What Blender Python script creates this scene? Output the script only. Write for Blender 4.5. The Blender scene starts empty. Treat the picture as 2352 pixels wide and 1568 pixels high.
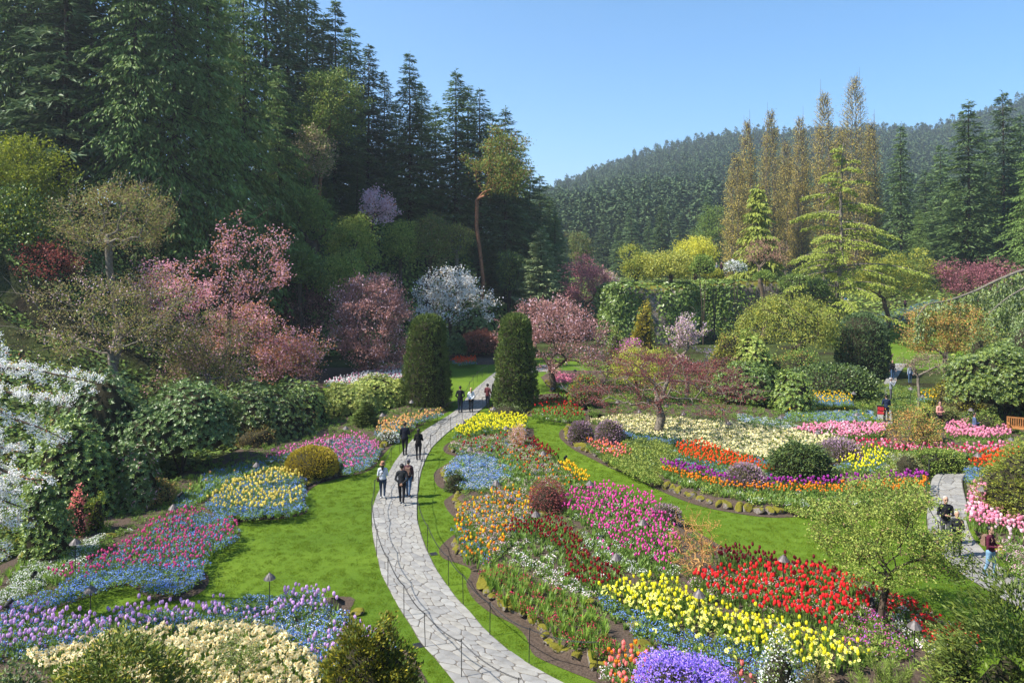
import bpy, bmesh, math, random
import numpy as np
from mathutils import Vector, Matrix, geometry as mgeo
R = math.radians
random.seed(7)
sc = bpy.context.scene
COL = sc.collection

# ---------------------------------------------------------------- camera, sky, sun, exposure
FPX, HOR, UC, CAMH = 1568.0, 600.0, 1176.0, 10.5      # focal length in px of a 2352 px wide frame, horizon row, centre column, eye height
cam = bpy.data.cameras.new('camera'); cam.lens = 24.0; cam.sensor_width = 36.0
cam.shift_y = -(784.0 - HOR) / 2352.0
cam.clip_start = 0.1; cam.clip_end = 6000
camo = bpy.data.objects.new('camera', cam); COL.objects.link(camo)
camo.location = (0, 0, CAMH); camo.rotation_euler = (R(90), 0, 0)
sc.camera = camo
SUN_AZ, SUN_EL = -104.0, 50.0                          # degrees from +Y (view direction), clockwise positive
w = bpy.data.worlds.new('World'); sc.world = w; w.use_nodes = True
wn = w.node_tree.nodes; wl = w.node_tree.links
sky = wn.new('ShaderNodeTexSky'); sky.sky_type = 'NISHITA'; sky.sun_disc = False
sky.sun_elevation = R(SUN_EL); sky.sun_rotation = R(SUN_AZ)
sky.air_density = 0.7; sky.dust_density = 0.1; sky.ozone_density = 4.0; sky.altitude = 0
bg = wn['Background']; bg.inputs['Strength'].default_value = 0.12
shs = wn.new('ShaderNodeHueSaturation'); shs.inputs['Saturation'].default_value = 1.2; shs.inputs['Hue'].default_value = 0.49
wl.new(sky.outputs['Color'], shs.inputs['Color']); wl.new(shs.outputs['Color'], bg.inputs['Color'])
sl = bpy.data.lights.new('sun', 'SUN'); sl.energy = 5.0; sl.angle = R(0.53); sl.color = (1.0, 0.94, 0.84)
so = bpy.data.objects.new('sun', sl); COL.objects.link(so)
SV = Vector((math.sin(R(SUN_AZ)) * math.cos(R(SUN_EL)), math.cos(R(SUN_AZ)) * math.cos(R(SUN_EL)), math.sin(R(SUN_EL))))
so.rotation_euler = SV.to_track_quat('Z', 'Y').to_euler(); so.location = (-60, 30, 90)
sc.view_settings.view_transform = 'Standard'; sc.view_settings.look = 'None'
sc.view_settings.exposure = 1.2; sc.view_settings.gamma = 1.0
sc.render.engine = 'CYCLES'
cy = sc.cycles
cy.max_bounces = 7; cy.diffuse_bounces = 4; cy.glossy_bounces = 2; cy.transmission_bounces = 4; cy.transparent_max_bounces = 6
cy.volume_bounces = 0; cy.use_denoising = True; cy.sample_clamp_indirect = 4.0
cy.caustics_reflective = False; cy.caustics_refractive = False

# ---------------------------------------------------------------- picture measurements -> places on the ground
def G(u, v, z=0.0):
    D = FPX * (CAMH - z) / (v - HOR)
    return ((u - UC) / FPX * D, D)
def L(x, y): return (0.875 * x, 784.4 + 0.875 * y)
def Rr(x, y): return (1176 + 0.875 * x, 784.4 + 0.875 * y)
def PX(u, D): return (u - UC) / FPX * D
def PZ(v, D): return CAMH + (HOR - v) * D / FPX

# ---------------------------------------------------------------- small helpers
def link(o):
    COL.objects.link(o); return o
def tag(o, label=None, cat=None, group=None, kind=None):
    if label: o['label'] = label
    if cat: o['category'] = cat
    if group: o['group'] = group
    if kind: o['kind'] = kind
    return o
def empty(name, loc, rz=0.0):
    o = bpy.data.objects.new(name, None); link(o); o.location = loc; o.rotation_euler = (0, 0, rz); o.empty_display_size = 0.1
    return o
def mesh(name, V, F, mats=(), mi=None, rnd=None, smooth=False):
    """F: list of integer arrays, each (n,3) or (n,4)"""
    me = bpy.data.meshes.new(name)
    V = np.asarray(V, dtype=np.float32).reshape(-1, 3)
    Fs = [np.asarray(f, dtype=np.int32) for f in F if len(f)]
    me.vertices.add(len(V)); me.vertices.foreach_set('co', V.ravel())
    loops = np.concatenate([f.ravel() for f in Fs]); tot = np.concatenate([np.full(len(f), f.shape[1], np.int32) for f in Fs])
    start = np.concatenate([[0], np.cumsum(tot)[:-1]]).astype(np.int32)
    me.loops.add(len(loops)); me.loops.foreach_set('vertex_index', loops)
    me.polygons.add(len(tot)); me.polygons.foreach_set('loop_start', start); me.polygons.foreach_set('loop_total', tot)
    if mi is not None: me.polygons.foreach_set('material_index', np.asarray(mi, dtype=np.int32))
    me.polygons.foreach_set('use_smooth', np.full(len(tot), bool(smooth)))
    for m in mats: me.materials.append(m)
    if rnd is not None:
        a = me.attributes.new('rnd', 'FLOAT', 'FACE'); a.data.foreach_set('value', np.asarray(rnd, dtype=np.float32))
    me.update(calc_edges=True)
    return me
def obj(name, me, parent=None, loc=None):
    o = bpy.data.objects.new(name, me); link(o)
    if parent is not None: o.parent = parent
    if loc is not None: o.location = loc
    return o
class MB:
    """collects pieces of geometry for one mesh"""
    def __init__(s): s.V = []; s.T = []; s.Q = []; s.tm = []; s.qm = []; s.n = 0
    def add(s, V, F, m=0):
        V = np.asarray(V, dtype=np.float64).reshape(-1, 3); F = np.asarray(F, dtype=np.int64)
        if len(F) == 0: return s
        (s.T if F.shape[1] == 3 else s.Q).append(F + s.n)
        (s.tm if F.shape[1] == 3 else s.qm).append(np.broadcast_to(np.asarray(m), (len(F),)).copy())
        s.V.append(V); s.n += len(V); return s
    def box(s, c, d, m=0, rz=0.0, taper=1.0):
        x, y, z = np.array(d) / 2.0
        P = np.array([[-x,-y,-z],[x,-y,-z],[x,y,-z],[-x,y,-z],[-x*taper,-y*taper,z],[x*taper,-y*taper,z],[x*taper,y*taper,z],[-x*taper,y*taper,z]])
        c_, s_ = math.cos(rz), math.sin(rz); P = P @ np.array([[c_, s_, 0], [-s_, c_, 0], [0, 0, 1]]) + np.array(c)
        return s.add(P, [[0,3,2,1],[4,5,6,7],[0,1,5,4],[1,2,6,5],[2,3,7,6],[3,0,4,7]], m)
    def lathe(s, prof, n=12, c=(0, 0, 0), m=0, flute=0.0):
        prof = np.array(prof, float); a = np.arange(n) * 2 * math.pi / n
        fl = 1 + flute * (np.arange(n) % 2 * 2 - 1)
        V = np.stack([np.outer(prof[:, 0], np.cos(a) * fl), np.outer(prof[:, 0], np.sin(a) * fl), np.repeat(prof[:, 1][:, None], n, 1)], -1).reshape(-1, 3) + np.array(c)
        F = []
        for i in range(len(prof) - 1):
            for j in range(n):
                k = (j + 1) % n; F.append([i*n+j, i*n+k, (i+1)*n+k, (i+1)*n+j])
        return s.add(V, F, m)
    def tube(s, P0, P1, r0, r1, n=6, m=0):
        V, F = tubes(np.atleast_2d(P0), np.atleast_2d(P1), np.atleast_1d(r0), np.atleast_1d(r1), n); return s.add(V, F, m)
    def path(s, pts, r, n=6, m=0):
        pts = np.array(pts, float); r = np.broadcast_to(np.asarray(r, float), (len(pts),))
        return s.tube(pts[:-1], pts[1:], r[:-1], r[1:], n, m)
    def ell(s, c, d, m=0, n=8, k=6):
        th = np.linspace(0, math.pi, k + 1); prof = np.stack([np.sin(th), -np.cos(th)], 1); prof[0, 0] = prof[-1, 0] = 0.02
        b = MB().lathe(prof, n); return s.add(b.V[0] * np.array(d) + np.array(c), b.Q[0], m)
    def build(s, name, mats, parent=None, smooth=False, rnd=False, loc=None):
        F = []; mi = []
        if s.T: F.append(np.concatenate(s.T)); mi.append(np.concatenate(s.tm))
        if s.Q: F.append(np.concatenate(s.Q)); mi.append(np.concatenate(s.qm))
        mi = np.concatenate(mi)
        return obj(name, mesh(name, np.concatenate(s.V), F, mats if isinstance(mats, (list, tuple)) else [mats], mi, np.random.default_rng(s.n).random(len(mi)) if rnd else None, smooth), parent, loc)
def norm(a): return a / np.maximum(np.linalg.norm(a, axis=-1, keepdims=True), 1e-9)
def tubes(P0, P1, r0, r1, n=5):
    P0 = np.asarray(P0, float); P1 = np.asarray(P1, float); d = norm(P1 - P0)
    ref = np.where(np.abs(d[:, 2:3]) > 0.9, np.array([[1.0, 0, 0]]), np.array([[0, 0, 1.0]]))
    x = norm(np.cross(d, ref)); y = np.cross(d, x)
    a = np.arange(n) * 2 * math.pi / n
    ring = np.cos(a)[None, :, None] * x[:, None] + np.sin(a)[None, :, None] * y[:, None]
    V = np.concatenate([P0[:, None] + ring * np.asarray(r0)[:, None, None], P1[:, None] + ring * np.asarray(r1)[:, None, None]], 1)
    k = np.arange(n); k2 = (k + 1) % n
    f = np.stack([k, k2, k2 + n, k + n], 1)
    F = (f[None] + (np.arange(len(P0)) * 2 * n)[:, None, None]).reshape(-1, 4)
    return V.reshape(-1, 3), F
def leaves(P, Dr, Ln, Wd, rng, fold=0.0, face=None):
    """one four-cornered leaf per point: base, side, tip, side"""
    n = len(P); Dr = norm(Dr)
    rv = rng.normal(size=(n, 3)) if face is None else face + 0.5 * rng.normal(size=(n, 3))
    s = norm(np.cross(Dr, rv)); nn = np.cross(s, Dr)
    Ln = np.broadcast_to(np.asarray(Ln, float), (n,))[:, None]; Wd = np.broadcast_to(np.asarray(Wd, float), (n,))[:, None]
    mid = P + Dr * Ln * 0.45 + nn * Wd * fold
    V = np.stack([P, mid + s * Wd * 0.5, P + Dr * Ln, mid - s * Wd * 0.5], 1).reshape(-1, 3)
    F = np.arange(n * 4).reshape(-1, 4)
    return V, F
def snoise(P, f, seed=0):
    g = np.random.default_rng(seed); o = np.zeros(len(P))
    for i in range(7):
        k = g.normal(size=3) * f; o += np.sin(P @ k + g.random() * 6.28)
    return o / 3.2
def inpoly(X, Y, poly):
    poly = np.asarray(poly, float); x0, y0 = poly[:, 0], poly[:, 1]; x1, y1 = np.roll(x0, -1), np.roll(y0, -1)
    X = np.asarray(X)[:, None]; Y = np.asarray(Y)[:, None]
    c = ((y0 > Y) != (y1 > Y)) & (X < (x1 - x0) * (Y - y0) / np.where(y1 == y0, 1e-9, y1 - y0) + x0)
    return c.sum(1) % 2 == 1
def polydist(X, Y, poly):
    """distance to outline, edge index and position on that edge"""
    poly = np.asarray(poly, float); A = poly; B = np.roll(poly, -1, 0); d = B - A
    P = np.stack([X, Y], -1)[:, None]
    t = np.clip(((P - A) * d).sum(-1) / np.maximum((d * d).sum(-1), 1e-9), 0, 1)
    q = A + d * t[..., None]; dist = np.linalg.norm(P - q, axis=-1); i = dist.argmin(1); r = np.arange(len(i))
    return dist[r, i], i, t[r, i]
def smooth(t): t = np.clip(t, 0, 1); return t * t * (3 - 2 * t)
def spline(pts, n=6, closed=False):
    """Catmull-Rom through points"""
    P = np.array(pts, float); m = len(P); out = []
    rng_ = range(m) if closed else range(m - 1)
    for i in rng_:
        a = P[(i - 1) % m] if closed or i > 0 else 2 * P[0] - P[1]
        b = P[i]; c = P[(i + 1) % m]
        d = P[(i + 2) % m] if closed or i + 2 < m else 2 * P[-1] - P[-2]
        for k in range(n):
            t = k / n
            out.append(0.5 * ((2 * b) + (-a + c) * t + (2 * a - 5 * b + 4 * c - d) * t * t + (-a + 3 * b - 3 * c + d) * t ** 3))
    if not closed: out.append(P[-1])
    return np.array(out)
def resample(P, step):
    P = np.array(P, float); s = np.concatenate([[0], np.cumsum(np.linalg.norm(np.diff(P, axis=0), axis=1))])
    n = max(2, int(round(s[-1] / step)) + 1); q = np.linspace(0, s[-1], n)
    return np.stack([np.interp(q, s, P[:, k]) for k in range(P.shape[1])], 1)
ORD = 'first second third fourth fifth sixth seventh eighth ninth tenth eleventh twelfth thirteenth fourteenth fifteenth sixteenth seventeenth eighteenth nineteenth twentieth twenty-first twenty-second twenty-third twenty-fourth twenty-fifth twenty-sixth twenty-seventh twenty-eighth'.split()

# ---------------------------------------------------------------- materials
MT = {}
def nodes(name):
    m = bpy.data.materials.new(name); m.use_nodes = True; MT[name] = m
    nt = m.node_tree; return m, nt.nodes, nt.links, nt.nodes['Principled BSDF']
def ramp(N, cols, pos=None):
    r = N.new('ShaderNodeValToRGB'); e = r.color_ramp.elements
    while len(e) < len(cols): e.new(0.5)
    for i, c in enumerate(cols):
        e[i].position = pos[i] if pos else i / (len(cols) - 1); e[i].color = (*c, 1)
    return r
FOLB = 1.75
def fol(name, cols, trans=0.35, rough=0.55, spec=0.25, big=0.35, bigscale=0.6, tcol=None):
    """leaf material: every leaf has its own tone, clumps of leaves drift in tone, light passes through"""
    cols = [np.minimum(np.array(c) * ((FOLB * np.array([1.1, 1.0, .66]) if c[1] > .8 * c[0] else FOLB ** .6) if max(c) < .45 else FOLB ** .35), .88) for c in cols]
    m, N, K, b = nodes(name)
    at = N.new('ShaderNodeAttribute'); at.attribute_name = 'rnd'
    tc = N.new('ShaderNodeTexCoord'); nz = N.new('ShaderNodeTexNoise'); nz.inputs['Scale'].default_value = bigscale; nz.inputs['Detail'].default_value = 2
    K.new(tc.outputs['Object'], nz.inputs['Vector'])
    mx = N.new('ShaderNodeMix'); mx.data_type = 'FLOAT'; mx.inputs[0].default_value = big
    mr = N.new('ShaderNodeMapRange'); mr.inputs[1].default_value = 0.3; mr.inputs[2].default_value = 0.7
    K.new(nz.outputs['Fac'], mr.inputs[0])
    K.new(at.outputs['Fac'], mx.inputs[2]); K.new(mr.outputs[0], mx.inputs[3])
    r = ramp(N, cols); K.new(mx.outputs[0], r.inputs['Fac'])
    oi = N.new('ShaderNodeObjectInfo'); hs = N.new('ShaderNodeHueSaturation')
    m2 = N.new('ShaderNodeMapRange'); m2.inputs[3].default_value = 0.82; m2.inputs[4].default_value = 1.18
    K.new(oi.outputs['Random'], m2.inputs[0]); K.new(m2.outputs[0], hs.inputs['Value']); K.new(r.outputs['Color'], hs.inputs['Color'])
    K.new(hs.outputs['Color'], b.inputs['Base Color']); b.inputs['Roughness'].default_value = rough; b.inputs['Specular IOR Level'].default_value = spec
    if trans > 0:
        t = N.new('ShaderNodeBsdfTranslucent'); ms = N.new('ShaderNodeMixShader'); ms.inputs[0].default_value = trans
        if tcol:
            mm = N.new('ShaderNodeMix'); mm.data_type = 'RGBA'; mm.blend_type = 'MULTIPLY'; mm.inputs[0].default_value = 1.0
            K.new(hs.outputs['Color'], mm.inputs[6]); mm.inputs[7].default_value = (*tcol, 1); K.new(mm.outputs[2], t.inputs['Color'])
        else: K.new(hs.outputs['Color'], t.inputs['Color'])
        K.new(b.outputs[0], ms.inputs[1]); K.new(t.outputs[0], ms.inputs[2]); K.new(ms.outputs[0], N['Material Output'].inputs['Surface'])
    return m
def plain(name, c, rough=0.7, spec=0.3, metal=0.0, var=0.25, scale=6.0, bump=0.0, c2=None, detail=4):
    m, N, K, b = nodes(name)
    tc = N.new('ShaderNodeTexCoord'); nz = N.new('ShaderNodeTexNoise'); nz.inputs['Scale'].default_value = scale; nz.inputs['Detail'].default_value = detail
    K.new(tc.outputs['Object'], nz.inputs['Vector'])
    c = np.array(c); a = c * (1 - var); d = np.array(c2) if c2 is not None else np.minimum(c * (1 + var), 1)
    r = ramp(N, [a, c, d], [0.3, 0.5, 0.7]); K.new(nz.outputs['Fac'], r.inputs['Fac']); K.new(r.outputs['Color'], b.inputs['Base Color'])
    b.inputs['Roughness'].default_value = rough; b.inputs['Specular IOR Level'].default_value = spec; b.inputs['Metallic'].default_value = metal
    if bump:
        bp = N.new('ShaderNodeBump'); bp.inputs['Strength'].default_value = bump; bp.inputs['Distance'].default_value = 0.02
        K.new(nz.outputs['Fac'], bp.inputs['Height']); K.new(bp.outputs[0], b.inputs['Normal'])
    return m
# bark and wood
BARK = plain('bark', (0.075, 0.055, 0.04), 0.9, 0.1, var=0.5, scale=9, bump=0.6)
BARKL = plain('bark_pale', (0.17, 0.145, 0.115), 0.9, 0.1, var=0.45, scale=9, bump=0.5)
BARKR = plain('bark_red', (0.22, 0.10, 0.055), 0.8, 0.15, var=0.4, scale=5, bump=0.3)
TWIG = plain('twig_brown', (0.16, 0.12, 0.085), 0.9, 0.1, var=0.4, scale=12)
TWIGO = plain('twig_orange', (0.42, 0.24, 0.09), 0.8, 0.15, var=0.3, scale=12)
# leaves
C = {}
def F_(k, *a, **kw): C[k] = fol('leaf_' + k, *a, **kw)
F_('fir', [(0.034, 0.066, 0.034), (0.062, 0.11, 0.055), (0.105, 0.16, 0.075)], trans=0.22)
F_('firblue', [(0.03, 0.058, 0.036), (0.052, 0.092, 0.056), (0.09, 0.135, 0.08)], trans=0.2)
F_('cedar', [(0.036, 0.07, 0.026), (0.07, 0.125, 0.042), (0.125, 0.19, 0.065)], trans=0.25)
F_('deodar', [(0.09, 0.13, 0.028), (0.17, 0.23, 0.05), (0.27, 0.32, 0.085)], trans=0.3)
F_('wcyp', [(0.07, 0.10, 0.022), (0.13, 0.17, 0.04), (0.20, 0.235, 0.06)], trans=0.25)
F_('far', [(0.025, 0.048, 0.036), (0.042, 0.072, 0.05), (0.065, 0.10, 0.065)], trans=0.0, rough=0.9, spec=0.05)
F_('bluesp', [(0.08, 0.12, 0.085), (0.13, 0.18, 0.125), (0.20, 0.255, 0.18)], trans=0.15)
F_('yew', [(0.032, 0.055, 0.02), (0.058, 0.092, 0.03), (0.11, 0.15, 0.05)], trans=0.18)
F_('yewdark', [(0.022, 0.042, 0.024), (0.035, 0.065, 0.035), (0.065, 0.10, 0.052)], trans=0.12)
F_('rhodo', [(0.028, 0.055, 0.022), (0.055, 0.10, 0.04), (0.10, 0.155, 0.07)], trans=0.18, rough=0.38, spec=0.5)
F_('rhodol', [(0.06, 0.10, 0.025), (0.12, 0.18, 0.05), (0.22, 0.28, 0.09)], trans=0.25, rough=0.4, spec=0.45)
F_('varieg', [(0.09, 0.125, 0.04), (0.19, 0.23, 0.085), (0.36, 0.38, 0.17)], trans=0.25, rough=0.45)
F_('shrub', [(0.045, 0.085, 0.024), (0.085, 0.14, 0.04), (0.15, 0.21, 0.065)], trans=0.3)
F_('shrubl', [(0.09, 0.13, 0.035), (0.16, 0.21, 0.065), (0.24, 0.29, 0.10)], trans=0.35)
F_('ivy', [(0.034, 0.065, 0.02), (0.065, 0.112, 0.032), (0.115, 0.17, 0.055)], trans=0.15, rough=0.4, spec=0.45)
F_('chart', [(0.07, 0.10, 0.010), (0.12, 0.155, 0.016), (0.20, 0.225, 0.03)], trans=0.4)
F_('yellowg', [(0.13, 0.15, 0.03), (0.21, 0.23, 0.045), (0.31, 0.31, 0.075)], trans=0.4)
F_('willow', [(0.28, 0.31, 0.05), (0.40, 0.42, 0.07), (0.52, 0.51, 0.12)], trans=0.4)
F_('poplar', [(0.17, 0.15, 0.055), (0.26, 0.225, 0.08), (0.37, 0.315, 0.11)], trans=0.35)
F_('bud', [(0.10, 0.085, 0.05), (0.145, 0.14, 0.07), (0.20, 0.225, 0.08)], trans=0.35)
F_('budred', [(0.15, 0.085, 0.055), (0.21, 0.14, 0.075), (0.22, 0.20, 0.085)], trans=0.35)
F_('maroon', [(0.12, 0.035, 0.03), (0.22, 0.055, 0.045), (0.33, 0.10, 0.07)], trans=0.4)
F_('jmaple', [(0.08, 0.028, 0.03), (0.14, 0.048, 0.05), (0.23, 0.085, 0.08)], trans=0.4)
F_('copper', [(0.22, 0.10, 0.085), (0.36, 0.18, 0.15), (0.52, 0.30, 0.24)], trans=0.4)
F_('plum', [(0.15, 0.075, 0.07), (0.24, 0.125, 0.115), (0.36, 0.21, 0.19)], trans=0.4)
F_('brownred', [(0.14, 0.05, 0.03), (0.22, 0.08, 0.045), (0.30, 0.12, 0.07)], trans=0.3)
F_('purple', [(0.17, 0.06, 0.08), (0.27, 0.10, 0.125), (0.38, 0.17, 0.18)], trans=0.35)
F_('pink', [(0.50, 0.22, 0.28), (0.64, 0.33, 0.40), (0.78, 0.50, 0.54)], trans=0.35)
F_('pinkl', [(0.55, 0.34, 0.42), (0.68, 0.47, 0.55), (0.80, 0.63, 0.68)], trans=0.35)
F_('bronze', [(0.36, 0.14, 0.07), (0.48, 0.20, 0.10), (0.58, 0.30, 0.14)], trans=0.35)
F_('white', [(0.66, 0.66, 0.64), (0.78, 0.78, 0.77), (0.86, 0.86, 0.85)], trans=0.3)
F_('ochre', [(0.17, 0.10, 0.03), (0.28, 0.18, 0.05), (0.38, 0.27, 0.08)], trans=0.35)
F_('orange', [(0.42, 0.20, 0.055), (0.55, 0.28, 0.08), (0.66, 0.40, 0.14)], trans=0.35)
F_('goldthuja', [(0.17, 0.14, 0.012), (0.29, 0.23, 0.02), (0.42, 0.33, 0.035)], trans=0.2)
F_('goldcyp', [(0.05, 0.06, 0.010), (0.11, 0.115, 0.014), (0.28, 0.26, 0.028)], trans=0.2)
F_('juniper', [(0.028, 0.05, 0.012), (0.055, 0.085, 0.018), (0.12, 0.155, 0.034)], trans=0.2)
F_('pine', [(0.05, 0.085, 0.022), (0.09, 0.14, 0.04), (0.15, 0.20, 0.06)], trans=0.2)
F_('heath', [(0.21, 0.13, 0.20), (0.31, 0.19, 0.29), (0.42, 0.28, 0.38)], trans=0.25)
F_('olive', [(0.06, 0.07, 0.03), (0.10, 0.105, 0.05), (0.15, 0.15, 0.08)], trans=0.2)
F_('grey', [(0.15, 0.13, 0.115), (0.22, 0.19, 0.17), (0.29, 0.25, 0.22)], trans=0.2)
F_('azalea', [(0.22, 0.14, 0.58), (0.32, 0.21, 0.70), (0.45, 0.32, 0.80)], trans=0.3)
F_('magenta', [(0.44, 0.09, 0.35), (0.55, 0.14, 0.43), (0.65, 0.24, 0.54)], trans=0.3)
F_('coral', [(0.55, 0.13, 0.12), (0.68, 0.20, 0.18), (0.76, 0.32, 0.28)], trans=0.35)
F_('red', [(0.52, 0.03, 0.02), (0.66, 0.05, 0.03), (0.75, 0.10, 0.05)], trans=0.3)
F_('blade', [(0.06, 0.125, 0.022), (0.11, 0.20, 0.04), (0.18, 0.28, 0.06)], trans=0.4, rough=0.42, spec=0.4)
F_('bladeb', [(0.06, 0.12, 0.035), (0.10, 0.18, 0.05), (0.16, 0.25, 0.08)], trans=0.4, rough=0.42, spec=0.4)
F_('tuft', [(0.05, 0.10, 0.025), (0.09, 0.155, 0.04), (0.15, 0.22, 0.065)], trans=0.35)

# ---------------------------------------------------------------- terrain
# outline of the sunken floor: x, y, height of the rim beyond it, width of the slope
FLOOR = [(-20, 13.5, 10, 26), (-18, 22, 10, 28), (-17, 28, 10, 30), (-16.3, 35, 10.5, 31), (-14.8, 40, 11.5, 30), (-15.2, 48, 12.5, 28), (-19, 56, 13, 18), (-22, 66, 15, 11), (-20, 77, 17, 13),
         (-10, 85, 16, 14), (0, 90, 11, 13), (8, 98, 8, 25), (16, 108, 6.5, 40), (30, 112, 6, 40), (45, 100, 6, 36), (50, 86, 6, 34), (45, 70, 6, 26), (38, 57, 6, 22), (35, 48, 6.5, 20),
         (33, 40, 7, 18), (28, 30, 7.5, 15), (23, 21, 8, 13), (18, 13.5, 9, 12.5), (0, 12.5, 9, 12)]
FP = np.array(FLOOR); FLXY = FP[:, :2]
def hill(X, Y):
    d = np.maximum(Y, 1.0); u = UC + X / d * FPX
    us = [600, 1080, 1180, 1262, 1330, 1400, 1550, 1690, 1900, 2010, 2140, 2250, 2352, 2600]
    vs = [600, 570, 515, 478, 450, 424, 375, 350, 344, 338, 338, 306, 266, 210]
    ridge = (HOR - np.interp(u, us, vs)) * 720 / FPX + 4
    t = np.clip((d - 210) / 510, 0, 1.0)
    return ridge * (0.25 * t + 0.75 * t ** 1.35) * smooth((d - 200) / 60) * (1 - 0.5 * smooth((d - 760) / 700))
def terrain(X, Y):
    X = np.atleast_1d(np.asarray(X, float)); Y = np.atleast_1d(np.asarray(Y, float))
    out = np.empty(len(X))
    for a in range(0, len(X), 20000):
        x, y = X[a:a+20000], Y[a:a+20000]
        d, i, t = polydist(x, y, FLXY); j = (i + 1) % len(FP)
        H = FP[i, 2] * (1 - t) + FP[j, 2] * t; W = FP[i, 3] * (1 - t) + FP[j, 3] * t
        ins = inpoly(x, y, FLXY)
        P = np.stack([x, y, 0 * x], 1)
        z = H * smooth(d / W) + snoise(P, 0.25, 3) * 0.35 * smooth(d / 6) + snoise(P, 0.06, 4) * 0.8 * smooth(d / 25)
        out[a:a+20000] = np.where(ins, -0.06, z - 0.06)
    return out + hill(X, Y)
def tz(x, y): return float(terrain([x], [y])[0])

def ground_material():
    m, N, K, b = nodes('ground_earth')
    tc = N.new('ShaderNodeTexCoord')
    n1 = N.new('ShaderNodeTexNoise'); n1.inputs['Scale'].default_value = 0.25; n1.inputs['Detail'].default_value = 6
    n2 = N.new('ShaderNodeTexNoise'); n2.inputs['Scale'].default_value = 3.0; n2.inputs['Detail'].default_value = 6
    K.new(tc.outputs['Object'], n1.inputs['Vector']); K.new(tc.outputs['Object'], n2.inputs['Vector'])
    r1 = ramp(N, [(0.035, 0.028, 0.018), (0.05, 0.065, 0.02), (0.075, 0.10, 0.03)], [0.35, 0.5, 0.65]); K.new(n1.outputs['Fac'], r1.inputs['Fac'])
    r2 = ramp(N, [(0.45, 0.45, 0.45), (1, 1, 1)], [0.3, 0.7]); K.new(n2.outputs['Fac'], r2.inputs['Fac'])
    mx = N.new('ShaderNodeMix'); mx.data_type = 'RGBA'; mx.blend_type = 'MULTIPLY'; mx.inputs[0].default_value = 1
    K.new(r1.outputs['Color'], mx.inputs[6]); K.new(r2.outputs['Color'], mx.inputs[7]); K.new(mx.outputs[2], b.inputs['Base Color'])
    b.inputs['Roughness'].default_value = 1; b.inputs['Specular IOR Level'].default_value = 0.05
    bp = N.new('ShaderNodeBump'); bp.inputs['Distance'].default_value = 0.15; K.new(n2.outputs['Fac'], bp.inputs['Height']); K.new(bp.outputs[0], b.inputs['Normal'])
    return m
def axis(a, b, step, far):
    c = list(np.arange(a, b + 1e-6, step)); g = step; x = c[-1]
    while x < far: g *= 1.22; x += g; c.append(x)
    g = step; x = c[0]; lo = []
    while x > -far: g *= 1.22; x -= g; lo.append(x)
    return np.array(lo[::-1] + c)
def build_ground():
    xs = axis(-62, 92, 1.2, 2600); ys = axis(-24, 170, 1.2, 2600)
    X, Y = np.meshgrid(xs, ys); Z = terrain(X.ravel(), Y.ravel())
    V = np.stack([X.ravel(), Y.ravel(), Z], 1); nx = len(xs)
    i, j = np.meshgrid(np.arange(nx - 1), np.arange(len(ys) - 1)); a = (j * nx + i).ravel()
    F = np.stack([a, a + 1, a + nx + 1, a + nx], 1)
    tag(obj('ground', mesh('ground', V, [F], [ground_material()], smooth=True)), kind='structure')
build_ground()

def lawn_material():
    m, N, K, b = nodes('lawn_grass')
    tc = N.new('ShaderNodeTexCoord')
    def nz(s, d=4, vec=None, rough=0.6):
        n = N.new('ShaderNodeTexNoise'); n.inputs['Scale'].default_value = s; n.inputs['Detail'].default_value = d; n.inputs['Roughness'].default_value = rough
        K.new(vec or tc.outputs['Object'], n.inputs['Vector']); return n
    fine = nz(14, 8, rough=0.9); mid = nz(1.6, 6, rough=.7); big = nz(0.16, 3)
    mp = N.new('ShaderNodeMapping'); mp.inputs['Rotation'].default_value = (0, 0, R(-58)); mp.inputs['Scale'].default_value = (0.35, 9.0, 1); K.new(tc.outputs['Object'], mp.inputs['Vector'])
    streak = nz(1.6, 4, mp.outputs['Vector'])                         # mower tracks
    s = N.new('ShaderNodeMath'); s.operation = 'ADD'; s2 = N.new('ShaderNodeMath'); s2.operation = 'ADD'; s3 = N.new('ShaderNodeMath'); s3.operation = 'ADD'
    def mul(o, k):
        q = N.new('ShaderNodeMath'); q.operation = 'MULTIPLY'; q.inputs[1].default_value = k; K.new(o, q.inputs[0]); return q.outputs[0]
    K.new(mul(fine.outputs['Fac'], 0.40), s.inputs[0]); K.new(mul(mid.outputs['Fac'], 0.12), s.inputs[1])
    K.new(mul(big.outputs['Fac'], 0.3), s2.inputs[0]); K.new(mul(streak.outputs['Fac'], 0.13), s2.inputs[1])
    K.new(s.outputs[0], s3.inputs[0]); K.new(s2.outputs[0], s3.inputs[1])
    r = ramp(N, [(0.038, 0.078, 0.006), (0.068, 0.125, 0.009), (0.105, 0.172, 0.013), (0.165, 0.21, 0.032)], [0.34, 0.44, 0.53, 0.66]); K.new(s3.outputs[0], r.inputs['Fac'])
    K.new(r.outputs['Color'], b.inputs['Base Color']); b.inputs['Roughness'].default_value = 0.85; b.inputs['Specular IOR Level'].default_value = 0.12
    bp = N.new('ShaderNodeBump'); bp.inputs['Strength'].default_value = 0.9; bp.inputs['Distance'].default_value = 0.03
    K.new(fine.outputs['Fac'], bp.inputs['Height']); K.new(bp.outputs[0], b.inputs['Normal'])
    return m
LAWN = lawn_material()
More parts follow.
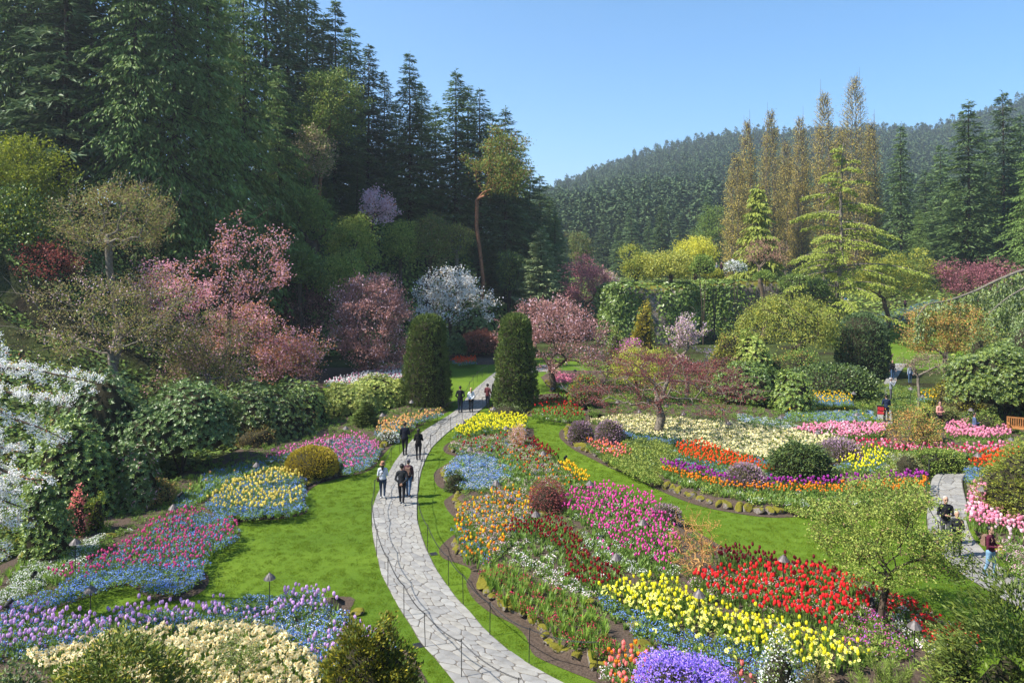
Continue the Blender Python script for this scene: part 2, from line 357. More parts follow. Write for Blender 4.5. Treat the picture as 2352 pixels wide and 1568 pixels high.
def flat_poly(P, z):
    """triangulated flat polygon"""
    P = np.array(P, float); tri = mgeo.tessellate_polygon([[Vector((p[0], p[1], 0)) for p in P]])
    V = np.column_stack([P, np.full(len(P), z)]); T = np.array(tri)
    a, b_, c = V[T[:, 0]], V[T[:, 1]], V[T[:, 2]]; flip = np.cross(b_ - a, c - a)[:, 2] < 0
    T[flip] = T[flip][:, ::-1]
    return V, T
def sheet(name, P, z, m, **k):
    V, T = flat_poly(P, z); o = obj(name, mesh(name, V, [T], [m])); return tag(o, kind='structure')
# the lawn fills the floor round the beds and the path; the beds lie on it as raised sheets
LWN = [(-16.5, 14.5), (-15.5, 24), (-14.5, 33), (-12, 44), (-14, 52), (-17, 60), (-15, 70), (-6, 74), (6, 74), (14, 70), (14, 52), (19, 44), (20, 36), (19.5, 28), (19.5, 21), (15, 14.5)]
sheet('lawn', LWN, 0.0, LAWN)
def slope_sheet(name, pts, m, lift=0.05, step=1.0):
    """sheet that follows the terrain"""
    P = np.array(pts, float); x0, y0 = P.min(0); x1, y1 = P.max(0)
    xs = np.arange(x0, x1 + step, step); ys = np.arange(y0, y1 + step, step); X, Y = np.meshgrid(xs, ys); Z = terrain(X.ravel(), Y.ravel()) + lift
    nx = len(xs); i, j = np.meshgrid(np.arange(nx - 1), np.arange(len(ys) - 1)); a = (j * nx + i).ravel()
    keep = inpoly((X.ravel()[a] + step / 2), (Y.ravel()[a] + step / 2), P)
    a = a[keep]; F = np.stack([a, a + 1, a + nx + 1, a + nx], 1)
    return tag(obj(name, mesh(name, np.stack([X.ravel(), Y.ravel(), Z], 1), [F], [m], smooth=True)), kind='structure')
slope_sheet('lawn', [(37, 66), (50, 66), (58, 84), (58, 97), (44, 97), (40, 84)], LAWN, 0.07)

# ---------------------------------------------------------------- flagstone paths
def stone_material():
    m, N, K, b = nodes('flagstone')
    tc = N.new('ShaderNodeTexCoord'); oi = N.new('ShaderNodeObjectInfo'); at = N.new('ShaderNodeAttribute'); at.attribute_name = 'rnd'
    n1 = N.new('ShaderNodeTexNoise'); n1.inputs['Scale'].default_value = 3.5; n1.inputs['Detail'].default_value = 7; K.new(tc.outputs['Object'], n1.inputs['Vector'])
    n2 = N.new('ShaderNodeTexNoise'); n2.inputs['Scale'].default_value = 40; n2.inputs['Detail'].default_value = 4; K.new(tc.outputs['Object'], n2.inputs['Vector'])
    ad = N.new('ShaderNodeMath'); ad.operation = 'ADD'; K.new(oi.outputs['Random'], ad.inputs[0]); K.new(at.outputs['Fac'], ad.inputs[1])
    fr = N.new('ShaderNodeMath'); fr.operation = 'FRACT'; K.new(ad.outputs[0], fr.inputs[0])
    r = ramp(N, [(0.20, 0.196, 0.19), (0.235, 0.23, 0.222), (0.25, 0.238, 0.215), (0.28, 0.275, 0.262)]); K.new(fr.outputs[0], r.inputs['Fac'])
    r2 = ramp(N, [(0.72, 0.71, 0.68), (1, 1, 1), (1.1, 1.1, 1.08)], [0.3, 0.52, 0.75]); K.new(n1.outputs['Fac'], r2.inputs['Fac'])
    mx = N.new('ShaderNodeMix'); mx.data_type = 'RGBA'; mx.blend_type = 'MULTIPLY'; mx.inputs[0].default_value = 1
    K.new(r.outputs['Color'], mx.inputs[6]); K.new(r2.outputs['Color'], mx.inputs[7]); K.new(mx.outputs[2], b.inputs['Base Color'])
    b.inputs['Roughness'].default_value = 0.75; b.inputs['Specular IOR Level'].default_value = 0.25
    bp = N.new('ShaderNodeBump'); bp.inputs['Strength'].default_value = 0.5; bp.inputs['Distance'].default_value = 0.01
    K.new(n2.outputs['Fac'], bp.inputs['Height']); K.new(bp.outputs[0], b.inputs['Normal'])
    return m
STONE = stone_material()
MORTAR = plain('mortar', (0.125, 0.112, 0.098), 0.95, 0.1, var=0.25, scale=14, bump=0.3)
PL = [(1105, 1640), (1060, 1592), (1038, 1561), (1023, 1543), (993, 1506), (965, 1476), (943, 1438), (923, 1408), (905, 1376), (890, 1348), (875, 1316), (867, 1281), (858, 1244), (854, 1205), (854, 1174), (861, 1150), (873, 1122), (891, 1089), (906, 1062), (924, 1038), (942, 1015), (960, 1000), (980, 985), (1008, 968), (1035, 951), (1054, 936), (1072, 913), (1091, 893), (1108, 879), (1124, 865), (1142, 853), (1165, 846), (1200, 841), (1260, 838)]
PRt = [(1440, 1640), (1350, 1595), (1288, 1567), (1251, 1546), (1216, 1526), (1176, 1500), (1138, 1468), (1113, 1446), (1090, 1418), (1070, 1396), (1048, 1373), (1028, 1346), (1008, 1318), (993, 1290), (980, 1262), (969, 1232), (961, 1205), (958, 1180), (958, 1152), (961, 1122), (965, 1096), (970, 1076), (979, 1053), (994, 1027), (1014, 1007), (1033, 990), (1057, 974), (1081, 961), (1099, 946), (1114, 934), (1125, 918), (1130, 900), (1133, 884), (1143, 872), (1165, 863), (1200, 857), (1260, 853)]
def strip(Lp, Rp, n):
    """two picture outlines -> two equal runs of ground points"""
    out = []
    for q in (Lp, Rp):
        w_ = spline([G(*p) for p in q], 6); s = np.concatenate([[0], np.cumsum(np.linalg.norm(np.diff(w_, axis=0), axis=1))]); t = np.linspace(0, s[-1], n)
        out.append(np.stack([np.interp(t, s, w_[:, 0]), np.interp(t, s, w_[:, 1])], 1))
    return out
def clip_half(poly, p, nrm):
    """keep the side of the line through p where dot(x-p, n) <= 0"""
    out = []; m_ = len(poly)
    for i in range(m_):
        a, b_ = poly[i], poly[(i + 1) % m_]; da = (a - p) @ nrm; db = (b_ - p) @ nrm
        if da <= 0: out.append(a)
        if (da < 0 < db) or (db < 0 < da): out.append(a + (b_ - a) * da / (da - db))
    return out
def stone_mesh(name, polys, z0, h, rng):
    """low stones with chamfered tops"""
    b = MB(); rn = []
    for P in polys:
        P = np.array(P); n = len(P); c = P.mean(0); hh = h + rng.uniform(-0.004, 0.004); tl = rng.normal(size=2) * 0.004
        q = c + (P - c) * (1 - 0.018 / max(0.15, np.linalg.norm(P - c, axis=1).mean()))
        zt = z0 + hh + (q - c) @ tl
        V = np.concatenate([np.column_stack([P, np.full(n, z0)]), np.column_stack([P, zt - 0.008]), np.column_stack([q, zt]), [[*c, z0 + hh]]])
        k = np.arange(n); k2 = (k + 1) % n
        b.add(V, np.concatenate([np.stack([k, k2, k2 + n, k + n], 1), np.stack([k + n, k2 + n, k2 + 2 * n, k + 2 * n], 1)]))
        b.T.append(np.stack([k + 2 * n, k2 + 2 * n, np.full(n, 3 * n)], 1) + b.n - len(V)); b.tm.append(np.zeros(n, int))
        rn.append((n * 2, n, rng.random()))
    rt = np.concatenate([np.full(r_[1], r_[2]) for r_ in rn]); rq = np.concatenate([np.full(r_[0], r_[2]) for r_ in rn])
    return mesh(name, np.concatenate(b.V), [np.concatenate(b.T), np.concatenate(b.Q)], [STONE], None, np.concatenate([rt, rq]))
PATHS = []
def build_path(Lp, Rp, cell, seed, keep, label):
    rng = np.random.default_rng(seed); n = 240
    A, B = strip(Lp, Rp, n); PATHS.append((A, B))
    mid = (A + B) / 2; slen = np.concatenate([[0], np.cumsum(np.linalg.norm(np.diff(mid, axis=0), axis=1))]); Lm = slen[-1]; Wm = np.linalg.norm(A - B, axis=1).mean()
    V = np.concatenate([np.column_stack([A, np.full(n, 0.030)]), np.column_stack([B, np.full(n, 0.030)])]); k = np.arange(n - 1)
    base = obj('flagstone_path', mesh('mortar', V, [np.stack([k, k + n, k + n + 1, k + 1], 1)], [MORTAR])); tag(base, label, kind='structure')
    # irregular cells in (run, across) space
    seeds = []
    ny = max(2, int(round(Wm / cell)))
    for a in np.arange(-cell, Lm + cell, cell):
        for j in range(ny): seeds.append([a + (j % 2) * cell * 0.5 + rng.uniform(-.44, .44) * cell, (j + 0.5 + rng.uniform(-.42, .42)) * Wm / ny])
    S = np.array(seeds); wgt = rng.uniform(0, 0.16, len(S)) * cell
    def tow(p):
        x = np.clip(p[0], 0, Lm); t = np.clip(p[1] / Wm, 0, 1)
        return np.array([np.interp(x, slen, A[:, 0]) * (1 - t) + np.interp(x, slen, B[:, 0]) * t, np.interp(x, slen, A[:, 1]) * (1 - t) + np.interp(x, slen, B[:, 1]) * t])
    stones = []
    for i, s in enumerate(S):
        if s[0] < 0 or s[0] > Lm: continue
        e0 = rng.uniform(0.0, 0.05); e1 = rng.uniform(0.0, 0.05)
        poly = [np.array(q, float) for q in ((s[0] - 2 * cell, e0), (s[0] + 2 * cell, e0), (s[0] + 2 * cell, Wm - e1), (s[0] - 2 * cell, Wm - e1))]
        for j in np.where(np.abs(S[:, 0] - s[0]) < 2.2 * cell)[0]:
            if j == i: continue
            d = S[j] - s; dl = np.linalg.norm(d); nn = d / dl
            poly = clip_half(poly, s + d * 0.5 + nn * (wgt[i] - wgt[j]) * 0.5 - nn * 0.014, nn)
            if len(poly) < 3: break
        if len(poly) < 3: continue
        # chop a corner now and then and soften the outline
        Q = np.array([tow(p) for p in poly]); 
        if np.abs(np.cross(Q - Q[0], np.roll(Q, -1, 0) - Q[0])).sum() < 0.03: continue
        if np.cross(Q[1] - Q[0], Q[2] - Q[1]) < 0: Q = Q[::-1]
        out = []
        for a_ in range(len(Q)):
            p, c_, nx_ = Q[a_ - 1], Q[a_], Q[(a_ + 1) % len(Q)]
            for q_ in (p, nx_):
                dd = np.linalg.norm(q_ - c_); out.append(c_ + (q_ - c_) / max(dd, 1e-6) * min(0.045, dd * 0.3))
        ce = Q.mean(0); out = np.array(out); out = out + rng.normal(size=out.shape) * 0.004
        stones.append((ce, out))
    stones.sort(key=lambda q: np.hypot(*q[0]))
    vis = [q for q in stones if q[0][1] > 15.5]
    for ce, q in vis[:keep]:
        o = obj('flagstone', stone_mesh('flagstone', [q - ce], 0.0, 0.03, rng), base); o.location = (ce[0], ce[1], 0.014)
    rest = [q for ce, q in vis[keep:]]
    if rest: tag(obj('flagstones', stone_mesh('flagstones', rest, 0.014, 0.03, rng), base), kind='stuff')
build_path(PL, PRt, 0.50, 5, 300, 'pale grey flagstone path curving up between the lawns')
PL2 = [(2440, 1465), (2352, 1405), (2258, 1350), (2196, 1308), (2150, 1255), (2131, 1215), (2130, 1160), (2136, 1118), (2143, 1097), (2160, 1084), (2185, 1076), (2230, 1070), (2300, 1066)]
PR2 = [(2520, 1425), (2400, 1365), (2352, 1336), (2307, 1308), (2262, 1268), (2226, 1218), (2221, 1160), (2212, 1120), (2211, 1102), (2218, 1091), (2235, 1086), (2262, 1083), (2305, 1080)]
build_path(PL2, PR2, 0.56, 9, 140, 'pale flagstone side path behind the crab apple tree')
PL3 = [(2012, 975), (2014, 945), (2012, 920), (2030, 880), (2046, 850), (2056, 835)]
PR3 = [(2052, 975), (2048, 945), (2052, 920), (2056, 880), (2072, 850), (2086, 835)]
build_path(PL3, PR3, 0.6, 11, 60, 'narrow flagstone walk climbing past the barrel-shaped yew')

# ---------------------------------------------------------------- flower beds: soil, and edging rocks as their parts
SOIL = plain('soil', (0.075, 0.055, 0.042), 0.95, 0.1, var=0.4, scale=18, bump=0.8)
def rock_material(name, moss):
    m, N, K, b = nodes(name)
    tc = N.new('ShaderNodeTexCoord'); oi = N.new('ShaderNodeObjectInfo'); ge = N.new('ShaderNodeNewGeometry')
    ad = N.new('ShaderNodeVectorMath'); ad.operation = 'ADD'; K.new(tc.outputs['Object'], ad.inputs[0]); K.new(oi.outputs['Location'], ad.inputs[1])
    n1 = N.new('ShaderNodeTexNoise'); n1.inputs['Scale'].default_value = 5; n1.inputs['Detail'].default_value = 8; K.new(ad.outputs[0], n1.inputs['Vector'])
    n2 = N.new('ShaderNodeTexNoise'); n2.inputs['Scale'].default_value = 2.2; n2.inputs['Detail'].default_value = 5; K.new(ad.outputs[0], n2.inputs['Vector'])
    r = ramp(N, [(0.07, 0.055, 0.045), (0.16, 0.135, 0.115), (0.28, 0.255, 0.23)], [0.32, 0.5, 0.7]); K.new(n1.outputs['Fac'], r.inputs['Fac'])
    sp = N.new('ShaderNodeSeparateXYZ'); K.new(ge.outputs['Normal'], sp.inputs[0])
    s = N.new('ShaderNodeMath'); s.operation = 'MULTIPLY_ADD'; s.inputs[1].default_value = 0.35; K.new(sp.outputs['Z'], s.inputs[0]); K.new(n2.outputs['Fac'], s.inputs[2])
    mr = N.new('ShaderNodeMapRange'); mr.inputs[1].default_value = 0.66 - moss * 0.2; mr.inputs[2].default_value = 0.76 - moss * 0.2; K.new(s.outputs[0], mr.inputs[0])
    rm = ramp(N, [(0.09, 0.085, 0.012), (0.19, 0.17, 0.02)]); K.new(n1.outputs['Fac'], rm.inputs['Fac'])
    mx = N.new('ShaderNodeMix'); mx.data_type = 'RGBA'; K.new(mr.outputs[0], mx.inputs[0]); K.new(r.outputs['Color'], mx.inputs[6]); K.new(rm.outputs['Color'], mx.inputs[7])
    K.new(mx.outputs[2], b.inputs['Base Color']); b.inputs['Roughness'].default_value = 0.92; b.inputs['Specular IOR Level'].default_value = 0.15
    bp = N.new('ShaderNodeBump'); bp.inputs['Strength'].default_value = 0.9; bp.inputs['Distance'].default_value = 0.05; K.new(n1.outputs['Fac'], bp.inputs['Height']); K.new(bp.outputs[0], b.inputs['Normal'])
    return m
ROCK = rock_material('rock_mossy', 0.75); ROCKD = rock_material('rock_bare', 0.25)
def rock_meshes(n, m, seed):
    out = []
    for i in range(n):
        bm = bmesh.new(); bmesh.ops.create_icosphere(bm, subdivisions=2, radius=0.5)
        P = np.array([v.co[:] for v in bm.verts]); g = np.random.default_rng(seed + i)
        s = np.array([g.uniform(.85, 1.35), g.uniform(.7, 1.0), g.uniform(.6, .95)])
        for _ in range(6):                                              # chip flat faces off
            d = norm(g.normal(size=3)); lim = g.uniform(.28, .42); t = P @ d; P = np.where((t > lim)[:, None], P - np.outer(t - lim, d), P)
        P = P * s * (1 + 0.10 * snoise(P, 5, seed + i))[:, None]; P += 0.03 * np.stack([snoise(P, 11, seed + i + 50)] * 3, 1)
        for v, p in zip(bm.verts, P): v.co = p
        me = bpy.data.meshes.new('rock'); bm.to_mesh(me); bm.free(); me.materials.append(m)
        out.append(me)
    return out
ROCKS = rock_meshes(7, ROCK, 100); ROCKSD = rock_meshes(5, ROCKD, 200)
rkr = np.random.default_rng(77)
def put_rock(x, y, z, size, parent=None, dark=0.3, squash=1.0, name='rock'):
    me = (ROCKSD if rkr.random() < dark else ROCKS); me = me[rkr.integers(len(me))]
    o = obj(name, me, parent); o.location = (x, y, z); o.rotation_euler = (rkr.uniform(-.3, .3), rkr.uniform(-.3, .3), rkr.uniform(0, 6.28))
    o.scale = (size * rkr.uniform(.85, 1.25), size * rkr.uniform(.8, 1.1), size * squash * rkr.uniform(.75, 1.1)); return o
BEDS = {}
def inset(P, d):
    P = np.array(P, float); a = np.roll(P, 1, 0); b_ = np.roll(P, -1, 0)
    t = norm(b_ - a); n = np.stack([-t[:, 1], t[:, 0]], 1)
    area = (P[:, 0] * np.roll(P[:, 1], -1) - np.roll(P[:, 0], -1) * P[:, 1]).sum()
    return P + n * d * (1 if area > 0 else -1)
def bed(key, front, back, label, h=0.28, rocks=True, size=0.42, trench=0.3, dark=0.3, rtall=1.0):
    """front: ground outline seen along the lawn (edged with rocks), back: the hidden rest"""
    fr = resample(spline(front, 5), 0.25); P = np.concatenate([fr, np.array(back, float)]) if len(back) else fr
    V0 = np.column_stack([P, np.full(len(P), 0.014)]); P1 = inset(P, trench); P2 = inset(P, trench + 0.32)
    n = len(P); k = np.arange(n); k2 = (k + 1) % n
    V1 = np.column_stack([P1, np.full(n, 0.022)]); V2 = np.column_stack([P2, np.full(n, h)])
    top, T = flat_poly(P2, h)
    b = MB(); b.add(np.concatenate([V0, V1, V2]), np.concatenate([np.stack([k, k2, k2 + n, k + n], 1), np.stack([k + n, k2 + n, k2 + 2 * n, k + 2 * n], 1)])); b.add(top, T)
    o = b.build('flower_bed', SOIL); tag(o, label, kind='structure'); BEDS[key] = (o, P, h)
    if rocks:
        line = resample(inset(P, trench + 0.12)[:len(fr)], size * 0.82)
        for p in line[1:-1]:
            sz = size * rkr.uniform(.7, 1.3)
            put_rock(p[0] + rkr.normal() * .04, p[1] + rkr.normal() * .04, h * 0.42, sz, o, dark, rtall)
    return o
def gl(pts, z=0.0): return [G(*p, z) for p in pts]
bed('B1', gl([L(*p) for p in [(0, 738), (70, 722), (140, 702), (240, 668), (300, 645), (338, 640), (385, 668), (430, 682), (490, 674), (535, 652), (549, 622), (530, 598), (516, 580), (560, 553), (612, 531), (631, 506), (625, 480), (655, 469), (720, 467), (785, 457), (809, 441), (800, 410), (830, 377), (900, 357), (960, 342), (985, 327), (1000, 305), (1027, 275), (1062, 250), (1110, 217), (1150, 197), (1176, 184)]]),
    gl([L(1120, 165)]) + [(-8.5, 48), (-12.5, 45), (-14.5, 40), (-16.2, 35), (-16.8, 28), (-18, 22), (-19, 19)], 'dark soil bed along the foot of the left bank', dark=0.45)
bed('B2', gl([L(0, 782), L(110, 760), L(240, 748), L(370, 752), L(480, 745), L(600, 728), L(700, 715), L(790, 700), L(860, 672), L(930, 673), L(918, 712), L(945, 758), L(1010, 795), L(1072, 812), L(1098, 850), L(1128, 905)]), [(-1.6, 14.6), (-14.5, 14.6), (-17, 18)], 'dark soil bed of lilac tulips and narcissus in the near corner', rocks=False)
B3F = [(1225, 985), (1180, 975), (1120, 978), (1060, 1003), (1030, 1017), (1018, 1029), (1024, 1041), (1046, 1051), (1005, 1078), (996, 1093), (1005, 1116), (1026, 1125), (1046, 1130), (1023, 1147), (1020, 1157), (1032, 1177), (1053, 1198), (1060, 1216), (1038, 1231), (1014, 1252), (1008, 1267), (1019, 1283), (1056, 1295), (1080, 1306), (1081, 1319), (1071, 1338), (1075, 1354), (1088, 1376), (1126, 1407), (1176, 1432), (1207, 1461), (1221, 1498), (1243, 1514), (1301, 1539), (1361, 1563), (1420, 1590)]
B3B = gl([(2190, 1600), (2250, 1475), (2180, 1424), (2095, 1381), (2016, 1337), (1946, 1311), (1840, 1290), (1758, 1275), (1668, 1254), (1600, 1215), (1557, 1190), (1494, 1152), (1440, 1132), (1371, 1111), (1300, 1066), (1245, 1030), (1228, 1003)], 0.1)
bed('B3', gl(B3F), B3B, 'large dark soil bed between the path and the curving lawn', trench=0.42)
bed('B4', gl([(1330, 975), (1292, 985), (1284, 1001), (1296, 1016), (1320, 1034), (1356, 1052), (1404, 1076), (1446, 1091), (1491, 1115), (1551, 1142), (1611, 1163), (1686, 1178), (1764, 1188), (1840, 1186), (1940, 1172), (2050, 1155), (2122, 1128), (2130, 1092)]), gl([(2130, 1070), (2040, 1010), (2010, 985)]) + [(17, 49), (10, 50.5), (5, 50)], 'dark soil island bed with edging rocks under the red maple', size=0.5, rtall=1.25, trench=0.35)
bed('B5', gl([(1120, 946), (1160, 950), (1215, 956), (1270, 968), (1340, 976), (1420, 986), (1480, 985)]), [(6.2, 46.5), (4.2, 48.5), (4.2, 53), (3, 53.5), (0, 52), (-1.5, 50)], 'dark soil bed under the column yew and the plum tree', size=0.45)
bed('B6', gl([(1060, 835), (1100, 838), (1150, 836)]), [(0, 78), (-10, 80), (-11, 73)], 'narrow soil bed at the far end of the lawn', rocks=False, trench=0.1)
bed('B7', gl([(900, 892), (960, 884), (1000, 878)]), [(-7, 61), (-10, 66), (-18, 66), (-19.5, 58), (-14, 56)], 'soil bed of white tulips behind the variegated shrubs', rocks=False, trench=0.1)
bed('B8', gl([(1250, 878), (1262, 890), (1300, 893), (1345, 892)]), [(8, 56), (9, 64), (4, 64.5), (2.6, 62)], 'small soil bed of pink flowers beyond the plum trunk', size=0.4, trench=0.1)
bed('B9', gl([(2352, 1300), (2312, 1296), (2268, 1258), (2236, 1215), (2230, 1160), (2222, 1120), (2226, 1104)]), gl([(2250, 1098), (2330, 1092), (2420, 1100), (2560, 1200), (2560, 1330)]), 'raised soil bed of pink tulips beside the side path', h=0.5, size=0.42, trench=0.05, rtall=1.3, dark=0.7)
bed('B10', gl([(2215, 1066), (2150, 1072), (2090, 1058)]), gl([(2020, 1000), (2060, 975), (2200, 955), (2380, 975), (2420, 1060), (2300, 1062)]), 'soil bed of pink tulips behind the clipped low hedge', rocks=False, h=0.35, trench=0.05)

# ---------------------------------------------------------------- plants
def grow(att, base, top, rng, alpha=0.35, segs=3, wob=0.10, arch=0.0, r0=0.012, pw=2.2, rmax=None, nt=5):
    """branch skeleton: every crown point is joined to the tree built so far by a short bent limb"""
    M = nt + len(att) * segs + 2; N_ = np.zeros((M, 3)); par = np.full(M, -1); pl = np.zeros(M); n = 0
    lean = rng.normal(size=3) * 0.04 * np.linalg.norm(top - base); lean[2] = 0
    for i in range(nt + 1):
        t = i / nt; N_[n] = base * (1 - t) + top * t + lean * math.sin(t * 5); par[n] = n - 1; pl[n] = 0; n += 1
    order = np.argsort(np.linalg.norm(att - top, axis=1)); tips = []
    first = max(1, int(nt * 0.6))
    for a in order:
        p = att[a]; d = np.linalg.norm(N_[first:n] - p, axis=1)
        steep = np.maximum(0, N_[first:n, 2] - p[2]) * 0.4
        j = first + int(np.argmin(d + alpha * pl[first:n] + steep)); q = N_[j].copy(); dd = np.linalg.norm(p - q); pj = j
        w_ = rng.normal(size=3) * wob * dd
        for s in range(1, segs + 1):
            t = s / segs; b = 4 * t * (1 - t) if s < segs else 0
            N_[n] = q + (p - q) * t + w_ * b * 0.6 + np.array([0, 0, arch * dd * b * 0.5]) + (rng.normal(size=3) * wob * 0.25 * dd if s < segs else 0)
            par[n] = pj; pl[n] = pl[pj] + dd / segs; pj = n; n += 1
        tips.append(n - 1)
    N_ = N_[:n]; par = par[:n]; acc = np.zeros(n); tipset = np.zeros(n, bool); tipset[tips] = True
    for i in range(n - 1, 0, -1):
        if acc[i] == 0: acc[i] = r0 ** pw
        acc[par[i]] += acc[i]
    if acc[0] == 0: acc[0] = r0 ** pw
    r = acc ** (1 / pw)
    if rmax: r = r * min(1.0, rmax / r[0]) if r[0] > rmax else r * (rmax / r[0]) ** np.clip(r / r[0], 0, 1)
    r[0] *= 1.25
    return N_, par, r, np.array(tips)
def limb_mesh(name, N_, par, r, m, sides=5):
    i = np.arange(1, len(N_)); V, F = tubes(N_[par[i]], N_[i], np.minimum(r[par[i]], r[i] * 1.5 + 0.004), r[i], sides)
    return mesh(name, V, [F], [m], smooth=True)
def crown_mesh(name, P, Dr, Ln, Wd, mats, rng, fold=0.15, face=None):
    """mats: list of (material, weight)"""
    V, F = leaves(P, Dr, Ln, Wd, rng, fold, face)
    mi = rng.choice(len(mats), len(P), p=np.array([q[1] for q in mats]) / sum(q[1] for q in mats))
    return mesh(name, V, [F], [q[0] for q in mats], mi, rng.random(len(P)))
SEED = [1000]
def nseed(): SEED[0] += 1; return SEED[0]
def ball(n, rng, inner=0.55, flat=-1.0):
    """points in an ellipsoid shell of radius 1, none lower than flat"""
    d = norm(rng.normal(size=(n * 3, 3))); d = d[d[:, 2] > flat][:n]
    return d * (inner ** 3 + (1 - inner ** 3) * rng.random((len(d), 1))) ** (1 / 3)
def cbox(box, D):
    u0, u1, v0, v1 = box
    return np.array([PX((u0 + u1) / 2, D), D, (PZ(v0, D) + PZ(v1, D)) / 2]), (u1 - u0) / 2 * D / FPX, (v1 - v0) / 2 * D / FPX
def broad(name, label, cat, box, D, mats, tu=None, n=140, k=40, leaf=(0.16, 0.10), bark=BARK, sig=0.30, inner=0.5, flat=-0.75, lump=0.22, alpha=0.35, arch=0.0,
          wob=0.12, r0=0.012, rtrunk=None, fork=0.35, dup=0.85, group=None, base_z=None, tips_only=False, zsq=0.7, twig=True, up=0.2, gap=0.0, seed=None, weep=0.0, sides=5):
    """deciduous tree whose crown fills the given outline at distance D"""
    rng = np.random.default_rng(seed or nseed()); c, rx, rz = cbox(box, D); ry = rx * dup
    bx = PX(tu, D) if tu is not None else c[0]; bz = tz(bx, D) if base_z is None else base_z
    base = np.array([bx, D, bz - 0.1])
    A = ball(int(n * 1.6), rng, inner, flat); A *= (1 + lump * 1.3 * snoise(A, 2.3, rng.integers(1e6)) + lump * .6 * snoise(A, 5.5, rng.integers(1e6)))[:, None] * rng.choice([1, 1, 1, 1.13], (len(A), 1))
    if gap: A = A[snoise(A, 3.0, rng.integers(1e6)) > gap - 0.9]
    A = A[:n] * np.array([rx, ry, rz]) * 0.92 + c - base
    o0 = np.zeros(3); zt = (c[2] - rz - base[2]); hgt = c[2] + rz - base[2]
    top = np.array([(c[0] - bx) * fork * 0.8, 0, max(zt + (2 * rz) * fork * 0.6, hgt * 0.18)])
    N_, par, r, tips = grow(A, o0, top, rng, alpha, 3, wob, arch, r0, rmax=rtrunk or max(0.06, 0.022 * hgt))
    root = empty(name, base); tag(root, label, cat, group)
    obj('trunk', limb_mesh('trunk', N_, par, r, bark, sides), root)
    deg = r < r0 * (3.2 if twig else 1.6); src = N_[tips] if tips_only else N_[deg]
    m_ = max(1, int(len(tips) * k / len(src)) + 1)
    S = np.repeat(src, m_, 0)[:len(tips) * k] if not tips_only else np.repeat(src, k, 0)
    P = S + rng.normal(size=S.shape) * np.array([sig, sig, sig * zsq])
    if weep: P[:, 2] -= rng.random(len(P)) ** 1.5 * weep
    ctr = c - base; Dr = norm(P - ctr - np.array([0, 0, -0.3 * rz])) * 0.5 + rng.normal(size=P.shape) * 0.7 + np.array([0, 0, up])
    if weep: Dr[:, 2] -= 1.2
    obj('crown', crown_mesh('crown', P, Dr, leaf[0] * rng.uniform(.6, 1.3, len(P)), leaf[1] * rng.uniform(.7, 1.3, len(P)), mats, rng), root)
    return root
CORE = plain('light_block_core', (0.035, 0.032, 0.02), 1.0, 0.0, var=0.3, scale=3)  # dark solid hull standing in for twigs, added to block light through the leaves
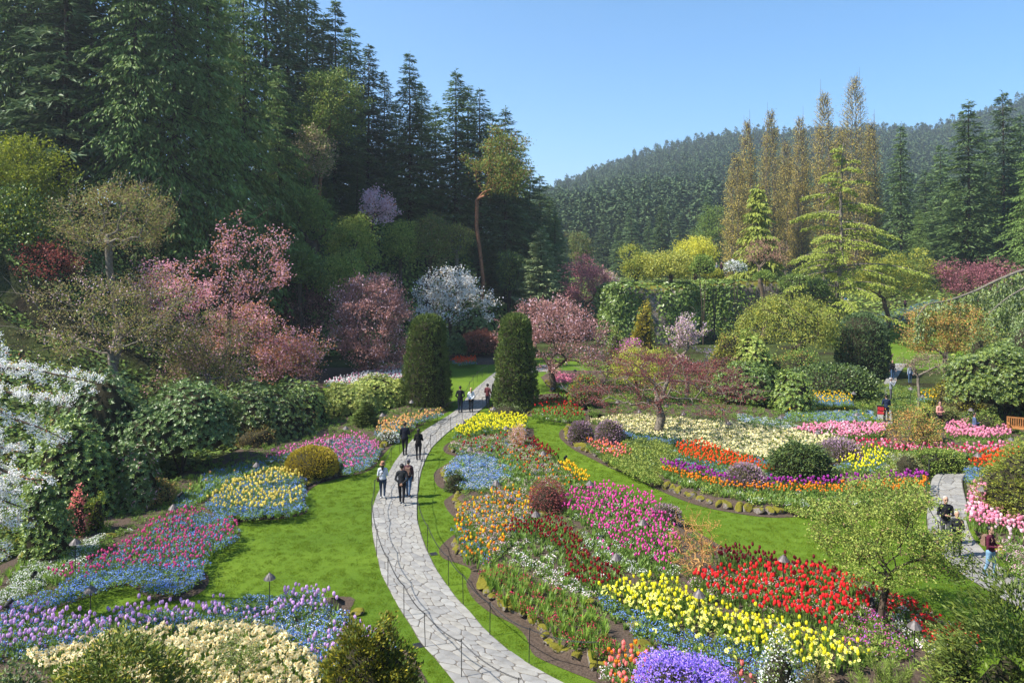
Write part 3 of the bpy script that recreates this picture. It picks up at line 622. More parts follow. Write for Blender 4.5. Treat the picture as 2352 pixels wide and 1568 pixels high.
def shrub(name, label, cat, box, D, mats, n=2600, leaf=(0.16, 0.06), lump=0.16, lf=2.2, flat=-0.25, style='leaf', dup=0.85, group=None, core=0.8, shell=0.80, expo=2.0, depth=None, stem=BARK, ground=True, up=0.25, seed=None, base_z=None):
    """rounded shrub; leaves stand on a lumpy shell with an added dark core behind them to block light"""
    if base_z is not None and ground: D = min(D, FPX * (CAMH - base_z) / (box[3] - HOR))
    rng = np.random.default_rng(seed or nseed()); c, rx, rz = cbox(box, D); ry = depth or rx * dup
    bz = tz(c[0], D) if base_z is None else base_z
    if ground and c[2] - rz > bz - 0.05:
        top = c[2] + rz; rz = (top - bz) / (1 + 0.15) ; c[2] = top - rz
    base = np.array([c[0], D, min(bz, c[2])]); ctr = c - base; sd = int(rng.integers(1e6)); sc_ = np.array([rx, ry, rz])
    def surf(d, s):
        q = np.abs(d) ** expo; rr = 1 / np.maximum((q.sum(1)) ** (1 / expo), 1e-6)
        return d * (rr * s * (1 + lump * snoise(d, lf, sd) + lump * 0.5 * snoise(d, lf * 2.3, sd + 1)))[:, None] * sc_ + ctr
    d = norm(rng.normal(size=(n * 3, 3))); d = d[(d[:, 2] > flat) & (d[:, 1] < 0.75)][:n]
    P = surf(d, shell + (1 - shell) * rng.random(len(d)))
    out = norm(d / sc_)
    root = empty(name, base); tag(root, label, cat, group)
    if style == 'rosette':                                          # whorls of long leaves
        kk = 7; Pc = np.repeat(P, kk, 0); o_ = np.repeat(norm(out + rng.normal(size=out.shape) * .35 + np.array([0, 0, .5])), kk, 0)
        a = np.tile(np.arange(kk) * 2 * math.pi / kk, len(P)) + np.repeat(rng.random(len(P)) * 6, kk)
        x = norm(np.cross(o_, rng.normal(size=3))); y = np.cross(o_, x)
        Dr = x * np.cos(a)[:, None] + y * np.sin(a)[:, None] + o_ * 0.35; face = o_
        me = crown_mesh('crown', Pc, Dr, leaf[0] * rng.uniform(.7, 1.2, len(Pc)), leaf[1] * rng.uniform(.8, 1.2, len(Pc)), mats, rng, 0.1, face)
    elif style == 'needle':                                         # short upright sprays
        Dr = out + rng.normal(size=out.shape) * 0.45 + np.array([0, 0, up]); me = crown_mesh('crown', P, Dr, leaf[0] * rng.uniform(.6, 1.3, len(P)), leaf[1] * rng.uniform(.7, 1.2, len(P)), mats, rng, 0.1)
    elif style == 'frond':                                          # flat layered sprays that lean outward
        kk = 5; Pc = np.repeat(P, kk, 0) + rng.normal(size=(len(P) * kk, 3)) * leaf[0] * 0.5 * np.array([1, 1, .3]); o_ = np.repeat(norm(out * np.array([1, 1, .35]) + rng.normal(size=out.shape) * .3), kk, 0)
        Dr = o_ + rng.normal(size=Pc.shape) * 0.4 + np.array([0, 0, up]); me = crown_mesh('crown', Pc, Dr, leaf[0] * rng.uniform(.6, 1.3, len(Pc)), leaf[1] * rng.uniform(.7, 1.2, len(Pc)), mats, rng, 0.1, np.array([0, 0, 1.0]))
    else:
        kk = 3; Pc = np.repeat(P, kk, 0) + rng.normal(size=(len(P) * kk, 3)) * leaf[0] * 0.6
        Dr = np.repeat(out, kk, 0) * 0.6 + rng.normal(size=Pc.shape) * 0.8 + np.array([0, 0, up]); me = crown_mesh('crown', Pc, Dr, leaf[0] * rng.uniform(.6, 1.3, len(Pc)), leaf[1] * rng.uniform(.7, 1.2, len(Pc)), mats, rng, 0.12)
    obj('crown', me, root)
    if core:
        th = np.linspace(0.05, math.pi * (0.62 if flat > -0.6 else .95), 9); ph = np.arange(14) * 2 * math.pi / 14
        dd = np.stack([np.outer(np.sin(th), np.cos(ph)), np.outer(np.sin(th), np.sin(ph)), np.repeat(np.cos(th)[:, None], 14, 1)], -1).reshape(-1, 3)
        V = surf(dd, core); a = np.arange(8)[:, None] * 14; j = np.arange(14)[None]; j2 = (j + 1) % 14
        Fq = np.stack([a + j, a + j2, a + 14 + j2, a + 14 + j], -1).reshape(-1, 4)[:, ::-1]
        obj('light_block_core', mesh('light_block_core', V, [Fq, np.array([[i for i in range(3)]])], [CORE], smooth=True), root)
    m_ = MB(); hb = max(0.1, ctr[2])
    for i in range(4):
        a = i * 1.6 + rng.random(); m_.path([(0, 0, -0.15), (0.12 * rx * math.cos(a), .12 * rx * math.sin(a), hb * .5), (0.4 * rx * math.cos(a), .4 * rx * math.sin(a), hb * 1.0)], [0.05, 0.04, 0.02], 5)
    m_.build('trunk', stem, root, True)
    return root

# ------------------------------------------------ conifers: a handful of builds, copied tree by tree
def conifer_meshes(H, Rad, seed, bare=0.12, whorls=46, per=6, sprays=22, spl=0.55, spw=0.22, droop=0.25, mat_=None, taper=0.85, ragged=0.35, bark=BARK, hang=0.25, tip=0.0, lift=0.0):
    rng = np.random.default_rng(seed); m_ = MB()
    zz = np.linspace(0, H, 12); px = np.cumsum(rng.normal(size=12)) * 0.03; py = np.cumsum(rng.normal(size=12)) * 0.03
    rt = 0.008 * H * (1 - zz / H) ** 0.8 + 0.015
    m_.path(np.stack([px, py, zz - 0.3], 1), rt, 7)
    P = []; Dr = []; F = []; S = []
    B0 = []; B1 = []; R0 = []; R1 = []
    for wv in range(whorls):
        t = bare + (1 - bare) * (wv + rng.random() * .6) / whorls; z = t * H
        if t > 0.995: continue
        for k in range(per):
            if rng.random() < 0.12: continue
            a = rng.random() * 6.283; ln = Rad * ((1 - t) / (1 - bare)) ** taper * rng.uniform(1 - ragged, 1 + ragged * 0.5) + 0.25
            if t < bare + 0.1: ln *= rng.uniform(.4, .9)
            o = np.array([np.interp(z, zz, px), np.interp(z, zz, py), z + rng.normal() * .15]); dx = np.array([math.cos(a), math.sin(a), 0])
            dr = droop * rng.uniform(.5, 1.4) * (1.3 - t)
            fr = np.linspace(0.12, 1, max(3, int(sprays * ln / Rad) + 2)); fr = np.clip(fr + rng.normal(size=len(fr)) * .04, .1, 1.03)
            q = o + np.outer(fr * ln, dx); q[:, 2] += ln * (lift * fr - dr * fr ** 1.6 + tip * fr ** 4)
            e1 = o + dx * ln * .55 + np.array([0, 0, ln * (lift * .55 - dr * .4)]); B0.append(o); B1.append(e1); R0.append(0.012 * ln + .006); R1.append(0.006 * ln + .004)
            side = np.array([-math.sin(a), math.cos(a), 0])
            for sg in (-1, 1, -1, 1):
                sp = (1.05 - fr * .8) * ln * 0.42 * rng.uniform(.02, 1.0, len(fr)) * sg
                pp = q + sp[:, None] * side; pp[:, 2] -= np.abs(sp) * 0.25
                dd = dx * 0.8 + side * sg * rng.uniform(.2, .9, len(fr))[:, None] + rng.normal(size=pp.shape) * .25; dd[:, 2] -= hang
                P.append(pp); Dr.append(dd); S.append(np.full(len(fr), 0.65 + 0.5 * (1 - t)))
    # leader
    P.append(np.stack([np.full(14, px[-1]), np.full(14, py[-1]), H - np.linspace(0, 1.6, 14)], 1)); Dr.append(rng.normal(size=(14, 3)) * .6 + np.array([0, 0, .9])); S.append(np.full(14, .6))
    P = np.concatenate(P); Dr = np.concatenate(Dr); S = np.concatenate(S)
    V, Fb = tubes(B0, B1, np.array(R0), np.array(R1), 3); m_.add(V, Fb)
    tr = mesh('trunk', np.concatenate(m_.V), [np.concatenate(m_.Q)], [bark], smooth=True)
    cr = crown_mesh('crown', P, Dr, spl * S * rng.uniform(.7, 1.3, len(P)), spw * S * rng.uniform(.7, 1.3, len(P)), [(mat_, 1)], rng, 0.12, np.array([0, 0, 1.0]))
    return tr, cr, H
CON = {
 'fir': [conifer_meshes(30, 5.0, 11, 0.05, 58, 6, 17, 0.72, 0.20, 0.30, C['fir']), conifer_meshes(30, 4.6, 12, 0.12, 54, 6, 17, 0.72, 0.20, 0.4, C['fir'], ragged=.55), conifer_meshes(30, 5.4, 13, 0.04, 56, 6, 16, 0.74, .21, .25, C['firblue'], ragged=.45)],
 'tall': [conifer_meshes(34, 4.8, 21, 0.16, 56, 6, 16, 0.74, 0.20, 0.45, C['fir'], ragged=.65), conifer_meshes(34, 4.4, 22, 0.26, 50, 6, 16, 0.72, .20, .4, C['fir'], ragged=.7), conifer_meshes(34, 5.2, 23, .10, 56, 6, 16, .74, .2, .5, C['firblue'], ragged=.6)],
 'cedar': [conifer_meshes(30, 5.6, 31, 0.02, 60, 7, 24, 0.48, 0.14, 0.6, C['cedar'], hang=0.9, ragged=.5, taper=.65), conifer_meshes(30, 5.2, 32, 0.02, 58, 7, 24, 0.48, 0.14, 0.65, C['cedar'], hang=1.0, ragged=.55, taper=.6)],
}
CONN = {'fir': 'fir_tree', 'tall': 'fir_tree', 'cedar': 'cedar_tree', 'low': 'fir_tree'}
crng = np.random.default_rng(555)
def conifer(kind, u, D, topv=None, h=None, label='', group=None, var=None, wide=1.0, name=None):
    x = PX(u, D); z = tz(x, D); hh = h if h else PZ(topv, D) - z
    vs = CON[kind]; tr, cr, H = vs[crng.integers(len(vs)) if var is None else var]
    root = empty(name or CONN[kind], (x, D, z), crng.random() * 6.28); s = hh / H; sx = (0.55 * s + 0.45 * min(1, s * 1.2)) * wide * crng.uniform(.9, 1.1); root.scale = (sx, sx, s)
    tag(root, label, 'tree', group)
    obj('trunk', tr, root); obj('crown', cr, root)
    return root

# ---------------------------------------------------------------- the wood on the left rim
front = [('cedar', -60, 58, None, 34), ('cedar', 75, 60, None, 36), ('fir', 150, 58, None, 34), ('tall', 215, 62, None, 36), ('cedar', 310, 58, None, 31), ('cedar', 400, 60, None, 34), ('cedar', 480, 64, None, 33), ('cedar', 560, 70, None, 34), ('cedar', 640, 76, 150, 0)]
for i, (k, u, D, tv, h) in enumerate(front):
    conifer(k, u, D, tv, h, '%s dark evergreen from the left in the front row of the wood' % ORD[i], 'front row of the wood on the left rim')
mid = [('tall', 20, 62, 40), ('tall', 110, 68, 36), ('tall', 180, 75, 38), ('tall', 290, 80, 40), ('tall', 350, 80, 42), ('tall', 440, 82, 44), ('tall', 520, 88, 44), ('fir', 610, 88, 44), ('tall', 660, 92, 46)]
for i, (k, u, D, h) in enumerate(mid):
    conifer(k, u, D, None, h, '%s tall trunk from the left standing behind the rim cedars' % ORD[i], 'tall firs behind the rim cedars')
skyline = [('fir', 705, 96, -40), ('fir', 738, 100, 30), ('tall', 770, 96, 0), ('fir', 805, 104, 60), ('fir', 845, 100, 100), ('tall', 882, 104, 165), ('fir', 912, 110, 235), ('fir', 940, 98, 120), ('tall', 968, 106, 190), ('fir', 1000, 110, 235), ('fir', 1046, 102, 160), ('tall', 1075, 108, 195), ('tall', 1102, 104, 205), ('fir', 1130, 110, 255), ('fir', 1160, 104, 245), ('tall', 1188, 110, 300), ('fir', 1215, 114, 380), ('fir', 1240, 118, 400), ('fir', 1262, 124, 450)]
for i, (k, u, D, tv) in enumerate(skyline):
    conifer(k, u, D, tv, None, '%s fir from the left along the skyline stepping down to the hill' % ORD[i], 'firs of the left skyline', wide=1.3)
low = [('cedar', 700, 84, 330), ('cedar', 760, 90, 420), ('fir', 820, 92, 350), ('cedar', 900, 100, 400), ('cedar', 1010, 108, 430), ('fir', 1070, 112, 440), ('cedar', 1180, 108, 470), ('fir', 1275, 112, 485), ('cedar', 1245, 104, 520)]
for i, (k, u, D, tv) in enumerate(low):
    conifer(k, u, D, tv, None, '%s low dark conifer from the left under the skyline firs' % ORD[i], 'low conifers under the skyline firs', wide=1.25)
# ---------------------------------------------------------------- wood beyond the garden and on the right
far = [(1300, 190, 545), (1345, 175, 520), (1385, 200, 492), (1420, 185, 515), (1450, 190, 478), (1490, 205, 500), (1520, 180, 470), (1560, 200, 488), (1590, 185, 520), (1625, 170, 450), (1660, 190, 500), (1700, 200, 470), (1745, 200, 480), (1800, 210, 450), (1850, 210, 470)]
for i, (u, D, tv) in enumerate(far):
    conifer('fir', u, D, tv, None, '%s conifer from the left in the row below the hazy hill' % ORD[i], 'conifer row below the hill', wide=1.35)
right = [('fir', 2068, 125, 282, 1.0), ('fir', 2125, 150, 390, 1.3), ('fir', 2160, 140, 330, 1.2), ('fir', 2226, 108, 228, 1.25), ('fir', 2262, 128, 300, 1.2), ('fir', 2305, 112, 208, 1.2), ('fir', 2345, 122, 260, 1.3), ('cedar', 2370, 92, 330, 1.15), ('fir', 2400, 110, 250, 1.2), ('cedar', 2200, 128, 420, 1.3), ('cedar', 2290, 120, 400, 1.3), ('fir', 1990, 160, 400, 1.2), ('fir', 1905, 165, 420, 1.2), ('cedar', 2110, 118, 480, 1.0)]
for i, (k, u, D, tv, wd) in enumerate(right):
    conifer(k, u, D, tv, None, ['single dark fir just right of the bare poplars', 'small fir behind the gap right of the lone fir', 'mid-sized fir filling the gap before the big right firs', 'big dark fir with its trunk showing, right of the poplars', 'fir standing behind the big dark fir', 'tallest fir with a spiky top near the right edge', 'fir at the far right edge behind the cedar boughs', 'drooping cedar hanging in at the right edge', 'fir mostly cut off by the right edge', 'low cedar behind the trunk of the big dark fir', 'low cedar between the two big right firs', 'dark fir peeping out behind the poplars at their right', 'dark fir peeping through the middle of the poplars', 'low dark cedar left of the big fir'][i], 'dark conifers on the right', wide=wd)
# hillside: far trees that read as one mass
def gn_group(name, coll):
    g = bpy.data.node_groups.new(name, 'GeometryNodeTree')
    g.interface.new_socket('Geometry', in_out='INPUT', socket_type='NodeSocketGeometry'); g.interface.new_socket('Geometry', in_out='OUTPUT', socket_type='NodeSocketGeometry')
    N = g.nodes; K = g.links; gi = N.new('NodeGroupInput'); go = N.new('NodeGroupOutput')
    ip = N.new('GeometryNodeInstanceOnPoints'); ci = N.new('GeometryNodeCollectionInfo'); ci.inputs['Collection'].default_value = coll; ci.inputs['Separate Children'].default_value = True; ci.inputs['Reset Children'].default_value = True
    def at(nm, ty):
        a = N.new('GeometryNodeInputNamedAttribute'); a.data_type = ty; a.inputs['Name'].default_value = nm; return a.outputs['Attribute']
    er = N.new('FunctionNodeEulerToRotation'); K.new(at('rot', 'FLOAT_VECTOR'), er.inputs[0])
    K.new(gi.outputs[0], ip.inputs['Points']); K.new(ci.outputs[0], ip.inputs['Instance']); ip.inputs['Pick Instance'].default_value = True
    K.new(at('idx', 'INT'), ip.inputs['Instance Index']); K.new(er.outputs[0], ip.inputs['Rotation']); K.new(at('scl', 'FLOAT_VECTOR'), ip.inputs['Scale'])
    K.new(ip.outputs[0], go.inputs[0]); return g
def scatter(name, P, idx, rot, scl, coll):
    me = bpy.data.meshes.new(name); n = len(P); me.vertices.add(n); me.vertices.foreach_set('co', np.asarray(P, np.float32).ravel())
    a = me.attributes.new('idx', 'INT', 'POINT'); a.data.foreach_set('value', np.asarray(idx, np.int32))
    a = me.attributes.new('rot', 'FLOAT_VECTOR', 'POINT'); a.data.foreach_set('vector', np.asarray(rot, np.float32).ravel())
    a = me.attributes.new('scl', 'FLOAT_VECTOR', 'POINT'); a.data.foreach_set('vector', np.asarray(scl, np.float32).ravel())
    o = obj(name, me); md = o.modifiers.new('scatter', 'NODES'); md.node_group = gn_group(name, coll); return o
def proto_coll(name, meshes):
    c = bpy.data.collections.new(name)
    for i, me in enumerate(meshes): c.objects.link(bpy.data.objects.new('%s_%02d' % (name, i), me))
    return c
def mini_conifer(seed, m):
    rng = np.random.default_rng(seed); n = 420; t = rng.random(n) ** 1.4; a = rng.random(n) * 6.28; r = (1 - t) ** .85 * 3.2 * rng.uniform(.35, 1.0, n)
    P = np.stack([r * np.cos(a), r * np.sin(a), 1 + t * 21], 1); Dr = np.stack([np.cos(a), np.sin(a), np.full(n, -.35)], 1) + rng.normal(size=(n, 3)) * .3
    P = np.concatenate([P, np.stack([np.zeros(5), np.zeros(5), np.linspace(19.5, 21.5, 5)], 1)]); Dr = np.concatenate([Dr, np.tile([0.0, 0.1, 1], (5, 1))])
    me = crown_mesh('hill_tree', P, Dr, rng.uniform(.9, 1.9, n + 5), rng.uniform(.4, .85, n + 5), [(m, 1)], rng, .2, np.array([0, 0, 1.0])); return me
def mini_broad(seed, m):
    rng = np.random.default_rng(seed); d = norm(rng.normal(size=(150, 3))); P = d * rng.uniform(.6, 1, (150, 1)) * np.array([4.5, 4.5, 5]) + np.array([0, 0, 9])
    return crown_mesh('hill_tree', P, d + rng.normal(size=d.shape) * .6, rng.uniform(1.2, 2.2, 150), rng.uniform(.9, 1.6, 150), [(m, 1)], rng)
def build_hill_wood():
    rng = np.random.default_rng(4); n = 15000
    Y = 225 + 560 * rng.random(n) ** 0.8; u = rng.uniform(1150, 2450, n); X = (u - UC) / FPX * Y
    Z = terrain(X, Y); coll = proto_coll('hill_tree', [mini_conifer(s, C['far']) for s in (1, 2, 3, 4)] + [mini_broad(9, C['bud'])])
    idx = rng.integers(0, 4, n); idx[rng.random(n) < 0.03] = 4
    s = rng.uniform(.4, 1.25, n); sc_ = np.stack([s * rng.uniform(1, 1.5, n)] * 2 + [s * rng.uniform(.8, 1.15, n)], 1); rot = np.stack([0 * s, 0 * s, rng.random(n) * 6.28], 1)
    o = scatter('hillside_forest', np.stack([X, Y, Z - .5], 1), idx, rot, sc_, coll); tag(o, 'conifer forest covering the hazy hill behind the garden', 'forest', kind='stuff')
build_hill_wood()

# ---------------------------------------------------------------- ivy-clad rock in the middle
def ivy_patch(name, label, pts_fn, n, leaf, seed, mats=None, parent=None, kind=None, cat=None, normal=None):
    rng = np.random.default_rng(seed); P, Nn = pts_fn(n, rng)
    P = P + Nn * rng.uniform(0.0, 0.25, (len(P), 1)); Dr = norm(np.cross(Nn, rng.normal(size=Nn.shape))) + Nn * 0.5 + np.array([0, 0, -0.45])
    me = crown_mesh(name, P, Dr, leaf * rng.uniform(.6, 1.4, len(P)), leaf * .8 * rng.uniform(.6, 1.3, len(P)), mats or [(C['ivy'], 3), (C['shrub'], 1)], rng, .1, Nn)
    o = obj(name, me, parent)
    if label: tag(o, label, cat, None, kind)
    return o
def outcrop(label, box, D, expo, n, seed, base_z=None, depth=0.7, lump=.09):
    rng = np.random.default_rng(seed); c, rx, rz = cbox(box, D); ry = rx * depth; zb = tz(c[0], D) if base_z is None else base_z; top = c[2] + rz; H = top - zb
    root = empty('ivy_covered_rock', (c[0], D + ry * .6, zb)); tag(root, label, 'rock')
    def surf(a, t):
        """a: angle, t: 0 foot .. 1 top edge .. 2 centre of the top"""
        ex = 2 / expo; ca, sa = np.cos(a), np.sin(a); X = np.sign(ca) * np.abs(ca) ** ex; Y = np.sign(sa) * np.abs(sa) ** ex
        k = np.where(t < 1, 1.04 - .05 * t, np.maximum(0, 2 - t) ** .7 * .99); z = np.where(t < 1, t ** .9 * .94, .94 + .06 * np.minimum(1, (t - 1) * 4))
        q = np.stack([X * k, Y * k, z], 1); nz_ = 1 + lump * snoise(q, 2.6, seed) + lump * .6 * snoise(q, 6, seed + 1)
        return np.stack([X * k * nz_ * rx, Y * k * nz_ * ry, z * H * (1 + .03 * snoise(q, 4, seed + 2))], 1)
    a = np.linspace(0, 2 * math.pi, 49)[:-1]; t = np.concatenate([np.linspace(0, 1, 9), np.linspace(1.1, 2, 6)]); A, T = np.meshgrid(a, t)
    V = surf(A.ravel(), T.ravel()); i, j = np.meshgrid(np.arange(48), np.arange(len(t) - 1)); b_ = j * 48
    F = np.stack([b_ + i, b_ + (i + 1) % 48, b_ + 48 + (i + 1) % 48, b_ + 48 + i], -1).reshape(-1, 4)
    obj('rock_face', mesh('rock_face', V, [F], [ROCKD], smooth=True), root)
    def pts(n, g):
        a = g.uniform(math.pi * .85, math.pi * 2.15, n); t = np.where(g.random(n) < .78, g.random(n), 1 + g.random(n) * .9)
        P = surf(a, t); e = .02; Nn = norm(np.cross(surf(a + e, t) - P, surf(a, np.where(t < 1, np.minimum(t + e, .999), t + e)) - P)); return P, Nn
    ivy_patch('ivy', None, pts, n, 0.42, seed, parent=root)
    return root
outcrop('big ivy-covered rock bluff with flat top in the middle distance', (1388, 1605, 655, 790), 88, 3.6, 9000, 61, 0.0)
outcrop('long ivy-covered rock wall to the right of the bluff', (1600, 1895, 645, 790), 97, 5, 9000, 62, 0.0, .42)
# ivy on the quarry wall on the left
def slope_pts(u0, u1, d0, d1):
    def f(n, g):
        u = g.uniform(u0, u1, n); Y = g.uniform(d0, d1, n); X = (u - UC) / FPX * Y; z = terrain(X, Y)
        e = .3; nx = -(terrain(X + e, Y) - z) / e; ny = -(terrain(X, Y + e) - z) / e; Nn = norm(np.stack([nx, ny, np.ones(n)], 1))
        k = ~inpoly(X, Y, FLXY); return np.stack([X, Y, z], 1)[k], Nn[k]
    return f
ivy_patch('ivy_ground_cover', 'ivy and undergrowth clothing the quarry wall on the left', slope_pts(560, 1240, 66, 112), 26000, .55, 63, [(C['ivy'], 3), (C['shrub'], 2), (C['shrubl'], .5)], kind='stuff', cat='ivy')
ivy_patch('bank_undergrowth', 'low undergrowth on the bank behind the left trees', slope_pts(-120, 720, 24, 66), 30000, .24, 64, [(C['ivy'], 3), (C['shrub'], 2), (C['yewdark'], 1)], kind='stuff', cat='undergrowth')
ivy_patch('meadow_undergrowth', 'rough grass and low growth behind the rocks', slope_pts(1240, 2480, 60, 180), 30000, .6, 65, [(C['shrub'], 3), (C['shrubl'], 1.2), (C['ivy'], 2)], kind='stuff', cat='undergrowth')
ivy_patch('near_undergrowth', 'low green growth on the near bank under the camera', slope_pts(-200, 2600, 8.5, 14.5), 9000, .2, 66, [(C['ivy'], 2), (C['shrub'], 3), (C['olive'], 1)], kind='stuff', cat='undergrowth')

# ---------------------------------------------------------------- trees of the garden
broad('chartreuse_tree', 'yellow-green bushy tree at the left edge below the cedars', 'tree', (-60, 150, 310, 540), 50, [(C['chart'], 1)], n=170, k=70, leaf=(.22, .13), sig=.4, inner=.45)
broad('ivy_mound_tree', 'dark leafy tree under the yellow-green tree at the left edge', 'tree', (-60, 120, 430, 600), 47, [(C['ivy'], 2), (C['chart'], 1)], n=120, k=60, leaf=(.22, .14), sig=.4)
broad('maroon_tree', 'dark red leafed tree at the left edge', 'tree', (-30, 205, 545, 690), 47, [(C['maroon'], 1)], tu=100, n=170, k=46, leaf=(.17, .1), sig=.32, inner=.35, flat=-.5, rtrunk=.22)
broad('budding_tree', 'tall sparse tree in brown bud in front of the cedars', 'tree', (110, 430, 372, 640), 43, [(C['bud'], 2), (C['budred'], 1), (C['shrubl'], .5)], tu=258, n=340, k=26, leaf=(.13, .075), bark=BARKL, sig=.24, inner=.25, r0=.011, lump=.3, fork=.5, rtrunk=.22, dup=.8)
broad('budding_tree', 'wide twiggy tree in brown bud above the left rhododendrons', 'tree', (40, 520, 590, 880), 40, [(C['bud'], 2), (C['budred'], 1), (C['shrubl'], .5), (C['pinkl'], .25)], tu=262, n=400, k=26, leaf=(.12, .07), bark=BARKL, sig=.24, inner=.25, r0=.010, lump=.3, fork=.4, rtrunk=.2, dup=.6)
broad('budding_tree', 'low brownish twiggy tree left of the pink cherries', 'tree', (330, 620, 720, 930), 42, [(C['budred'], 2), (C['bud'], 1), (C['shrubl'], .4), (C['pink'], .4)], tu=480, n=320, k=28, leaf=(.12, .07), bark=BARKL, sig=.24, inner=.25, r0=.010, lump=.3, rtrunk=.14, dup=.6)
broad('pink_cherry', 'tall pink cherry with blossom sprays against the dark cedars', 'tree', (445, 665, 515, 730), 50, [(C['pink'], 3), (C['bronze'], 1.6)], tu=520, n=150, k=26, leaf=(.15, .12), sig=.26, inner=.3, gap=.55, lump=.4, r0=.014, rtrunk=.16, flat=-.9)
broad('pink_cherry', 'mauve pink cherry seen behind the brown budding trees', 'tree', (290, 500, 610, 760), 53, [(C['pink'], 3), (C['bronze'], .8)], n=130, k=36, leaf=(.16, .12), sig=.34, inner=.4, gap=.4)
broad('pink_cherry', 'spreading pink cherry below the tall one', 'tree', (470, 650, 690, 830), 52, [(C['pink'], 2), (C['bronze'], 1.2), (C['bud'], 1.2)], n=170, k=32, leaf=(.15, .12), sig=.3, inner=.35, lump=.3)
broad('pink_cherry', 'rounded pink cherry with dark trunk behind the variegated shrubs', 'tree', (570, 765, 750, 900), 50, [(C['pink'], 2), (C['bronze'], 1.8), (C['bud'], .8)], tu=633, n=230, k=34, leaf=(.14, .11), sig=.27, inner=.3, rtrunk=.16)
broad('copper_plum', 'large rounded copper-pink plum tree left of the column yew', 'tree', (748, 962, 612, 868), 62, [(C['copper'], 3), (C['plum'], 2), (C['pinkl'], .5)], tu=855, n=420, k=44, leaf=(.19, .11), sig=.3, inner=.4, lump=.16, up=.9, flat=-.95, dup=.8)
broad('red_maple', 'dull red maple between the pink cherry and the copper plum', 'tree', (645, 765, 640, 780), 74, [(C['jmaple'], 2), (C['copper'], 1)], n=130, k=36, leaf=(.2, .12), sig=.4, lump=.35)
broad('white_blossom_tree', 'white blossoming tree behind the left column yew', 'tree', (950, 1128, 612, 770), 78, [(C['white'], 3), (C['grey'], .7)], tu=1035, n=260, k=30, leaf=(.2, .17), sig=.3, inner=.35, lump=.25, gap=.3, bark=BARK)
broad('lilac_cherry', 'pale lilac cherry on the slope under the firs', 'tree', (832, 908, 430, 525), 88, [(C['pinkl'], 3), (C['bronze'], .3)], tu=845, n=70, k=40, leaf=(.24, .2), sig=.38, lump=.35)
broad('plum_tree', 'bronze-pink plum tree with dark trunk right of the column yew', 'tree', (1150, 1392, 665, 890), 55, [(C['plum'], 3), (C['copper'], 1.6), (C['pinkl'], .5)], tu=1268, n=380, k=34, leaf=(.16, .09), sig=.28, inner=.35, lump=.2, flat=-.62, rtrunk=.25, up=.6, r0=.012, dup=.75)
broad('purple_plum', 'purple leafed plum behind the bronze plum tree', 'tree', (1290, 1405, 590, 720), 96, [(C['purple'], 2), (C['plum'], 1)], n=150, k=36, leaf=(.25, .15), sig=.45)
broad('grey_budding_tree', 'greyish pink budding tree left of the ivy bluff', 'tree', (1360, 1425, 610, 690), 104, [(C['grey'], 2), (C['pinkl'], .6)], n=70, k=34, leaf=(.22, .12), sig=.4)
broad('arbutus', 'tall arbutus with bare leaning red trunk above the slope', 'tree', (1085, 1228, 306, 500), 90, [(C['shrub'], 2), (C['ochre'], 1.0), (C['shrubl'], 1)], tu=1090, n=230, k=42, leaf=(.28, .16), bark=BARKR, sig=.45, inner=.45, rtrunk=.26, r0=.018, fork=.35, gap=.3, lump=.3)
broad('arbutus', 'leafy arbutus crown among the skyline firs', 'tree', (700, 822, 150, 345), 84, [(C['shrub'], 2), (C['shrubl'], 1)], tu=730, n=200, k=46, leaf=(.28, .17), bark=BARKR, sig=.42, inner=.5, rtrunk=.25)
# Japanese maple with its branching limbs in view
broad('japanese_maple', 'wide spreading red maple with mossy limbs in the island bed', 'tree', (1308, 1765, 785, 985), 40, [(C['jmaple'], 4), (C['maroon'], .8)], tu=1512, n=460, k=34, leaf=(.085, .06), bark=BARKL, sig=.19, inner=.25, flat=-.45, lump=.22, zsq=.35, rtrunk=.27, r0=.009, fork=.25, alpha=.25, wob=.16, dup=.7, base_z=.2, sides=6)
broad('pale_blossom_tree', 'small tree with upright pale pink blossom sprays behind the red maple', 'tree', (1510, 1635, 712, 850), 52, [(C['pinkl'], 2), (C['shrubl'], .8)], tu=1575, n=80, k=34, leaf=(.14, .11), sig=.16, gap=.5, lump=.4, bark=BARKL, flat=-.9)
broad('yellow_maple', 'low yellow-green maple behind the left side of the red maple', 'tree', (1370, 1560, 790, 900), 50, [(C['yellowg'], 2), (C['shrubl'], 1)], n=170, k=36, leaf=(.14, .09), sig=.25, zsq=.4, lump=.25)
broad('weeping_maple', 'domed weeping maple with dark arching trunk and yellow-green leaves', 'tree', (1690, 1925, 666, 840), 62, [(C['shrubl'], 2), (C['yellowg'], 1.3), (C['varieg'], .6)], tu=1832, n=330, k=44, leaf=(.17, .1), sig=.26, inner=.72, flat=-.3, lump=.10, rtrunk=.26, weep=1.1, dup=.85, r0=.013)
broad('pink_azalea', 'magenta azalea blossoms at the foot of the ivy bluff', 'shrub', (1425, 1475, 775, 815), 60, [(C['magenta'], 1), (C['shrubl'], .6)], n=50, k=26, leaf=(.14, .12), sig=.22)
broad('yellow_maple', 'bright yellow-green maple with layered boughs behind the barrel yew', 'tree', (1930, 2145, 572, 715), 98, [(C['yellowg'], 2.4), (C['shrubl'], 1)], tu=2036, n=330, k=36, leaf=(.26, .16), sig=.45, zsq=.3, lump=.28, flat=-.6, rtrunk=.3)
broad('yellow_shrub_tree', 'pale yellow leafed tree on top of the ivy bluff', 'tree', (1475, 1605, 575, 650), 90, [(C['yellowg'], 1.5), (C['varieg'], 1.5)], n=200, k=36, leaf=(.24, .15), sig=.38, inner=.5, tu=1540)
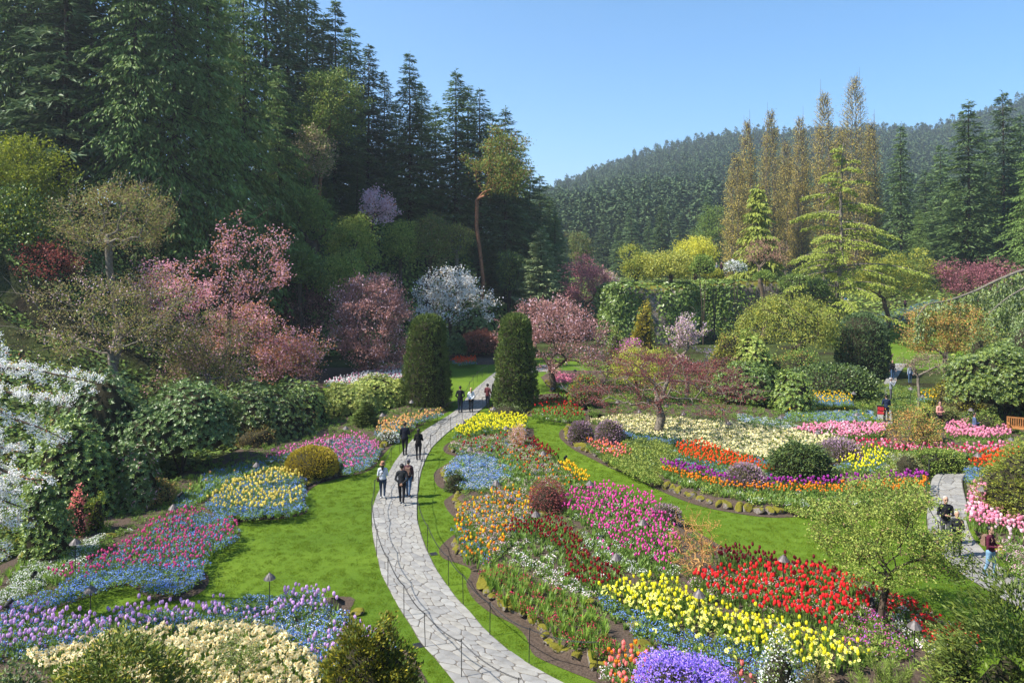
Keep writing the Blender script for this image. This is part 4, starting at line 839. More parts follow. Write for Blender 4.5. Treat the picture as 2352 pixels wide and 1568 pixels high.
broad('yellow_shrub_tree', 'light green small tree at the left end of the bluff top', 'tree', (1425, 1495, 570, 650), 92, [(C['yellowg'], 1), (C['shrubl'], 1.5)], n=110, k=36, leaf=(.24, .15), sig=.36)
broad('yellow_willow', 'fresh yellow weeping willow behind the bluff', 'tree', (1545, 1650, 530, 620), 105, [(C['willow'], 1)], n=170, k=44, leaf=(.4, .10), sig=.4, weep=2.2, inner=.6)
broad('bare_maple', 'reddish budding maple beside the railing on the rock wall', 'tree', (1700, 1805, 550, 632), 94, [(C['budred'], 1), (C['copper'], 1)], n=110, k=18, leaf=(.18, .1), sig=.3, bark=TWIG, flat=-.3)
broad('red_tree', 'reddish purple tree in the shade of the right firs', 'tree', (2150, 2335, 595, 690), 92, [(C['purple'], 2), (C['jmaple'], 1.5)], n=250, k=36, leaf=(.24, .14), sig=.42, lump=.3)
broad('ochre_maple', 'orange-tan feathery maple below the weeping blue cedar', 'tree', (2080, 2262, 690, 850), 56, [(C['ochre'], 2), (C['shrubl'], .9), (C['orange'], .5)], n=300, k=36, leaf=(.14, .08), sig=.27, inner=.35, zsq=.5, bark=TWIG)
broad('grey_twiggy_tree', 'bare grey twiggy small tree beside the flagstone walk', 'tree', (2068, 2200, 800, 880), 48, [(C['grey'], 1), (C['jmaple'], .4)], tu=2105, n=210, k=10, leaf=(.08, .05), sig=.16, bark=BARKL, r0=.009, flat=-.4, zsq=.4)
broad('orange_maple', 'slender young maple with orange-green leaves near the pink tulips', 'tree', (2035, 2165, 925, 1030), 37, [(C['orange'], 1), (C['bud'], 1), (C['shrubl'], .8)], tu=2082, n=150, k=20, leaf=(.09, .06), sig=.2, bark=TWIG, r0=.007, rtrunk=.05, base_z=.2, gap=.3)
broad('crab_apple', 'young crab apple tree with fresh green leaves by the red tulips', 'tree', (1868, 2235, 1085, 1375), 19.3, [(C['shrubl'], 3), (C['shrub'], 1.5), (C['budred'], .35)], tu=2028, n=420, k=46, leaf=(.07, .045), sig=.11, inner=.25, lump=.3, flat=-.7, bark=BARK, r0=.004, rtrunk=.085, fork=.3, gap=.45, dup=.75, base_z=.2, sides=6, zsq=.6)
broad('golden_twig_shrub', 'twiggy shrub with golden orange twigs between magenta and dark red tulips', 'shrub', (1528, 1662, 1168, 1330), 22.2, [(C['orange'], 1)], tu=1605, n=300, k=8, leaf=(.035, .02), sig=.06, bark=TWIGO, r0=.0055, rtrunk=.05, alpha=.15, fork=.1, base_z=.25, up=.8, flat=-.95)
broad('golden_twig_shrub', 'small peach-coloured twiggy shrub beside the far yellow tulips', 'shrub', (1165, 1212, 970, 1030), 37.3, [(C['orange'], 1), (C['pinkl'], .8)], n=120, k=14, leaf=(.06, .035), sig=.1, bark=TWIGO, r0=.006, rtrunk=.04, base_z=.25, flat=-.95)
broad('grey_shrub', 'bare grey-green budding tree high on the slope', 'tree', (1010, 1090, 500, 600), 92, [(C['olive'], 1), (C['shrubl'], .7)], n=120, k=30, leaf=(.22, .12), sig=.4, bark=BARKL)
for i, (b_, D, mm, lb) in enumerate([((690, 760, 300, 420), 82, 'grey', 'greyish budding tree under the arbutus crown'), ((760, 860, 480, 640), 80, 'shrubl', 'mid green tree on the ivy slope below the lilac cherry'), ((655, 770, 400, 600), 76, 'shrub', 'dark green bushy tree at the left of the ivy slope'),
        ((880, 960, 500, 620), 88, 'shrubl', 'light green bushy tree right of the lilac cherry'), ((930, 1040, 490, 620), 90, 'olive', 'soft grey-green willow-like tree on the slope'), ((730, 850, 590, 700), 74, 'shrubl', 'green shrubby tree directly above the copper plum'), ((640, 740, 560, 660), 72, 'ivy', 'dark ivy-hung tree right of the tall pink cherry'),
        ((1140, 1200, 560, 680), 96, 'yewdark', 'dark shaded tree above the right column yew'), ((1300, 1370, 520, 640), 150, 'olive', 'hazy olive tree at the foot of the hill'), ((1585, 1690, 470, 600), 135, 'shrub', 'dark leafy tree left of the poplars')]):
    broad('slope_tree', lb, 'tree', b_, D, [(C[mm], 2), (C['shrub'], 1)], n=130, k=46, leaf=(.26, .16), sig=.45, inner=.45, lump=.25)
# poplars in early leaf
def poplar(u, w, topv, D, label):
    rng = np.random.default_rng(nseed()); x = PX(u, D); z0 = tz(x, D); H = PZ(topv, D) - z0; Rx = w * 1.25 * D / FPX / 2
    root = empty('poplar_tree', (x, D, z0)); tag(root, label, 'tree', 'poplars in early leaf'); m_ = MB()
    P = []; B0 = []; B1 = []; R0 = []; R1 = []
    for s in range(4):
        a = s * 1.57 + rng.random(); off = Rx * .32; pts = np.array([[0, 0, -.2], [off * .7 * math.cos(a), off * .7 * math.sin(a), H * .25], [off * math.cos(a), off * math.sin(a), H * .55], [off * .7 * math.cos(a), off * .7 * math.sin(a), H * rng.uniform(.86, 1)]])
        m_.path(spline(pts, 5), np.linspace(.30, .03, 16) * (1.0 if s == 0 else .6), 6)
    nb = 640; t = rng.uniform(.06, .97, nb); a = rng.random(nb) * 6.28; prof = np.interp(t, [0, .08, .3, .7, .9, 1], [.4, .75, 1, .75, .42, .1]) * Rx
    q0 = np.stack([np.cos(a) * prof * .25, np.sin(a) * prof * .25, t * H * .93], 1); rr = prof * rng.uniform(.6, 1.05, nb)
    q1 = np.stack([np.cos(a) * rr, np.sin(a) * rr, t * H * .93 + rng.uniform(1.5, 3.2, nb) * (1.05 - t * .6)], 1); q1[:, 2] = np.minimum(q1[:, 2], H)
    V, F = tubes(q0, q1, np.full(nb, .05), np.full(nb, .022), 3); m_.add(V, F); m_.build('trunk', BARKL, root, True)
    k = 26; f = rng.uniform(.25, 1.05, (nb, k, 1)); P = (q0[:, None] * (1 - f) + q1[:, None] * f + rng.normal(size=(nb, k, 3)) * .28).reshape(-1, 3); P[:, 2] = np.minimum(P[:, 2], H)
    P = P[rng.random(len(P)) < np.clip(1.0 - 1.0 * (P[:, 2] / H) ** 1.6, .06, 1)]
    Dr = rng.normal(size=P.shape) * .6 + np.array([0, 0, .6])
    obj('crown', crown_mesh('crown', P, Dr, rng.uniform(.18, .34, len(P)), rng.uniform(.10, .2, len(P)), [(C['poplar'], 3), (C['bud'], 1.2)], rng), root)
for u, w_, tv, D, lb in [(1690, 62, 330, 128, 'short broad poplar at the left end of the poplar row'), (1716, 54, 248, 134, 'leftmost of the tall poplars in golden bud'), (1770, 60, 222, 130, 'second tall poplar from the left with pointed top'), (1838, 50, 238, 138, 'slim poplar in the middle of the row'), (1893, 70, 175, 130, 'tall poplar left of the tallest one'), (1962, 84, 136, 128, 'tallest poplar with thin bare top'), (2000, 52, 250, 134, 'right-hand poplar at the end of the row'), (1930, 60, 260, 140, 'poplar seen between the two tallest ones'), (1805, 60, 300, 142, 'low poplar behind the slim one')]:
    poplar(u, w_, tv, D, lb)
# layered deodar cedar, weeping cypress, blue spruce, small cone
def layered_cedar():
    rng = np.random.default_rng(81); D = 92; u = 1925; x = PX(u, D); z0 = tz(x, D); H = PZ(322, D) - z0
    root = empty('layered_cedar', (x, D, z0)); tag(root, 'yellow-green cedar with flat layered boughs in front of the poplars', 'tree'); m_ = MB()
    m_.path(spline(np.array([[0, 0, -.3], [-.2, 0, H * .25], [.5, 0, H * .4], [.35, 0, H * .7], [.6, 0, H * .93], [.8, 0, H]]), 5), np.linspace(.42, .03, 26), 8)
    P = []; Dr = []
    for i in range(64):
        t = .14 + .84 * (i + rng.random() * .5) / 64; z = t * H; a = rng.choice([0, math.pi]) + rng.normal() * .9; ln = np.interp(t, [.15, .35, .6, .8, 1], [9.5, 9.5, 6.5, 4, 1.0]) * rng.uniform(.5, 1.1)
        bx = np.interp(t, [0, .25, .4, .7, .93, 1], [0, -.2, .5, .35, .6, .8]); o = np.array([bx, 0, z]); d = np.array([math.cos(a), math.sin(a), 0]); rise = rng.uniform(.0, .28)
        f = np.linspace(0, 1, 9); q = o + np.outer(f * ln, d); q[:, 2] += ln * (rise * f - .30 * f ** 2.2); m_.path(q, np.linspace(.1, .015, 9) * (ln / 8 + .3), 4)
        n = int(230 * ln / 4); g = rng.random(n) ** .7; side = np.array([-d[1], d[0], 0]); off = rng.normal(size=n) * (.14 * ln * (1.15 - g)) 
        pp = o + np.outer(g * ln, d) + np.outer(off, side); pp[:, 2] += ln * (rise * g - .30 * g ** 2.2) - np.abs(off) * .35 + rng.normal(size=n) * .1
        P.append(pp); dd = d * .7 + np.outer(np.sign(off), side) * .6 + rng.normal(size=(n, 3)) * .3; dd[:, 2] -= .75; Dr.append(dd)
    P = np.concatenate(P); Dr = np.concatenate(Dr); m_.build('trunk', BARKL, root, True)
    obj('crown', crown_mesh('crown', P, Dr, rng.uniform(.25, .5, len(P)), rng.uniform(.1, .18, len(P)), [(C['deodar'], 1)], rng, .1, np.array([0, 0, 1.0])), root)
layered_cedar()
CON['wcyp'] = [conifer_meshes(16, 4.0, 51, 0.02, 34, 8, 16, .75, .26, .55, C['wcyp'], hang=1.1, taper=.75, ragged=.4)]
CON['bluesp'] = [conifer_meshes(12, 3.0, 52, 0.02, 34, 8, 13, .5, .2, .1, C['bluesp'], hang=.1, taper=.7, lift=.15)]
CON['cone'] = [conifer_meshes(2.0, .62, 53, .02, 34, 12, 10, .14, .06, .0, C['yew'], hang=-.3, taper=.9, ragged=.12, lift=.25)]
conifer('wcyp', 1740, 100, 425, None, 'drooping olive-green cypress above the rock wall', None, 0, 1.1, 'weeping_cypress')
conifer('bluesp', 1241, 92, 530, None, 'blue-grey spruce in the gap right of the column yews', None, 0, 1.1, 'blue_spruce')
conifer('cone', 840, 42.5, 935, None, 'small clipped green cone conifer beside the pink tulips', None, 0, 1.15, 'cone_conifer').location.z = 0.2
# weeping blue cedar at the right: one long bough with curtains
def weeping_blue_cedar():
    rng = np.random.default_rng(83); root = empty('weeping_blue_cedar', (PX(2420, 58), 58, tz(PX(2420, 58), 58))); b0 = np.array(root.location)
    tag(root, 'weeping blue cedar with long sloping bough and hanging curtains', 'tree'); m_ = MB(); P = []; Dr = []
    def W(u, v, D): return np.array([PX(u, D), D, PZ(v, D)]) - b0
    boughs = [[W(2420, 800, 58), W(2425, 640, 58), W(2370, 618, 58), W(2300, 640, 57), W(2240, 668, 57), W(2180, 690, 56), W(2130, 700, 55.5), W(2105, 730, 55)], [W(2425, 640, 58), W(2380, 650, 55), W(2320, 680, 54), W(2270, 720, 53)], [W(2425, 640, 58), W(2390, 690, 53), W(2340, 720, 52)], [W(2425, 650, 58), W(2400, 640, 62), W(2330, 650, 63), W(2260, 665, 63)], [W(2425, 640, 58), W(2400, 700, 50), W(2350, 760, 49.5)]]
    for i, q in enumerate(boughs):
        s = spline(q, 8); m_.path(s, np.linspace(.2 if i == 0 else .1, .03, len(s)), 6)
        st = resample(s[8 if i else 14:], .14)
        for p in st:
            for r_ in range(2):
                ln = rng.uniform(.5, 2.7) if i == 0 else rng.uniform(.8, 3.4); k = int(ln / .1); f = np.arange(k)[:, None] * .1
                o = p + rng.normal(size=3) * np.array([.12, .45, .05]); pp = o + f * np.array([0, 0, -1.0]) + np.cumsum(rng.normal(size=(k, 3)) * .012, 0); P.append(pp)
    P = np.concatenate(P); Dr = rng.normal(size=P.shape) * .5 + np.array([0, 0, -.8]); m_.build('trunk', BARKL, root, True)
    obj('crown', crown_mesh('crown', P, Dr, rng.uniform(.2, .34, len(P)), rng.uniform(.09, .15, len(P)), [(C['bluesp'], 1), (C['pine'], .8)], rng), root)
weeping_blue_cedar()
# clipped yew columns and the barrel yew
def clipped(name, label, u, w0, w1, vb, vt, mats, n=11000, leaf=(.17, .07), lump=.05, expo=2.0, dome=.06, D=None, seed=1, hollow=True):
    """column w0 wide at the foot, w1 wide at the top (picture px)"""
    rng = np.random.default_rng(seed); D = D or FPX * CAMH / (vb - HOR); x = PX(u, D); H = (vb - vt) * D / FPX; r0 = w0 * D / FPX / 2; r1 = w1 * D / FPX / 2
    root = empty(name, (x, D, tz(x, D) + .05)); tag(root, label, 'yew')
    def surf(a, t):
        k = np.where(t < 1, r0 + (r1 - r0) * t ** 1.2 + np.sin(np.clip(t, 0, 1) * 3.14) * r0 * .08, r1 * np.maximum(0, 2 - t) ** .6)
        z = np.where(t < 1, t * H * (1 - dome), H * (1 - dome) + dome * H * np.sin(np.clip(t - 1, 0, 1) * 1.57))
        q = np.stack([np.cos(a) * 1.2, np.sin(a) * 1.2, z * 1.1], 1); kk = k * (1 + lump * .6 * snoise(q, 2.2, seed) + lump * .6 * snoise(q, 5, seed + 3) + lump * .5 * snoise(q, 11, seed + 7))
        return np.stack([np.cos(a) * kk, np.sin(a) * kk, z + .05 * H * dome * snoise(q, 4, seed + 5)], 1)
    a = np.linspace(0, 2 * math.pi, 33)[:-1]; t = np.concatenate([np.linspace(0, 1, 16), np.linspace(1.1, 2, 5)]); A, T = np.meshgrid(a, t); V = surf(A.ravel(), T.ravel()) * np.array([.86, .86, .97])
    i, j = np.meshgrid(np.arange(32), np.arange(len(t) - 1)); b_ = j * 32; F = np.stack([b_ + i, b_ + (i + 1) % 32, b_ + 32 + (i + 1) % 32, b_ + 32 + i], -1).reshape(-1, 4)
    obj('light_block_core', mesh('light_block_core', V, [F], [CORE], smooth=True), root)  # closed core added inside the column so light cannot pass through
    a = rng.uniform(0, 6.28, n); t = np.where(rng.random(n) < .88, rng.random(n), 1 + rng.random(n)); P = surf(a, t); e = .02
    Nn = norm(np.cross(surf(a + e, t) - P, surf(a, np.where(t < 1, np.minimum(t + e, .9999), t + e)) - P) + 1e-9)
    Cc = P[rng.integers(0, n, 420)]; dm = np.full(n, 9.0)
    for q_ in Cc: dm = np.minimum(dm, np.linalg.norm(P - q_, axis=1))
    P = P + Nn * (.26 * np.maximum(0, 1 - (dm / .34) ** 2) - .12)[:, None]; P = P - Nn * rng.uniform(-.03, .10, (n, 1)) * r0
    Dr = Nn * .7 + np.array([0, 0, .7]) + rng.normal(size=P.shape) * .35
    obj('crown', crown_mesh('crown', P, Dr, leaf[0] * rng.uniform(.6, 1.3, n), leaf[1] * rng.uniform(.7, 1.3, n), mats, rng), root)
    m_ = MB(); m_.path([(0, 0, -.2), (0, 0, H * .4), (.1, 0, H * .8)], [.16, .12, .05], 7); m_.build('trunk', BARK, root, True); return root
clipped('column_yew', 'clipped column yew standing left of the path', 982, 104, 64, 935, 728, [(C['yew'], 1)], 17000, seed=5, lump=.11)
clipped('column_yew', 'clipped column yew standing right of the path', 1184, 94, 56, 941, 726, [(C['yew'], 1)], 17000, seed=6, lump=.10)
clipped('barrel_yew', 'dark clipped barrel-shaped yew beside the far walk', 1981, 104, 96, 862, 724, [(C['yewdark'], 1)], 9000, (.22, .09), .06, dome=.16, D=63, seed=7)

# ---------------------------------------------------------------- shrubs
S = shrub
rh = dict(style='rosette', leaf=(.17, .06))
S('rhododendron', 'big dark rhododendron bank left of the dark gap', 'shrub', (270, 560, 880, 1090), 34, [(C['rhodo'], 1)], 1700, lump=.18, **rh)
S('rhododendron', 'rhododendron behind the white cherry branch', 'shrub', (120, 330, 860, 1010), 33, [(C['rhodo'], 1)], 1200, lump=.2, **rh)
S('rhododendron', 'lighter green rhododendron below the white cherry branch', 'shrub', (90, 265, 965, 1110), 28, [(C['rhodol'], 1), (C['rhodo'], 1)], 1100, lump=.2, **rh)
S('rhododendron', 'rhododendron right of the dark gap behind the pink tulips', 'shrub', (480, 700, 870, 1010), 40, [(C['rhodo'], 2), (C['rhodol'], .5)], 1500, lump=.2, **rh)
S('rhododendron', 'green rhododendron at the feet of the rounded cherry', 'shrub', (600, 770, 870, 980), 43, [(C['rhodo'], 1), (C['rhodol'], .8)], 1100, lump=.2, **rh)
S('rhododendron', 'dark shrub with pinkish buds below the big rhododendron', 'shrub', (240, 360, 1005, 1115), 28.5, [(C['rhodo'], 2), (C['pink'], .08)], 800, lump=.2, **rh)
S('variegated_shrub', 'yellow-green shrub in front of the rounded cherry', 'shrub', (745, 870, 880, 985), 46, [(C['varieg'], 2), (C['rhodol'], 1)], 1300, lump=.16, **rh)
S('variegated_shrub', 'large yellow-green shrub left of the column yew', 'shrub', (805, 945, 862, 965), 50, [(C['varieg'], 1.6), (C['rhodol'], 1.4)], 1400, lump=.16, **rh)
S('pieris_shrub', 'green shrub at the left edge under the white blossom', 'shrub', (60, 160, 1085, 1215), 23.5, [(C['rhodo'], 1), (C['rhodol'], .5)], 800, lump=.2, style='rosette', leaf=(.12, .045))
S('coral_shrub', 'small shrub with coral red young leaves', 'shrub', (155, 200, 1115, 1175), 25.5, [(C['coral'], 2), (C['shrub'], .5)], 260, leaf=(.09, .05), lump=.25)
S('mossy_shrub', 'yellowish low shrub beside the coral one', 'shrub', (196, 240, 1120, 1180), 26, [(C['chart'], 1), (C['shrub'], 1)], 300, leaf=(.09, .05), lump=.25)
S('brown_dome_shrub', 'olive-brown dome shrub in the left bed', 'shrub', (256, 402, 1102, 1190), 29, [(C['ochre'], 1), (C['olive'], 1.6), (C['brownred'], .3)], 1700, leaf=(.10, .045), lump=.12)
S('golden_thuja', 'rounded golden thuja at the edge of the left lawn', 'shrub', (655, 777, 1027, 1118), 33.2, [(C['goldthuja'], 1)], 5200, leaf=(.11, .035), lump=.05, style='needle', core=.9, shell=.9, up=.5, dup=.95)
S('white_candytuft', 'dome of white candytuft by the path edge', 'shrub', (864, 918, 988, 1030), 39.5, [(C['white'], 1.6), (C['shrub'], .9)], 800, leaf=(.07, .06), lump=.1, style='needle')
S('dark_twiggy_shrub', 'dark purplish twiggy shrub under the rhododendrons', 'shrub', (660, 735, 930, 1005), 42, [(C['brownred'], 1), (C['olive'], 1)], 500, leaf=(.1, .04), lump=.2, style='needle')
S('brown_twiggy_shrub', 'brownish twiggy shrub in front of the dark gap', 'shrub', (545, 635, 975, 1055), 38, [(C['ochre'], 1), (C['olive'], 2)], 700, leaf=(.1, .04), lump=.2, style='needle')
S('green_bush', 'round dark green rhododendron right of the white blossom tree', 'shrub', (1040, 1142, 700, 790), 76, [(C['rhodo'], 1)], 900, leaf=(.26, .09), style='rosette')
S('red_dome_maple', 'brownish red dome maple at the end of the lawn', 'shrub', (1060, 1146, 757, 835), 74, [(C['brownred'], 1), (C['jmaple'], .4)], 1800, leaf=(.2, .1), lump=.12, up=-.4)
S('green_bush', 'dark green bush behind the left column yew', 'shrub', (1025, 1075, 770, 835), 73, [(C['rhodo'], 1)], 500, leaf=(.24, .09), style='rosette')
S('yew_skirt_shrub', 'low grey-green mat shrub at the foot of the right column yew', 'shrub', (1128, 1205, 930, 958), 46.5, [(C['yew'], 1), (C['bluesp'], .5)], 700, leaf=(.1, .04), style='needle', base_z=.15)
S('red_flower_shrub', 'rose-like shrub dotted with red blooms right of the plum trunk', 'shrub', (1310, 1385, 860, 960), 48, [(C['shrub'], 2), (C['shrubl'], 1), (C['red'], .35)], 900, leaf=(.12, .08), lump=.25)
S('green_bush', 'fresh green leafy bush left of the magenta azalea', 'shrub', (1385, 1440, 765, 830), 62, [(C['shrubl'], 1), (C['shrub'], .4)], 600, leaf=(.18, .1))
S('golden_conifer', 'golden conifer bush in front of the ivy bluff', 'shrub', (1450, 1502, 712, 790), 72, [(C['goldthuja'], 1), (C['goldcyp'], 1)], 900, leaf=(.22, .1), lump=.2, style='frond')
S('glossy_bush', 'glossy light green rhododendron left of the weeping maple trunk', 'shrub', (1680, 1780, 765, 835), 57, [(C['rhodol'], 2), (C['varieg'], 1)], 900, leaf=(.2, .075), style='rosette')
S('yellow_bush', 'yellow leafed bush above the red maple', 'shrub', (1625, 1700, 750, 820), 60, [(C['yellowg'], 1.5), (C['orange'], .2), (C['shrubl'], 1)], 800, leaf=(.18, .08), lump=.25)
S('green_bush', 'dark green bank shrub behind the right side of the red maple', 'shrub', (1640, 1790, 830, 960), 50, [(C['rhodo'], 1), (C['shrub'], 1)], 1200, leaf=(.17, .07), style='rosette')
S('green_bush', 'light green leafy bush right of the red maple', 'shrub', (1775, 1870, 835, 925), 47, [(C['rhodol'], 1), (C['rhodo'], .6)], 800, leaf=(.17, .06), style='rosette')
S('green_bush', 'dark ivy-like hedge shadowed below the weeping maple', 'shrub', (1800, 2010, 835, 940), 53, [(C['ivy'], 1), (C['yewdark'], 1)], 2200, leaf=(.18, .12), lump=.12)
S('green_bush', 'olive shrub under the weeping maple', 'shrub', (1740, 1900, 800, 870), 58, [(C['shrub'], 2), (C['ochre'], .4)], 1300, leaf=(.18, .1))
for i, (b_, D, mm, lb) in enumerate([((1795, 1860, 632, 680), 92, 'ivy', 'first rounded ivy hump on the rock wall'), ((1850, 1903, 640, 700), 90, 'ivy', 'second rounded ivy hump at the right end of the rock wall'), ((1668, 1712, 602, 632), 88, 'white', 'clipped white-variegated globe bush on the rock wall'), ((1622, 1660, 622, 645), 90, 'yellowg', 'light green cushion on the rock wall'), ((1590, 1640, 585, 650), 86, 'pine', 'small dark pine at the edge of the bluff top'), ((1735, 1775, 625, 645), 90, 'shrub', 'low dark cushion beside the railing')]):
    S('bluff_shrub', lb, 'shrub', b_, D, [(C[mm], 2), (C['shrub'], 1 if mm != 'white' else 1.5)], 700, leaf=(.24, .13), ground=False)
S('rhododendron', 'very large glossy rhododendron at the right edge', 'shrub', (2195, 2420, 775, 1000), 43, [(C['rhodo'], 1), (C['rhodol'], 1.2)], 2300, leaf=(.2, .065), style='rosette', lump=.2)
S('rhododendron', 'rhododendron in front at the far right edge above the bench', 'shrub', (2275, 2470, 860, 960), 45, [(C['rhodol'], 1), (C['rhodo'], 1.3)], 1200, leaf=(.18, .06), style='rosette', lump=.2)
S('green_bush', 'grey-green bush between the ochre maple and the big rhododendron', 'shrub', (2225, 2310, 755, 830), 52, [(C['rhodo'], 1), (C['olive'], 1)], 800, leaf=(.2, .08))
S('blue_bush', 'blue-green bush at the right edge under the cedar curtains', 'shrub', (2310, 2400, 750, 830), 48, [(C['bluesp'], 1), (C['rhodo'], 1)], 900, leaf=(.16, .08))
S('mossy_bank', 'dark mossy bank below the bare grey tree', 'shrub', (2130, 2260, 860, 930), 47, [(C['goldcyp'], 1), (C['olive'], 1)], 1500, leaf=(.12, .07), lump=.12)
S('clipped_hedge', 'low clipped olive hedge behind the pink tulips', 'shrub', (2090, 2215, 933, 970), 42.5, [(C['olive'], 1), (C['yew'], 1)], 1300, leaf=(.1, .05), lump=.06, expo=3.5, dup=.3, base_z=.0)
S('clipped_hedge', 'low bright green hedge at the bend of the side path', 'shrub', (2085, 2212, 1035, 1082), 35.6, [(C['shrub'], 1.4), (C['shrubl'], .5)], 1500, leaf=(.1, .06), lump=.08, expo=4, depth=.5, base_z=.0)
S('yellow_green_bush', 'yellow-green leafy bush in front of the hedge and pink shirt', 'shrub', (2095, 2155, 945, 1010), 38.5, [(C['shrubl'], 1.5), (C['yellowg'], .8)], 600, leaf=(.12, .06), lump=.3, base_z=.2)
S('light_maple_bush', 'bright yellow-green Japanese maple bush at the right edge', 'shrub', (2262, 2460, 1040, 1190), 26.5, [(C['yellowg'], 1), (C['shrubl'], 2)], 2600, leaf=(.09, .05), lump=.22, style='frond', base_z=.4)
S('grey_bush', 'small grey-green round bush by the young orange maple', 'shrub', (2050, 2120, 1040, 1085), 35, [(C['olive'], 1), (C['bluesp'], .7)], 700, leaf=(.09, .035), style='needle', base_z=.2)
S('green_bush', 'bright low bush beside the wooden bench', 'shrub', (2215, 2300, 945, 985), 41, [(C['shrub'], 2), (C['shrubl'], 1)], 700, leaf=(.12, .06), base_z=.0)
for b_, D, lb in [((1306, 1362, 962, 1012), 40.3, 'purple heather clump at the left tip of the island bed'), ((1363, 1434, 965, 1016), 39.5, 'larger purple heather clump beside it'), ((1662, 1760, 1062, 1120), 33, 'purple heather dome among the orange tulips'), ((1870, 1978, 1008, 1055), 36.5, 'purple heather behind the dark spreading yew')]:
    S('heather', lb, 'shrub', b_, D, [(C['heath'], 2.2), (C['olive'], 1.4)], 2600, leaf=(.12, .035), lump=.1, style='needle', core=.88, shell=.85, base_z=.22)
S('spreading_yew', 'dark green layered dome conifer in the island bed', 'shrub', (1765, 1912, 1005, 1102), 34.3, [(C['yewdark'], 1), (C['yew'], 1)], 1500, leaf=(.16, .06), style='frond', lump=.12, base_z=.2, up=-.1)
S('red_laceleaf_maple', 'dark red laceleaf maple mound in the big bed', 'shrub', (1208, 1306, 1106, 1172), 30.5, [(C['jmaple'], 1.4), (C['maroon'], 1)], 3000, leaf=(.10, .03), style='needle', lump=.12, up=-.5, base_z=.22, core=.7)
S('heather', 'pale pink heather strip along the lawn beside the magenta tulips', 'shrub', (1490, 1570, 1155, 1200), 28.2, [(C['heath'], 1), (C['pinkl'], .6), (C['olive'], 1)], 1200, leaf=(.1, .03), style='needle', lump=.15, base_z=.2)
S('box_edging', 'low dark evergreen edging round the blue forget-me-nots', 'shrub', (1022, 1072, 1080, 1126), 32.5, [(C['yewdark'], 1), (C['yew'], .7)], 900, leaf=(.1, .04), style='needle', base_z=.02, lump=.08)
# close to the camera along the bottom of the picture
S('golden_cypress', 'golden-tipped cypress bush at the bottom beside the path', 'shrub', (728, 958, 1436, 1690), 14.6, [(C['goldcyp'], 2.2), (C['juniper'], 1)], 2600, leaf=(.10, .045), style='frond', lump=.22, lf=3.2, up=.7)
S('juniper', 'spreading green juniper at the bottom left', 'shrub', (110, 440, 1492, 1690), 14.0, [(C['juniper'], 2), (C['goldcyp'], .5)], 3400, leaf=(.12, .04), style='frond', lump=.2, lf=3, up=.25, core=.62)
S('leafy_shrub', 'grey-green leafy shrub in the bottom left corner', 'shrub', (-60, 130, 1500, 1700), 13.5, [(C['rhodo'], 1), (C['bluesp'], .7), (C['shrubl'], .5)], 1500, leaf=(.09, .045), lump=.2)
broad('peony_shrub', 'small open shrub of divided leaves rising from the narcissus', 'shrub', (500, 600, 1440, 1560), 15.5, [(C['shrub'], 1), (C['bluesp'], .5), (C['shrubl'], .5)], n=60, k=22, leaf=(.055, .025), sig=.08, bark=TWIG, r0=.004, rtrunk=.02, base_z=.2, gap=.3)
S('purple_azalea', 'vivid violet azalea in full bloom at the bottom', 'shrub', (1440, 1712, 1487, 1680), 15.2, [(C['azalea'], 6), (C['rhodo'], .5)], 5200, leaf=(.05, .042), lump=.16, lf=3, style='leaf')
S('white_flower_shrub', 'white flowering open shrub at the bottom beside the azalea', 'shrub', (1725, 1850, 1510, 1660), 15.0, [(C['white'], 1.3), (C['shrub'], 2)], 1500, leaf=(.05, .035), lump=.25)
S('grey_heath', 'grey-green rounded heath at the bottom', 'shrub', (1818, 1940, 1520, 1640), 14.6, [(C['olive'], 1.5), (C['grey'], .6)], 2400, leaf=(.07, .02), style='needle', lump=.06)
def mugo(name, label, box, D, n, mats, sd, L_=.17):
    rng = np.random.default_rng(sd); c, rx, rz = cbox(box, D); bz = tz(c[0], D); root = empty(name, (c[0], D, bz)); tag(root, label, 'shrub'); m_ = MB(); P = []; Dr = []
    for i in range(n):
        d = norm(rng.normal(size=3)); d[2] = abs(d[2]); e = d * np.array([rx, rx * .8, c[2] + rz - bz]) * rng.uniform(.72, 1.0); tipd = norm(d * np.array([.45, .45, .2]) + np.array([0, 0, .9])); ln = rng.uniform(.22, .4)
        m_.path([e * .35, e - tipd * ln, e], [.014, .009, .004], 4); f = rng.random(70); P.append(e - np.outer(f * ln, tipd)); a = rng.normal(size=(70, 3)); Dr.append(norm(a) * .75 + tipd * .8)
    P = np.concatenate(P); Dr = np.concatenate(Dr); m_.build('trunk', TWIG, root, True)
    obj('crown', crown_mesh('crown', P, Dr, L_ * rng.uniform(.5, 1.1, len(P)), .011, mats, rng), root)
mugo('mugo_pine', 'bushy dwarf pine with upright candles at the bottom right', (1925, 2150, 1490, 1660), 14.6, 170, [(C['pine'], 1)], 91)
S('pale_juniper', 'pale yellow-green juniper at the bottom right', 'shrub', (2110, 2270, 1480, 1680), 14.2, [(C['varieg'], 1), (C['juniper'], 1.2)], 1900, leaf=(.08, .03), style='frond', lump=.2, lf=3)
S('juniper', 'dark feathery juniper in the bottom right corner', 'shrub', (2190, 2480, 1400, 1660), 13.4, [(C['juniper'], 1), (C['yew'], 1)], 2600, leaf=(.14, .04), style='frond', lump=.28, lf=3, up=.5, core=.55)
